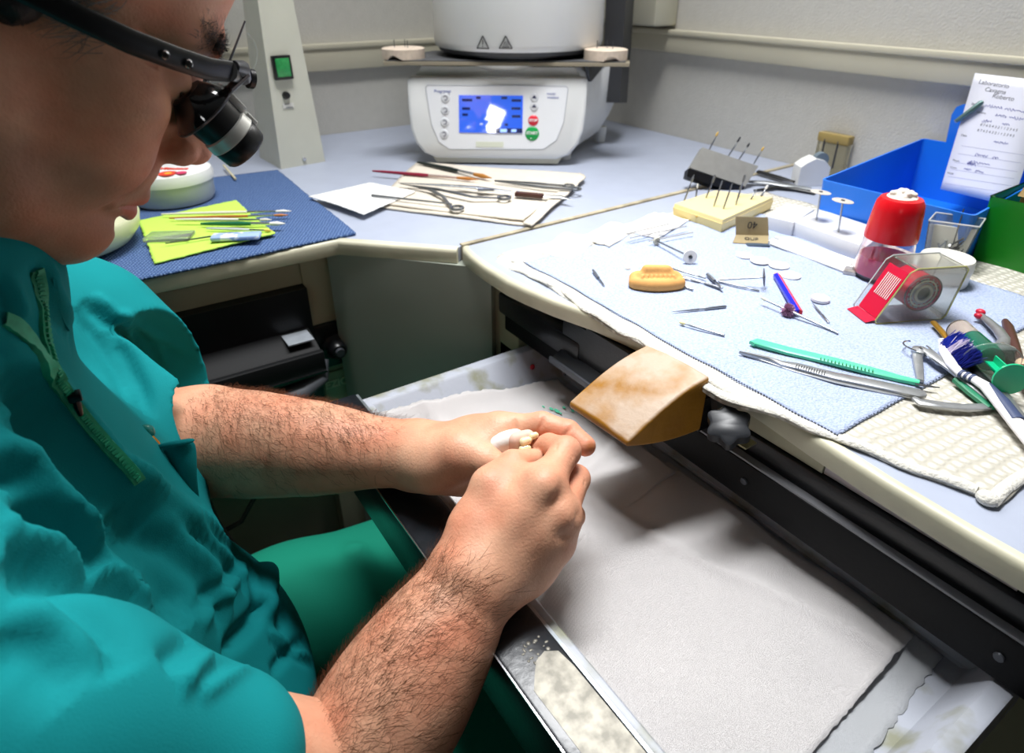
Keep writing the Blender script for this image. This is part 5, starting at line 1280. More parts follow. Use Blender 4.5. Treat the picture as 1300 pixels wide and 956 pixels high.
for (x0_, y0_), (x1_, y1_), k_, hc_, lb in bl_:
    a = P(x0_, y0_, .9045+hgt-.004); r_ = ray(x1_, y1_); o = Vector((0, 0, CAMZ)); 
    # the far end lies on the vertical plane through the foot facing the camera
    nrm = Vector((E2[1], E1[1], 0)); tt = (a-o).dot(nrm)/r_.dot(nrm); b = o+r_*(tt*1.005)
    bur(a, b, k_, 'steel '+lb if hc_ is None else lb, head=.28, hcol=hc_, group='burs standing in the yellow block')
# ---- grey metal bur stand, tilted
gs = thing('bur_stand', P(915, 235, .901), 'tilted grey metal bur stand with black base, behind the yellow block', 'bur stand')
o = Vector((0, 0, CAMZ)); nrm = Vector((E2[1], E1[1], 0))
def V_(x, y, dist): r_ = ray(x, y); return o+r_*(dist/r_.dot(nrm))
dg = P(915, 240, .901).dot(nrm)
tl_, tr_, br2, bl2 = V_(892, 187, dg+.022), V_(963, 211, dg+.022), V_(946, 237, dg), V_(876, 213, dg)
nn = (tr_-tl_).cross(bl2-tl_).normalized(); nn = nn if nn.dot(nrm) > 0 else -nn
MB().hexa([bl2, br2, br2+nn*.012, bl2+nn*.012], [tl_, tr_, tr_+nn*.012, tl_+nn*.012]).build('block', mat('cast_grey', '9d9c98', rough=.45, metal=.3, var=.1, vscale=60), gs)
bb = [V_(874, 214, dg-.001), V_(945, 238, dg-.001), V_(941, 247, dg-.004), V_(872, 224, dg-.004)]
MB().hexa([bb[3], bb[2], bb[2]+nn*.014, bb[3]+nn*.014], [bb[0], bb[1], bb[1]+nn*.014, bb[0]+nn*.014]).build('black_base', BLKP, gs)
for (x0_, y0_), (x1_, y1_), c_, k_, lb in (((900, 191), (912, 167), 'c9a24a', 'cone', 'gold-tipped bur at the left of the grey stand'), ((925, 198), (940, 174), '3a3b3f', 'cyl', 'dark-headed bur in the grey stand'),
                                   ((938, 203), (952, 181), '2e3034', 'cone', 'dark-tipped bur, third in the grey stand'), ((957, 208), (970, 186), 'c9a24a', 'cone', 'gold-tipped bur at the right of the grey stand')):
    bur(V_(x0_, y0_, dg+.026), V_(x1_, y1_, dg+.030), k_, lb, head=.26, hcol=c_, group='burs standing in the grey metal stand')
# black holder lying behind it
bh = thing('black_caliper', P(1000, 235, .901), 'black and grey metal holder lying on the worktop beside the blue bin', 'holder')
MB().tube([P(963, 218, .906), P(990, 226, .906), P(1008, 231, .905)], [.006, .0065, .004], 10, flat=.5).build('black_arm', BLKP, bh)
MB().tube([P(958, 242, .904), P(985, 238, .904), P(1010, 240, .904), P(1035, 245, .903)], [.003, .0045, .005, .005], 10, flat=.6).build('black_arm', BLKP, bh)
MB().tube([P(945, 230, .906), P(975, 232, .905), P(1000, 236, .904), P(1030, 240, .903)], [.004, .007, .007, .006], 10, flat=.4).build('grey_tongue', mat('satin_grey', '8d9092', rough=.35, metal=.6), bh)
tag(MB().tube([P(935, 238, .9025), P(968, 226, .9025), P(1000, 213, .9025), P(1035, 205, .9025)], .0022, 8, flat=.5).build('cable_cover', EDGE), 'cream cable strip running behind the black holder to the wall', 'strip') if 0 else None
# ---- brown folded sandpaper card
cd = thing('folded_card', P(955, 307, ZT), 'folded brown card printed 40, standing on the towel by the yellow block', 'card')
q0, q1 = P(934, 298, ZT+.006), P(976, 299, ZT+.006); q2, q3 = V_(975, 276, q1.dot(nrm)+.004), V_(934, 275, q0.dot(nrm)+.004)
q4, q5 = P(930, 308, ZT+.0015), P(975, 311, ZT+.0015)
BRN = mat('brown_card', '9a8a66', rough=.7, var=.1, vscale=90)
th = Vector((0, 0, .0006)); tn = nrm*.0006
MB().hexa([q0, q1, q1+tn, q0+tn], [q3, q2, q2+tn, q3+tn]).build('upright_leaf', BRN, cd)
MB().hexa([q4-th, q5-th, q1-th, q0-th], [q4, q5, q1, q0]).build('lower_leaf', BRN, cd)
ctr = (q0+q1+q2+q3)/4-nrm*.0008; M_ = frame(ctr+Vector((0, 0, .002)), -(q1-q0), -nrm); text_obj('40', .013, 'lettering', TRI, cd, M_, .0002)
M2 = frame((q4+q5+q0+q1)/4+Vector((0, 0, .0007)), (q5-q4), (q5-q4).cross(q0-q4)); text_obj('OUP', .0085, 'lettering', TRI, cd, M2, .0002)
MB().bx(0, 0, 0, 0, 0, 0) if 0 else None
c_ = P(962, 311, ZT+.001); tag(MB().box(c_, (.028, .010, .0022), Matrix.Rotation(-.6, 3, 'Z'), .0006).build('blade_packet', mat('dark_packet', '3a4a5c', rough=.4)), 'dark flat packet under the folded brown card', 'packet')
# ---- pale grey boxes with standing disc mandrels
PG = mat('pale_grey_plastic', 'dcdee4', rough=.35)
def pxbox(name, bl, br, bk_r, z0, h, mt, label=None, cat=None, group=None, parent=None, bev=.001):
    a, b, c = P(*bl, z0), P(*br, z0), P(*bk_r, z0); d_ = a+(c-b)
    mb = MB().hexa([a, b, c, d_], [p+Vector((0, 0, h)) for p in (a, b, c, d_)])
    bmesh.ops.bevel(mb.bm, geom=mb.bm.edges[:], offset=bev, segments=2, profile=.5, affect='EDGES')
    o = mb.build(name, mt, parent); return tag(o, label, cat, group) if label else o
pxbox('plastic_box', (968, 292), (1004, 301), (1030, 283), ZT-.001, .020, PG, 'pale grey plastic box between the yellow block and the disc mandrels', 'box')
bx2 = pxbox('plastic_box', (1005, 300), (1092, 333), (1120, 312), ZT-.001, .020, PG, 'long pale grey plastic box the two disc mandrels stand in', 'box')
for (x0_, y0_), (x1_, y1_), lb in (((1036, 281), (1042, 244), 'left steel mandrel with flat pale disc standing in the grey box'), ((1064, 296), (1070, 255), 'right steel mandrel with flat pale disc standing in the grey box')):
    a = P(x0_, y0_, ZT+.0175); r_ = ray(x1_, y1_); tt = (a-o).dot(nrm)/r_.dot(nrm); b = o+r_*tt
    wheel(a, b, .0125, .0007, lb, 'b9b2aa', ndir=(.06, -.04, 1))
# paper strips bundle
ps = thing('paper_strips', P(1030, 322, ZT), 'bundle of long white paper strips in front of the grey boxes', 'paper strips')
A_, B_ = P(978, 306, ZT+.002), P(1075, 342, ZT+.002); d_ = (B_-A_); sd_ = Vector((-d_.y, d_.x, 0)).normalized()
for k in range(9):
    off = sd_*(k*.0040-.006); e = d_.normalized()*random.uniform(-.006, .006); z_ = Vector((0, 0, .0008*(k % 3)))
    a, b = A_+off+e+z_, B_+off+e*1.3+z_; MB().box((a+b)/2, ((b-a).length, .0052, .0022), frame((0, 0, 0), b-a, (0, 0, 1)).to_3x3(), .0005).build('strip', mat('strip_white', 'efeeea', rough=.8), ps)
MB().box(P(1080, 344, ZT+.003), (.016, .014, .005), Matrix.Rotation(.4, 3, 'Z'), .001).build('foil_end', mat('foil', 'bfb9b4', rough=.3, metal=.6, var=.3, vscale=200), ps)
# ---- red-capped flask
fc = P(1116, 351, ZT); FZ = ZT
fl_ = thing('flask', (fc.x, fc.y, FZ), 'conical clear flask of pink liquid with red cap and white lump', 'flask')
MB().lathe([(0, 0), (0.0254, 0), (0.0289, .004), (0.0289, .011), (0.0271, .034), (0.0256, .048), (0.0246, .056), (0.0239, .056), (0.0249, .048), (0.0262, .034), (0.0280, .012), (0.0279, .005), (0, .0016)], (fc.x, fc.y, FZ), 56).build('glass_body', mat('clear_glass', 'f6eef0', rough=.02, trans=1.0, ior=1.45), fl_)
MB().lathe([(0, .0020), (0.0267, .0056), (0.0271, .012), (0.0264, .026), (0, .026)], (fc.x, fc.y, FZ), 56).build('pink_liquid', mat('pink_liquid', 'ee5a86', rough=.15, trans=.12, ior=1.34), fl_)
cp_ = MB().lathe([(0.0267, .046), (0.0269, .050), (0.0246, .078), (0.0233, .086), (0.0205, .0905), (0.0131, .092), (0, .092)], (fc.x, fc.y, FZ), 56).build('red_cap', mat('red_plastic', 'd0101c', rough=.25), fl_)
s = SDF(np.array((fc.x-.024, fc.y-.024, FZ+.084)), np.array((fc.x+.024, fc.y+.024, FZ+.110)), .0007)
for _ in range(40):
    a_ = random.uniform(0, 6.3); r_ = random.uniform(0, .0105); s.ell((fc.x+r_*math.cos(a_), fc.y+r_*math.sin(a_), FZ+.0935+random.uniform(0, .0060)*(1-r_/.015)), (.0034, .0034, .0026), .001)
s.ell((fc.x, fc.y, FZ+.0918), (.0160, .0150, .0018), .002)
v, q = s.net(); mesh_obj('white_lump', np_mesh('white_lump', v, q), mat('plaster_lump', 'e6ddd0', rough=.9, var=.15, vscale=300), cp_)
# ---- clear tape box with red articulating foil roll
tb_ = thing('foil_dispenser', P(1160, 400, ZT), 'clear plastic box holding a roll of red marking foil', 'dispenser')
b0_, b1_ = P(1112, 411, ZT), P(1199, 405, ZT)        # front face bottom corners
fdir_ = (b1_-b0_).normalized(); fn_ = Vector((fdir_.y, -fdir_.x, 0))          # towards the viewer
if fn_.dot(nrm) > 0: fn_ = -fn_
Lf = (b1_-b0_).length; HH = .056; DD = .036
def TB(a, z, k): return b0_+fdir_*a+Vector((0, 0, z))-fn_*k
outl = [(0, 0), (Lf-.004, 0), (Lf, .004), (Lf+.007, HH-.004), (Lf+.003, HH), (.027, HH), (.020, HH-.004), (-.0015, .004)]
def plate(k0, k1, name, mt): 
    return MB().prism([TB(a, z, k0) for a, z in outl], -fn_*(k1-k0)).build(name, mt, tb_)
CP2 = mat('box_clear', 'f2f2ea', rough=.10, trans=.93, ior=1.3)
plate(0, .0010, 'front_wall', CP2); plate(DD-.001, DD, 'back_wall', CP2)
YL = mat('yellowed_edge', 'dcd88c', rough=.15, trans=.4, ior=1.3)
mb = MB(); 
for a, b in zip(outl, outl[1:]+outl[:1]): mb.tube([TB(a[0], a[1], 0), TB(b[0], b[1], 0)], .0007, 6)
mb.build('front_rim', YL, tb_)
mb = MB()
for a, b in zip(outl, outl[1:]+outl[:1]): mb.tube([TB(a[0], a[1], DD), TB(b[0], b[1], DD)], .0006, 6)
mb.build('back_rim', mat('clear_rim', 'e8ecec', rough=.1, trans=.5, ior=1.3), tb_)
for (i, j) in ((1, 2), (2, 3), (3, 4), (4, 5)): MB().hexa([TB(*outl[i], 0), TB(*outl[j], 0), TB(*outl[j], DD), TB(*outl[i], DD)], [TB(outl[i][0]*.985, outl[i][1]*.97, 0), TB(outl[j][0]*.985, outl[j][1]*.97, 0), TB(outl[j][0]*.985, outl[j][1]*.97, DD), TB(outl[i][0]*.985, outl[i][1]*.97, DD)]).build('side_wall', CP2, tb_)
RED = mat('red_foil', 'd4143c', rough=.25, trans=.15); 
rc = TB(.0430, .0285, .0); RR = .0178
rl_ = MB().lathe([(.0115, .003), (RR, .003), (RR, DD-.004), (.0115, DD-.004)], rc, 44, -fn_, cap=False).build('foil_roll', RED, tb_)
MB().lathe([(RR+.0009, .0022), (RR+.0009, .0045), (RR-.0030, .0045), (RR-.0030, .0022)], rc, 44, -fn_, cap=False).build('dark_rim', mat('maroon', '3c1420', rough=.3), rl_)
MB().lathe([(RR-.0019, .0030), (.0095, .0030), (.0095, .0040)], rc, 44, -fn_, cap=False).build('grey_side', mat('roll_grey', 'a8aaa6', rough=.35), rl_)
MB().torus(TB(.0430, .0285, .0026), .0132, .0008, fn_, 36, 6).torus(TB(.0430, .0285, .0024), .0080, .0013, fn_, 36, 8).build('white_rings', mat('ring_cream', 'e6e2c8', rough=.4), rl_)
MB().lathe([(0, .006), (.0068, .006), (.0072, .0026), (.0082, .0026)], rc, 32, -fn_, cap=False).build('core', mat('core_grey', '9c9a86', rough=.5), rl_)
# foil running down the sloping face, comb-like vents
MB().hexa([TB(.0215, HH-.006, .004), TB(.0010, .004, .004), TB(.0010, .004, DD-.004), TB(.0215, HH-.006, DD-.004)], [TB(.0222, HH-.006, .004), TB(.0017, .004, .004), TB(.0017, .004, DD-.004), TB(.0222, HH-.006, DD-.004)]).build('foil_strip', RED, tb_)
MB().hexa([TB(.001, .003, .002), TB(-.010, .0006, .002), TB(-.010, .0006, DD-.003), TB(.001, .003, DD-.003)], [TB(.001, .0036, .002), TB(-.010, .0012, .002), TB(-.010, .0012, DD-.003), TB(.001, .0036, DD-.003)]).build('foil_tongue', RED, tb_)
mb = MB()
for k in range(8):
    kk = .007+k*.0026; mb.tube([TB(.0180, HH-.013, kk), TB(.0085, .022, kk)], .00045, 5)
mb.build('slots', mat('print_white', 'f2f2f2'), tb_)
# ---- square clear box with old burs
sqc = P(1198, 345, .902)
sb_ = thing('bur_box', (sqc.x, sqc.y, .902), 'square clear plastic box full of used burs, beside the green bin', 'box')
a, b, c = P(1163, 340, .902), P(1219, 349, .902), P(1226, 338, .902)
def sq(z, k=1.0, t_=0):
    d_ = a+(c-b); pts = [a, b, c, d_]; ce = sum(pts, Vector())/4; return [ce+(p-ce)*k+Vector((0, 0, z)) for p in pts]
sqa = sq(0, .80); sqb = sq(.058, 1.10)
mb = MB(); R1 = [mb.bm.verts.new(p) for p in sqa]; R2 = [mb.bm.verts.new(p) for p in sqb]; R3 = [mb.bm.verts.new(p) for p in sq(.058, 1.05)]; R4 = [mb.bm.verts.new(p) for p in sq(.002, .76)]
for A1, B1 in ((R1, R2), (R2, R3), (R3, R4)):
    for k in range(4): mb._face((A1[k], A1[(k+1) % 4], B1[(k+1) % 4], B1[k]))
mb._face(R1[::-1]); mb._face(R4); mb.build('clear_walls', CP2, sb_)
mb = MB()
for A1, B1 in zip(sqb, sqb[1:]+sqb[:1]): mb.tube([A1, B1], .0009, 6)
mb.build('rim', mat('clear_rim', 'e8ecec'), sb_)
_q = sq(.003, .74); _u = sq(.045, .98); MB().hexa([_q[2], _q[3], lerp(_q[3], _q[0], .06), lerp(_q[2], _q[1], .06)], [_u[2], _u[3], lerp(_u[3], _u[0], .06), lerp(_u[2], _u[1], .06)]).build('inner_card', WHM, sb_)
ce = sum(sq(0), Vector())/4
for k in range(34):
    a1 = ce+Vector((random.uniform(-.012, .012), random.uniform(-.012, .012), .004+random.uniform(0, .020))); dv = Vector((random.uniform(-1, 1), random.uniform(-1, 1), random.uniform(.2, 1.1))).normalized()*random.uniform(.012, .022)
    b1 = a1+dv; b1.x = min(max(b1.x, ce.x-.014), ce.x+.014); b1.y = min(max(b1.y, ce.y-.014), ce.y+.014); b1.z = min(b1.z, .950)
    tag(MB().tube([a1, lerp(a1, b1, .75), b1], [.0010, .0011, random.choice((.0006, .0015))], 6).build('used_bur', STEEL if k % 3 else GUN), 'used steel bur in the clear square box', 'bur', 'used burs in the clear square box')
tag(MB().tube([ce+Vector((-.004, -.006, .030)), ce+Vector((.018, .004, .066))], .0008, 6).build('wire', GUN), 'thin wire sticking out of the clear square box', 'wire')
# ---- white round jar
jc = P(1193, 357, .905); jr = .0260
wj = thing('round_jar', (jc.x, jc.y, .9045), 'low round white jar with a flat lid behind the clear foil box', 'jar')
MB().lathe([(0, 0), (jr*.96, 0), (jr, .002), (jr, .014), (0, .014)], (jc.x, jc.y, .9045), 56).build('base', WHP, wj)
MB().lathe([(0, .0148), (jr*1.02, .0148), (jr*1.04, .017), (jr*1.03, .028), (jr*.99, .0300), (0, .0305)], (jc.x, jc.y, .9045), 56).build('lid', mat('jar_lid', 'e6e1d6', rough=.5, var=.08, vscale=60), wj)
# ---- blue bin
BLU = mat('blue_bin_plastic', '1c78e4', rough=.32, bump=.1, bscale=300)
bb_ = thing('storage_bin', (.93, .42, .9005), 'bright blue open-fronted storage bin with a handwritten slip in it', 'storage bin')
b0 = [P(1029, 286, .9005), P(1214, 341, .9005)]; fx_ = (b0[1]-b0[0]).normalized(); bk_ = Vector((-fx_.y, fx_.x, 0)); bk_ = bk_ if bk_.x > 0 else -bk_
Wb = (b0[1]-b0[0]).length; Hb = .064; Db = min((XR-.004-b0[0].x), (XR-.004-b0[1].x))/bk_.x-.002
def BN(a, k, z): return b0[0]+fx_*a+bk_*k+Vector((0, 0, z))
def wallring(a0, a1, k0, k1, z, r=.006, m=4):
    out = []
    for (ca_, ck_, s0) in ((a0+r, k0+r, PI), (a1-r, k0+r, 1.5*PI), (a1-r, k1-r, 0), (a0+r, k1-r, .5*PI)):
        for j in range(m+1): an = s0+j*(PI/2)/m; kk = ck_+r*math.sin(an); out.append(BN(ca_+r*math.cos(an), kk, z if z is not None else Hb+(.086-Hb)*kk/Db))
    return out
mb = MB(); ex = .006; tk = .0022
R = [wallring(.004, Wb-.004, .004, Db-.003, 0), wallring(0, Wb, 0, Db, None), wallring(tk, Wb-tk, tk, Db-tk, None, .005), wallring(.004+tk, Wb-.004-tk, .004+tk, Db-.003-tk, tk, .005)]
R = [[mb.bm.verts.new(p) for p in r_] for r_ in R]; n_ = len(R[0])
for A1, B1 in zip(R, R[1:]):
    for k in range(n_): mb._face((A1[k], A1[(k+1) % n_], B1[(k+1) % n_], B1[k]))
mb._face(R[0][::-1]); mb._face(R[3]); mb.build('bin_body', BLU, bb_)
# tall back panel
o3 = BN(0, Db, 0)
a_l = None
plp = [(.034, .084), (.030, .125), (.033, .136), (.041, .141), (Wb-.002, .141), (Wb-.002, .084)]
MB().prism([BN(a, Db-.0022, z) for a, z in plp], bk_*.0022).build('back_panel', BLU, bb_)
# slip of paper with handwriting
NPx = [(1193, 244), (1255, 252), (1330, 108), (1237, 93)]
kq = Db-.030
def on_slip():
    p0 = BN(Wb*.5, Db-.080, .030); p1 = BN(Wb*.5, Db-.040, .150); up_ = (p1-p0).normalized(); nn_ = fx_.cross(up_).normalized(); nn_ = nn_ if nn_.dot(nrm) < 0 else -nn_
    return p0, nn_
sp0, sn = on_slip()
def SL(x, y, lift=0): r_ = ray(x, y); tt = (sp0-o).dot(sn)/r_.dot(sn); return o+r_*tt+sn*lift
c4 = [SL(1194, 240), SL(1284, 262), SL(1338, 104), SL(1238, 93)]
nt_ = thing('paper_slip', c4[0], 'white lab order slip with blue handwriting, standing in the blue bin', 'paper slip')
def slipM(x, y, lift=.0006):
    e = (SL(x+20, y+3.2)-SL(x, y)); return frame(SL(x, y, lift), e, sn)
mb = MB(); nq = 12; rows = []
for j in range(nq+1):
    v_ = j/nq; rows.append([mb.bm.verts.new(lerp(lerp(c4[0], c4[1], u_), lerp(c4[3], c4[2], u_), v_)) for u_ in (0, .33, .66, 1)])
for A1, B1 in zip(rows, rows[1:]):
    for k in range(3): mb._face((A1[k], A1[k+1], B1[k+1], B1[k]))
slp = mb.build('sheet', mat('slip_paper', 'e4e4ee', rough=.7), nt_); sm_ = slp.modifiers.new('s', 'SOLIDIFY'); sm_.thickness = .0005; sm_.offset = -1
PB = mat('ink_grey', '5c5c66', rough=.6); HB_ = mat('ink_blue', '3a3fa0', rough=.6)
for s__, x, y, sz in (('Laboratorio', 1262, 107, .0078), ('Cavagna', 1264, 115.5, .0078), ('Roberto', 1274, 124, .0078)): text_obj(s__, sz, 'heading', PB, nt_, slipM(x, y), .0001)
for s__, x, y, sz in (('Data', 1224, 172, .0038), ('Prova', 1214, 204, .0038), ('Cons.', 1211, 213, .0038), ('Note', 1207, 220, .0038), ('Sig.', 1236, 132, .0040), ('Lavoro', 1246, 143, .0040)): text_obj(s__, sz, 'form_lettering', PB, nt_, slipM(x, y), .0001)
text_obj('8 7 6 5 4 3 2 1 1 2 3 4 5', .0046, 'form_lettering', PB, nt_, slipM(1268, 162), .0001); text_obj('8 7 6 5 4 3 2 1 1 2 3 4 5', .0046, 'form_lettering', PB, nt_, slipM(1264, 169), .0001)
mb = MB()
for y in (185, 195, 206, 215, 224, 233):
    x0_ = 1226-(y-172)*.42; mb.tube([SL(x0_, y, .0006), SL(x0_+80, y+12, .0006)], .00018, 4)
mb.build('ruled_lines', mat('rule_line', '9a9cb8'), nt_)
def scrib(x, y, w_, h_, n_, seed):
    R_ = random.Random(seed); pts = []
    for k in range(n_*4+1):
        f_ = k/(n_*4); pts.append(SL(x+w_*f_+R_.uniform(-.5, .5), y+w_*f_*.16+h_*(.5*math.sin(k*1.9)+R_.uniform(-.35, .35)), .0007))
    return pts
hw = [(1250, 134, 22, 3, 5, 1), (1275, 138, 30, 3.2, 6, 2), (1264, 146, 14, 3, 4, 3), (1282, 149, 18, 3, 4, 4), (1247, 153, 12, 3.5, 3, 5), (1272, 157, 10, 2.5, 3, 6), (1262, 180, 18, 2.6, 5, 7), (1238, 196, 16, 3.5, 4, 8), (1260, 200, 8, 3, 2, 9), (1230, 205, 26, 3, 6, 10), (1228, 207, 10, 4, 6, 11), (1224, 214, 10, 2.5, 3, 12), (1238, 217, 10, 3, 3, 13)]
mb = MB()
for h_ in hw: mb.tube(scrib(*h_), .00030, 4)
mb.build('handwriting', HB_, nt_)
pc2 = thing('pen_cap', SL(1230, 143, .004), 'grey-green metal pen tip clipped over the edge of the paper slip', 'pen')
MB().tube([SL(1214, 155, .004), SL(1221, 151, .004), SL(1247, 132, .006), SL(1250, 130, .006)], [.0024, .0036, .0036, .002], 14).build('barrel', mat('grey_green_metal', '6f8b88', rough=.35, metal=.6), pc2)
MB().lathe([(.0012, .0008), (.0024, .0006), (.0026, -.002)], SL(1214, 155, .004), 16, (SL(1214, 155, .004)-SL(1221, 151, .004))).build('socket', CHR, pc2)
# ---- green bin
GRN = mat('green_bin_plastic', '117a16', rough=.3)
gb_ = thing('storage_bin', (.95, .2, .9005), 'dark green storage bin at the right edge holding a wooden block', 'storage bin')
g0 = P(1226, 331, .9005); gfx = (P(1300, 352, .9005)-g0).normalized(); gbk = Vector((-gfx.y, gfx.x, 0)); gbk = gbk if gbk.x > 0 else -gbk; Wg = .20; Dg = (XR-.006-g0.x)/gbk.x-.01; Hg = .080
if gbk.x*Dg+g0.x+abs(gfx.x)*Wg > XR-.004: Dg = (XR-.006-g0.x-max(0, gfx.x)*Wg)/gbk.x
def GN(a, k, z): return g0+gfx*a+gbk*k+Vector((0, 0, z))
mb = MB(); rr = []
for (a0, a1, k0, k1, z) in ((.003, Wg-.003, .003, Dg-.003, 0), (0, Wg, 0, Dg, Hg), (.0022, Wg-.0022, .0022, Dg-.0022, Hg), (.005, Wg-.005, .005, Dg-.005, .002)):
    rr.append([mb.bm.verts.new(GN(a, k, z)) for a, k in ((a0, k0), (a1, k0), (a1, k1), (a0, k1))])
for A1, B1 in zip(rr, rr[1:]):
    for k in range(4): mb._face((A1[k], A1[(k+1) % 4], B1[(k+1) % 4], B1[k]))
mb._face(rr[0][::-1]); mb._face(rr[3])
bmesh.ops.bevel(mb.bm, geom=[e for e in mb.bm.edges if abs(e.verts[0].co.z-e.verts[1].co.z) > .02], offset=.005, segments=3, profile=.5, affect='EDGES')
mb.build('bin_body', GRN, gb_)
wb = thing('wooden_block', GN(.05, .03, .01), 'worn pale wooden block with a notch, sticking out of the green bin', 'block')
WOOD = mat('worn_wood', 'd0b47c', rough=.75, col2='ab8d58', vscale=30, stretch=(1, 1, 6), bump=.4, bscale=120)
MB().hexa([GN(.030, .010, .004), GN(.15, .010, .004), GN(.15, .030, .004), GN(.030, .030, .004)], [GN(.026, .016, Hg+.004), GN(.15, .016, Hg+.004), GN(.15, .034, Hg+.004), GN(.026, .034, Hg+.004)]).build('lower_part', WOOD, wb)
up2 = MB().hexa([GN(.024, .010, Hg+.004), GN(.15, .010, Hg+.004), GN(.15, .034, Hg+.004), GN(.024, .034, Hg+.004)], [GN(.028, .014, Hg+.022), GN(.15, .014, Hg+.022), GN(.15, .036, Hg+.022), GN(.028, .036, Hg+.022)]).build('upper_part', WOOD, wb)
MB().hexa([GN(.044, .0095, Hg+.006), GN(.0455, .0095, Hg+.006), GN(.0455, .013, Hg+.006), GN(.044, .013, Hg+.006)], [GN(.046, .013, Hg+.017), GN(.0475, .013, Hg+.017), GN(.0475, .016, Hg+.017), GN(.046, .016, Hg+.017)]).build('slot', mat('dark_slot', '2a2014', rough=.9), up2)
# ---- white gadget and amber case against the wall
wg = thing('tape_dispenser', P(1030, 232, .9005), 'small white rounded dispenser behind the left end of the blue bin', 'dispenser')
pw = P(1026, 236, .9005); 
MB().prism([pw+u*a+Vector((0, 0, z)) for a, z in ((-.018, 0), (.030, 0), (.030, .030), (.020, .040), (.004, .044), (-.008, .038), (-.018, .030))], w*.03).build('body', WHP, wg)
MB().lathe([(.004, 0), (.011, 0), (.011, .012), (.004, .012)], pw+u*.018+Vector((0, 0, .040))+w*.010, 24, w).build('tape_roll', mat('grey_roll', '6e7c86', rough=.4), wg)
amb = thing('amber_case', P(1055, 205, .9005), 'amber-edged clear case with two dark pins, standing against the right wall', 'case')
pa = PX(1037, 225, XR-.03); pa.z = .9005
AMB = mat('amber_plastic', 'c8b070', rough=.2, trans=.45, ior=1.3)
yA, yB = PX(1075, 190, XR-.02).y, PX(1036, 190, XR-.02).y
MB().bx(XR-.022, XR-.006, yA, yB, .9005, .955, .002).build('clear_block', mat('amber_clear', 'e6dfc4', rough=.1, trans=.8, ior=1.25), amb)
MB().bx(XR-.0235, XR-.005, yA-.001, yB+.001, .955, .970, .002).build('amber_top', AMB, amb)
for q in (.3, .75): MB().cyl((XR-.0225, yA+(yB-yA)*q, .915), (XR-.0225, yA+(yB-yA)*q, .960), .0015, n=8).build('dark_pin', GUN, amb)
# ---- scalpels
def blade_tool(name, pts, z, widths, th, mt, label, cat, nfn=None):
    """flat tool laid along pixel points with widths (m)"""
    ps = [P(x, y, z_) for (x, y), z_ in zip(pts, z)]; mb = MB(); rows = []
    for i, p_ in enumerate(ps):
        d_ = (ps[min(i+1, len(ps)-1)]-ps[max(i-1, 0)]).normalized(); s_ = d_.cross(Vector((0, 0, 1))).normalized(); w_ = widths[i]/2
        rows.append([mb.bm.verts.new(p_+s_*a+Vector((0, 0, h))) for a, h in ((-w_, 0), (-w_, th*.7), (-w_*.7, th), (w_*.7, th), (w_, th*.7), (w_, 0))])
    for A1, B1 in zip(rows, rows[1:]):
        for k in range(6): mb._face((A1[k], A1[(k+1) % 6], B1[(k+1) % 6], B1[k]))
    mb._face(rows[0]); mb._face(rows[-1][::-1]); return mb, ps
gsx = thing('scalpel', P(1060, 465, ZB), 'disposable scalpel with a mint green plastic handle, blade at the right', 'scalpel')
mb, ps = blade_tool('h', [(954, 438), (960, 436), (1000, 447), (1060, 461), (1110, 474), (1140, 482), (1166, 488)], [ZB]*7, [.006, .0110, .0115, .0112, .0104, .0075, .005], .0034, None, '', '')
hh = mb.build('handle', mat('mint_plastic', '58cf9f', rough=.3), gsx)
mb = MB()
for k in range(15): mb.box(lerp(P(1042, 455, ZB+.0042), P(1108, 470.5, ZB+.0042), k/14), (.0008, .0030, .0006), frame((0, 0, 0), ps[4]-ps[2], (0, 0, 1)).to_3x3())
mb.build('grip_marks', mat('mint_dark', '1f7a58', rough=.5), hh)
mb, ps = blade_tool('b', [(1162, 487), (1176, 490.5), (1193, 492.5)], [ZB+.001]*3, [.0040, .0032, .0003], .0008, None, '', ''); mb.build('blade', GUN, gsx)
ss = thing('tweezers', P(1060, 470, ZB), 'steel tweezers with grooved grip lying along the green scalpel', 'tweezers')
STD = mat('worn_steel', 'aeb0b2', rough=.36, metal=.75, var=.15, vscale=120)
mb, ps = blade_tool('h', [(938, 449), (950, 451.5), (975, 457), (992, 463), (1010, 466), (1060, 479), (1120, 491), (1165, 501), (1174, 502)], [ZB]*9, [.0010, .0026, .0040, .0060, .0092, .0108, .0118, .0124, .0070], .0028, None, '', ''); hb2 = mb.build('upper_leg', STD, ss)
mb, ps2 = blade_tool('h', [(941, 450), (975, 460), (1010, 470), (1060, 483), (1120, 495), (1168, 503)], [ZB-.0012]*6, [.0008, .003, .008, .010, .012, .012], .0012, None, '', ''); mb.build('lower_leg', STD, ss)
mb = MB()
for k in range(12): mb.box(lerp(P(1011, 464.5, ZB+.0030), P(1047, 473.5, ZB+.0030), k/11), (.0007, .0058, .0006), frame((0, 0, 0), ps[5]-ps[4], (0, 0, 1)).to_3x3())
mb.build('grip_grooves', mat('groove_dark', '3b3c3e', rough=.5), hb2)
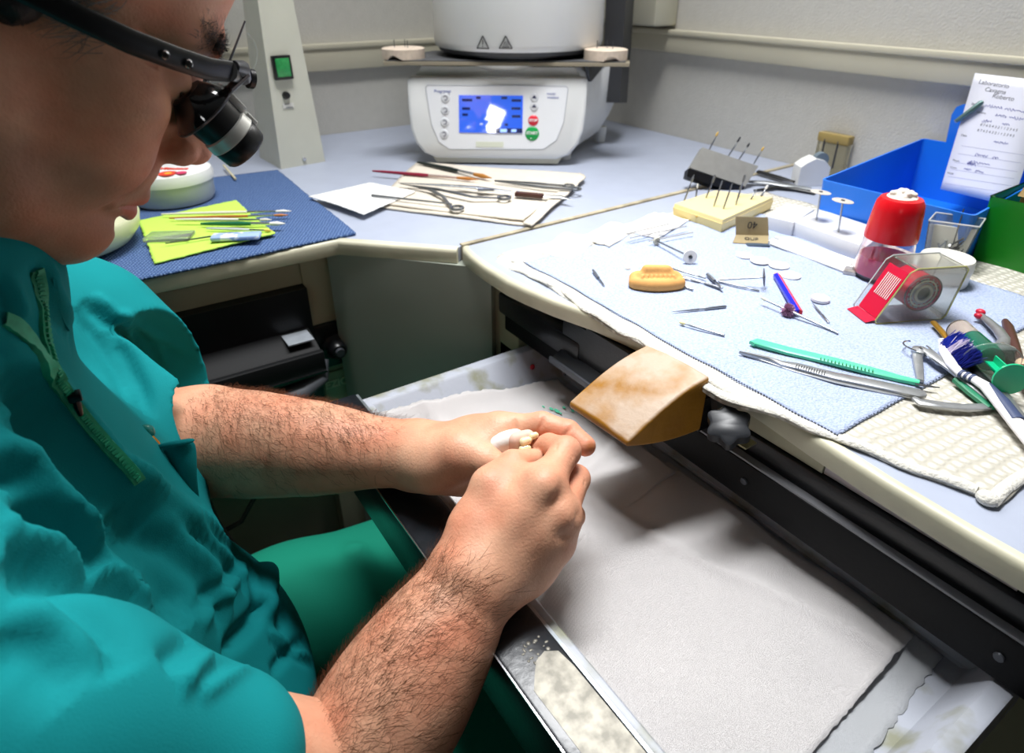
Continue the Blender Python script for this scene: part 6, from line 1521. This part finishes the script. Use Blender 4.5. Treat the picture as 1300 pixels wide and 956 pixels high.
# ---- caliper / springbow
cal = thing('spring_calliper', P(1170, 447, ZB), 'worn steel spring calliper with a round pivot and curved leg', 'calliper')
zc_ = ZB+.004
MB().lathe([(0, .0034), (.004, .0032), (.0068, .002), (.0072, 0), (.0068, -.002), (0, -.002)], P(1168, 446, zc_), 32).build('pivot', STD, cal)
MB().lathe([(0, .0046), (.0018, .0044), (.0022, .0034)], P(1168, 446, zc_), 16).build('pivot_screw', CHR, cal)
cs = P(1164, 440, zc_+.001); MB().torus(cs, .0110, .0008, (.1, .0, 1), 40, 6, .2, 5.2).build('spring_wire', CHR, cal)
mb, _ = blade_tool('a', [(1176, 446), (1190, 457), (1205, 468), (1222, 482), (1240, 497), (1254, 510)], [zc_+.001, zc_+.001, zc_, zc_-.001, zc_-.001, zc_-.002], [.0095, .0090, .0082, .0072, .0058, .004], .0028, None, '', ''); mb.build('straight_leg', STD, cal)
mb, _ = blade_tool('a', [(1164, 452), (1166, 468), (1168, 485)], [zc_-.002, zc_-.003, zc_-.004], [.0078, .0068, .0050], .0026, None, '', ''); mb.build('short_leg', STD, cal)
mb, _ = blade_tool('a', [(1159, 507), (1167, 512), (1195, 516), (1225, 519), (1250, 518), (1266, 513)], [ZB]*6, [.004, .0085, .0088, .0084, .0078, .006], .0026, None, '', ''); mb.build('curved_leg', STD, cal)
# ---- toothbrush
tbr = thing('toothbrush', P(1230, 470, ZB), 'white toothbrush with dark grip stripes and blue bristles', 'toothbrush')
zt = .916
pts = [P(1196, 432, zt), P(1200, 447, zt), P(1208, 462, zt), P(1219, 474, zt), P(1236, 481, zt+.001), P(1252, 491, zt+.002), P(1270, 512, zt), P(1290, 537, zt-.003), P(1312, 565, zt-.005)]
MB().tube(pts, [.0030, .0048, .0046, .0036, .0040, .0050, .0055, .0058, .0055], 14, flat=.75).build('handle', mat('brush_white', 'eeeaf0', rough=.25), tbr)
gm = MB()
for q in (.15, .55, .95): 
    c1 = lerp(pts[3], pts[4], q); gm.tube([c1-(pts[4]-pts[3]).normalized()*.0012, c1+(pts[4]-pts[3]).normalized()*.0012], .0045, 14, flat=.78)
gm.tube([pts[5]+Vector((.001, -.001, .0028)), pts[6]+Vector((0.001, -.001, .003)), pts[7]+Vector((.001, 0, .003))], [.0020, .0042, .0048], 10, flat=.5).build('grip_stripes', mat('grip_slate', '3a4668', rough=.5), tbr)
hd0, hd1 = P(1202, 437, zt+.004), P(1223, 462, zt+.004); bdir = (u*.75+Vector((0, 0, .5))-w*-.1).normalized()
def tuft(name, q0, q1, mt, n):
    mb = MB()
    for _ in range(n):
        p_ = lerp(hd0, hd1, random.uniform(q0, q1))+Vector((random.uniform(-.003, .003), random.uniform(-.003, .003), random.uniform(-.003, .001))); d_ = (bdir+Vector(np.random.normal(0, .13, 3))).normalized(); L_ = random.uniform(.011, .0155); s_ = d_.orthogonal().normalized()*.00035; s2_ = d_.cross(s_)
        vs = [mb.bm.verts.new(x) for x in (p_-s_, p_+s_, p_+d_*L_+s_*.8, p_+d_*L_-s_*.8)]; mb._face(vs)
        vs = [mb.bm.verts.new(x) for x in (p_-s2_, p_+s2_, p_+d_*L_+s2_*.8, p_+d_*L_-s2_*.8)]; mb._face(vs)
    o_ = mb.build(name, mt, tbr, smooth=False); o_['kind'] = 'stuff'; return o_
tuft('blue_bristles', -.15, .22, mat('bristle_blue', '2438b0', rough=.5), 350); tuft('pale_bristles', .20, .52, mat('bristle_pale', 'd8cfe4', rough=.5), 350); tuft('dark_blue_bristles', .50, 1.05, mat('bristle_navy', '1a2488', rough=.5), 600)
br3 = thing('flat_brush', P(1188, 410, ZB), 'gold-ferruled flat end of a brush poking out beyond the toothbrush', 'brush')
MB().tube([P(1185, 409, ZB+.003), P(1200, 426, ZB+.003), P(1226, 455, ZB+.003), P(1250, 480, ZB+.002)], [.0030, .0032, .0026, .0024], 10, flat=.6).build('ferrule', mat('old_gold', 'b88a34', rough=.35, metal=.7), br3)
# ---- syringe
sy = thing('syringe', P(1250, 450, ZB), 'short plastic syringe with a bright green plunger and clear barrel', 'syringe')
zs = .9215
S0, S1, S2, S3 = P(1217, 419, zs-.004), P(1258, 456, zs), P(1262, 460, zs+.001), P(1282, 480, zs+.003)
ax = (S2-S0).normalized()
MB().tube([S0, S1], .0105, 28).build('barrel', mat('clear_glass', 'f6eef0'), sy)
MB().tube([lerp(S0, S1, .42), lerp(S0, S1, .98)], .0098, 28).build('green_liquid', mat('green_piston', '38b896', rough=.1, trans=.5, ior=1.35), sy)
MB().tube([S0-ax*.010, S0-ax*.001, S0], [.0036, .004, .0105], 20).build('nozzle', mat('clear_tip', 'e6ddd4', rough=.2, trans=.5), sy)
MB().tube([lerp(S0, S1, .02), lerp(S0, S1, .40)], .0092, 24).build('pale_paste', mat('pale_paste', 'd8cfc4', rough=.4), sy)
sdv = ax.cross(Vector((0, 0, 1))).normalized()
fl2 = frame(S1+ax*.001, sdv, ax)
mb = MB(); mb.lathe([(0, 0), (.0150, 0), (.0158, .0006), (.0150, .0016), (0, .0016)], (0, 0, 0), 36); 
for v_ in mb.bm.verts: v_.co.x *= 1.45; v_.co = fl2 @ v_.co
mb.build('finger_flange', mat('flange_clear', 'e8f0ec', rough=.1, trans=.88, ior=1.2), sy)
plg = mat('plunger_green', '12b27c', rough=.25)
mb = MB(); ln = (S3-S2).length
for an in (0, PI/2): mb.box((S2+S3)/2, (.0013 if an else .0125, .0125 if an else .0013, ln), frame((0, 0, 0), sdv, ax).to_3x3())
mb.build('plunger_rod', plg, sy)
MB().lathe([(0, 0), (.0125, 0), (.0132, .001), (.0130, .0026), (0, .003)], S3, 36, ax).build('thumb_rest', plg, sy)
# ---- pliers, knives beyond
pl3 = thing('band_pliers', P(1262, 430, ZB), 'bent steel pliers with a pink-tipped beak behind the syringe', 'pliers')
MB().tube([P(1243, 398, ZB+.004), P(1255, 408, ZB+.005), P(1268, 420, ZB+.006), P(1276, 432, ZB+.006), P(1272, 440, ZB+.006), P(1262, 446, ZB+.006)], [.0028, .0044, .0050, .0056, .0060, .005], 12, flat=.7).build('beak', STD, pl3)
MB().tube([P(1262, 444, ZB+.009), P(1278, 441, ZB+.009), P(1297, 445, ZB+.008)], [.005, .0085, .001], 14, flat=.3).build('broad_jaw', STD, pl3)
MB().lathe([(0, .002), (.0022, .0018), (.0026, 0)], P(1272, 438, ZB+.012), 14).build('rivet', CHR, pl3)
MB().ball(P(1245, 396, ZB+.006), (.0036, .0046, .0030), 12).ball(P(1242, 401, ZB+.005), (.0030, .004, .0028), 12).build('pink_tip', mat('pink_wax', 'c8203c', rough=.4), pl3)
bk2 = thing('wax_carver', P(1285, 430, ZB), 'dark brown wooden handle of a carver with a cream ring at the right edge', 'carver')
MB().tube([P(1276, 408, ZB+.004), P(1280, 416, ZB+.005), P(1288, 440, ZB+.006), P(1294, 460, ZB+.006)], [.0030, .0046, .0044, .0040], 12).build('upper_handle', mat('dark_brown_wood', '4a2a22'), bk2)
MB().tube([P(1294, 460, ZB+.006), P(1297, 468, ZB+.006)], .0044, 12).build('cream_ring', mat('bone', 'dcb89a', rough=.5), bk2)
MB().tube([P(1297, 468, ZB+.006), P(1302, 482, ZB+.006), P(1310, 500, ZB+.006)], [.0045, .005, .003], 12).build('lower_handle', mat('oxblood', '5a1c1e', rough=.4), bk2)
dk2 = thing('spatula', P(1270, 500, ZB), 'worn steel spatula lying under the syringe and toothbrush', 'spatula')
mb, _ = blade_tool('a', [(1216, 452), (1232, 470), (1262, 492), (1285, 520), (1300, 540)], [ZB+.003]*5, [.006, .010, .012, .010, .009], .003, None, '', ''); mb.build('blade', STD, dk2)
MB().tube([P(1212, 448, ZB+.003), P(1225, 462, ZB+.004), P(1262, 500, ZB+.004)], [.0045, .0055, .005], 12).build('black_handle', BLKP, dk2)
gk = thing('green_knife', P(1230, 500, ZB), 'dark green plastic handle showing between the calliper legs and toothbrush', 'knife handle')
mb, _ = blade_tool('a', [(1214, 484), (1235, 500), (1262, 520)], [ZB]*3, [.008, .011, .012], .004, None, '', ''); mb.build('handle', mat('bottle_green', '1b7a56', rough=.35), gk)
# ---- bench peg (finger rest) and its clamp
bp_ = thing('bench_peg', PX(850, 500, .36), 'yellow-brown worn wooden bench peg jutting over the tray', 'bench peg')
PEG = mat('worn_peg', 'a8761f', rough=.5, col2='94641e', vscale=30, thr=(.25, .75), bump=.6, bscale=140, spec=.4)
def peg_wear(m):
    # the pale worn skin of the top, where the wood has been rubbed; golden where the varnish is left
    nt = m.node_tree; N = nt.nodes; L = nt.links; b = N['Principled BSDF']; src = b.inputs['Base Color'].links[0].from_socket
    tc = [q for q in N if q.type == 'TEX_COORD'][0]; sp = N.new('ShaderNodeSeparateXYZ'); L.new(tc.outputs['Normal'], sp.inputs[0])
    n1 = N.new('ShaderNodeTexNoise'); n1.inputs['Scale'].default_value = 24; n1.inputs['Detail'].default_value = 8; L.new(tc.outputs['Object'], n1.inputs['Vector'])
    ad = N.new('ShaderNodeMath'); ad.operation = 'MULTIPLY_ADD'; L.new(n1.outputs['Fac'], ad.inputs[0]); ad.inputs[1].default_value = 1.9; L.new(sp.outputs['Z'], ad.inputs[2])
    rp = N.new('ShaderNodeValToRGB'); rp.color_ramp.elements[0].position = .60; rp.color_ramp.elements[1].position = .80
    rp.color_ramp.elements[0].color = (0, 0, 0, 1); rp.color_ramp.elements[1].color = (1, 1, 1, 1)
    mu = N.new('ShaderNodeMath'); mu.operation = 'MULTIPLY'; mu.inputs[1].default_value = .40; L.new(ad.outputs[0], mu.inputs[0]); L.new(mu.outputs[0], rp.inputs['Fac'])
    mx = N.new('ShaderNodeMixRGB'); L.new(rp.outputs['Color'], mx.inputs[0]); L.new(src, mx.inputs[1]); mx.inputs[2].default_value = srgb('b5a08c'); L.new(mx.outputs[0], b.inputs['Base Color'])
peg_wear(PEG)
yA_, yB_ = .322, .452
def pg(x, y, X): return PX(x, y, X)
# corners traced on the photo: back top edge against the worktop, nose over the tray
bt1 = PX(822, 437, .398); bt2 = PX(902, 478, .398)
nl = P(722, 510, .868); nr = P(797, 562, .868)
bb1 = Vector((bt1.x, bt1.y, bt1.z-.054)); bb2 = Vector((.398, bt2.y, PX(893, 548, .398).z))
nlb = nl-Vector((0, 0, .006)); nrb = nr-Vector((0, 0, .005))
mb = MB(); m_ = 10; rows = []
for i in range(m_+1):
    t_ = i/m_; bow = .007*math.sin(PI*t_)*(1-t_*.3); low = -.010*math.sin(PI*min(1, t_))
    l_, r_ = lerp(bt1, nl, t_)+Vector((0, 0, bow)), lerp(bt2, nr, t_)+Vector((0, 0, bow)); lb_, rb_ = lerp(bb1, nlb, t_)+Vector((0, 0, low*.4)), lerp(bb2, nrb, t_)+Vector((0, 0, low*.4))
    rows.append([mb.bm.verts.new(p) for p in (l_, lerp(l_, r_, .33)+Vector((0, 0, .0015)), lerp(l_, r_, .66)+Vector((0, 0, .0015)), r_, rb_, lb_)])
for A1, B1 in zip(rows, rows[1:]):
    for k in range(6): mb._face((A1[k], A1[(k+1) % 6], B1[(k+1) % 6], B1[k]))
mb._face(rows[0]); mb._face(rows[-1][::-1])
pgo = mb.build('peg', PEG, bp_, angle=80); bv = pgo.modifiers.new('b', 'BEVEL'); bv.width = .0035; bv.segments = 4; bv.limit_method = 'ANGLE'; bv.angle_limit = .7
MB().prism([PX(902, 497, .403), PX(912, 505, .403), PX(910, 520, .403), PX(903, 520, .403)], (.01, 0, 0)).build('steel_tongue', GUN, bp_)
kc = PX(925, 542, .388)
mb = MB(); nn_ = Vector((-.45, -.25, .86)).normalized(); u_ = nn_.orthogonal().normalized(); v_ = nn_.cross(u_)
top = []; bot = []
for k in range(48):
    a_ = 2*PI*k/48; r_ = .0165+.0022*math.cos(a_*6); p_ = kc+(u_*math.cos(a_)+v_*math.sin(a_))*r_; top.append(p_+nn_*.006); bot.append(p_-nn_*.006)
vt = [mb.bm.verts.new(p) for p in top]; vb = [mb.bm.verts.new(p) for p in bot]; vi = [mb.bm.verts.new(kc+(p-kc-nn_*.006)*.86+nn_*.0075) for p in top]
for k in range(48): j = (k+1) % 48; mb._face((vb[k], vb[j], vt[j], vt[k])); mb._face((vt[k], vt[j], vi[j], vi[k]))
mb._face(vi); mb._face(vb[::-1]); kb = mb.build('clamp_knob', mat('dark_knob', '2b2d31', rough=.4, var=.2, vscale=60), bp_)
MB().box(PX(945, 561, .402), (.014, .014, .002), None, .0005).build('clamp_foot', mat('tarnished_brass', 'a09a78', rough=.4, metal=.6), bp_)
MB().bx(.399, .411, .300, .46, .846, .880).build('mount_plate', BLK, bp_)
# ---- the model in the hands
hm = thing('crown_model', D(648, 566, .522), 'small white plaster model with cream crowns, held in both hands', 'dental model')
def HM(x, y, t): return np.array(D(x, y, t))
s = SDF(HM(645, 566, .522)-.035, HM(645, 566, .522)+.035, .0006)
s.cap(HM(627, 565, .523), HM(650, 558, .519), .0070, .0080, .003); s.cap(HM(630, 573, .525), HM(654, 572, .524), .0085, .0085, .004); s.cap(HM(638, 557, .527), HM(656, 554, .526), .006, .006, .004)
v, q = s.net(); mesh_obj('plaster_base', np_mesh('plaster_base', v, q), mat('white_plaster', 'efece6', rough=.8, bump=.3, bscale=400), hm)
s = SDF(HM(660, 564, .520)-.025, HM(660, 564, .520)+.025, .0006)
s.cap(HM(654, 559, .516), HM(670, 554, .516), .0068, .0055, .002); s.cap(HM(655, 568, .517), HM(668, 568, .517), .0062, .005, .003)
v, q = s.net(); mesh_obj('gum', np_mesh('gum', v, q), mat('gum_plaster', 'e0bba8', rough=.6, var=.1, vscale=200), hm)
for (x, y, t_, L_, w_) in ((668, 560, .5085, .0042, .0030), (667, 570, .5080, .0042, .0031), (678, 553, .5125, .0034, .0024), (662, 578, .5095, .0034, .0026)):
    s = SDF(HM(x, y, t_)-.010, HM(x, y, t_)+.010, .0005); e = HM(x+10, y-3.5, t_)-HM(x, y, t_); e /= np.linalg.norm(e); c0 = HM(x, y, t_)
    s.cap(c0-e*L_*.55, c0+e*L_*.5, w_, w_*.86, 0); f_ = np.cross(e, np.array(ray(x, y).normalized())); s.cap(c0-e*L_*.5+f_*w_*.3, c0+e*L_*.2+f_*w_*.35, w_*.7, w_*.55, .002); s.cap(c0-e*L_*.5-f_*w_*.3, c0+e*L_*.2-f_*w_*.35, w_*.7, w_*.55, .002)
    v, q = s.net(); mesh_obj('crown', np_mesh('crown', v, q), mat('cream_crown', 'e9dcae', rough=.2, coat=.5, sss=.1), hm)
# ================================================================ LIGHT
def area(name, loc, target, sx, sy, power, col=(1, 1, 1), spread=PI):
    l = bpy.data.lights.new(name, 'AREA'); l.shape = 'RECTANGLE'; l.energy = power; l.size = sx; l.size_y = sy; l.color = col; l.spread = spread
    o = bpy.data.objects.new(name, l); COL.objects.link(o); o.location = loc
    o.rotation_euler = (Vector(target)-Vector(loc)).to_track_quat('-Z', 'Y').to_euler(); return o
area('bench_lamp', (.62, .66, 1.52), (.42, .44, .85), .16, .50, 1.1, (1, .985, .96), 2.1)
area('ceiling_tube', (.42, .66, 2.55), (.34, .30, .85), .9, .25, 12.0, (.98, .99, 1), 1.9)
area('wall_tube', (.45, 1.0, 2.62), (.6, 1.2, .9), 1.0, .2, 2.6, (.97, .985, 1), 2.6)
0 and area('room_tube', (-.6, -.6, 2.62), (-.2, -.1, .9), 1.2, .3, 5, (.97, .985, 1))
# tilted light panel behind the photographer, mirrored in the furnace screen
pc0 = Vector((-1.83, -1.60, 1.80)); px_ = Vector((.376, 0, -.18)).normalized(); pz_ = Vector((.35, .9, -.05)); pz_ = (pz_-px_*pz_.dot(px_)).normalized(); py_ = pz_.cross(px_)
pl_ = thing('panel_lamp', pc0, 'tilted white light panel hanging behind the photographer', 'lamp')
Rm = Matrix((px_, py_, pz_)).transposed()
MB().box(pc0-pz_*.008, (.42, .24, .014), Rm, .003).build('housing', mat('furnace_white', 'e3e4e3'), pl_)
MB().cyl(pc0-pz_*.01, (pc0.x, pc0.y-.02, 2.7), .008).build('hanging_rod', mat('furnace_white', 'e3e4e3'), pl_)
MB().box(pc0, (.40, .22, .003), Rm).build('diffuser', mat('lamp_glow', 'ffffff', emit='ffffff', estr=8), pl_)
w = bpy.data.worlds.new('world'); SC.world = w; w.use_nodes = True
w.node_tree.nodes['Background'].inputs[0].default_value = (.75, .8, .9, 1); w.node_tree.nodes['Background'].inputs[1].default_value = .0
SC.view_settings.view_transform = 'Standard'; SC.view_settings.look = 'None'; SC.view_settings.gamma = 1; SC.view_settings.exposure = .58
try: SC.view_settings.use_curve_mapping = False
except Exception: pass
# ---------------------------------------------------------------- camera
cam = bpy.data.cameras.new('camera'); co = bpy.data.objects.new('camera', cam); COL.objects.link(co)
cam.sensor_width = 36; cam.lens = F/1300*36; cam.shift_y = -45/1300; cam.clip_start = .02
right = Vector((E2[0], E1[0], 0)); fwd = Vector((E2[1]*CC, E1[1]*CC, -SS)); upv = right.cross(fwd)
Mx = Matrix((right, upv, -fwd)).transposed().to_4x4(); Mx.translation = (0, 0, CAMZ); co.matrix_world = Mx
cam.dof.use_dof = True; cam.dof.focus_distance = .52; cam.dof.aperture_fstop = 8
SC.camera = co
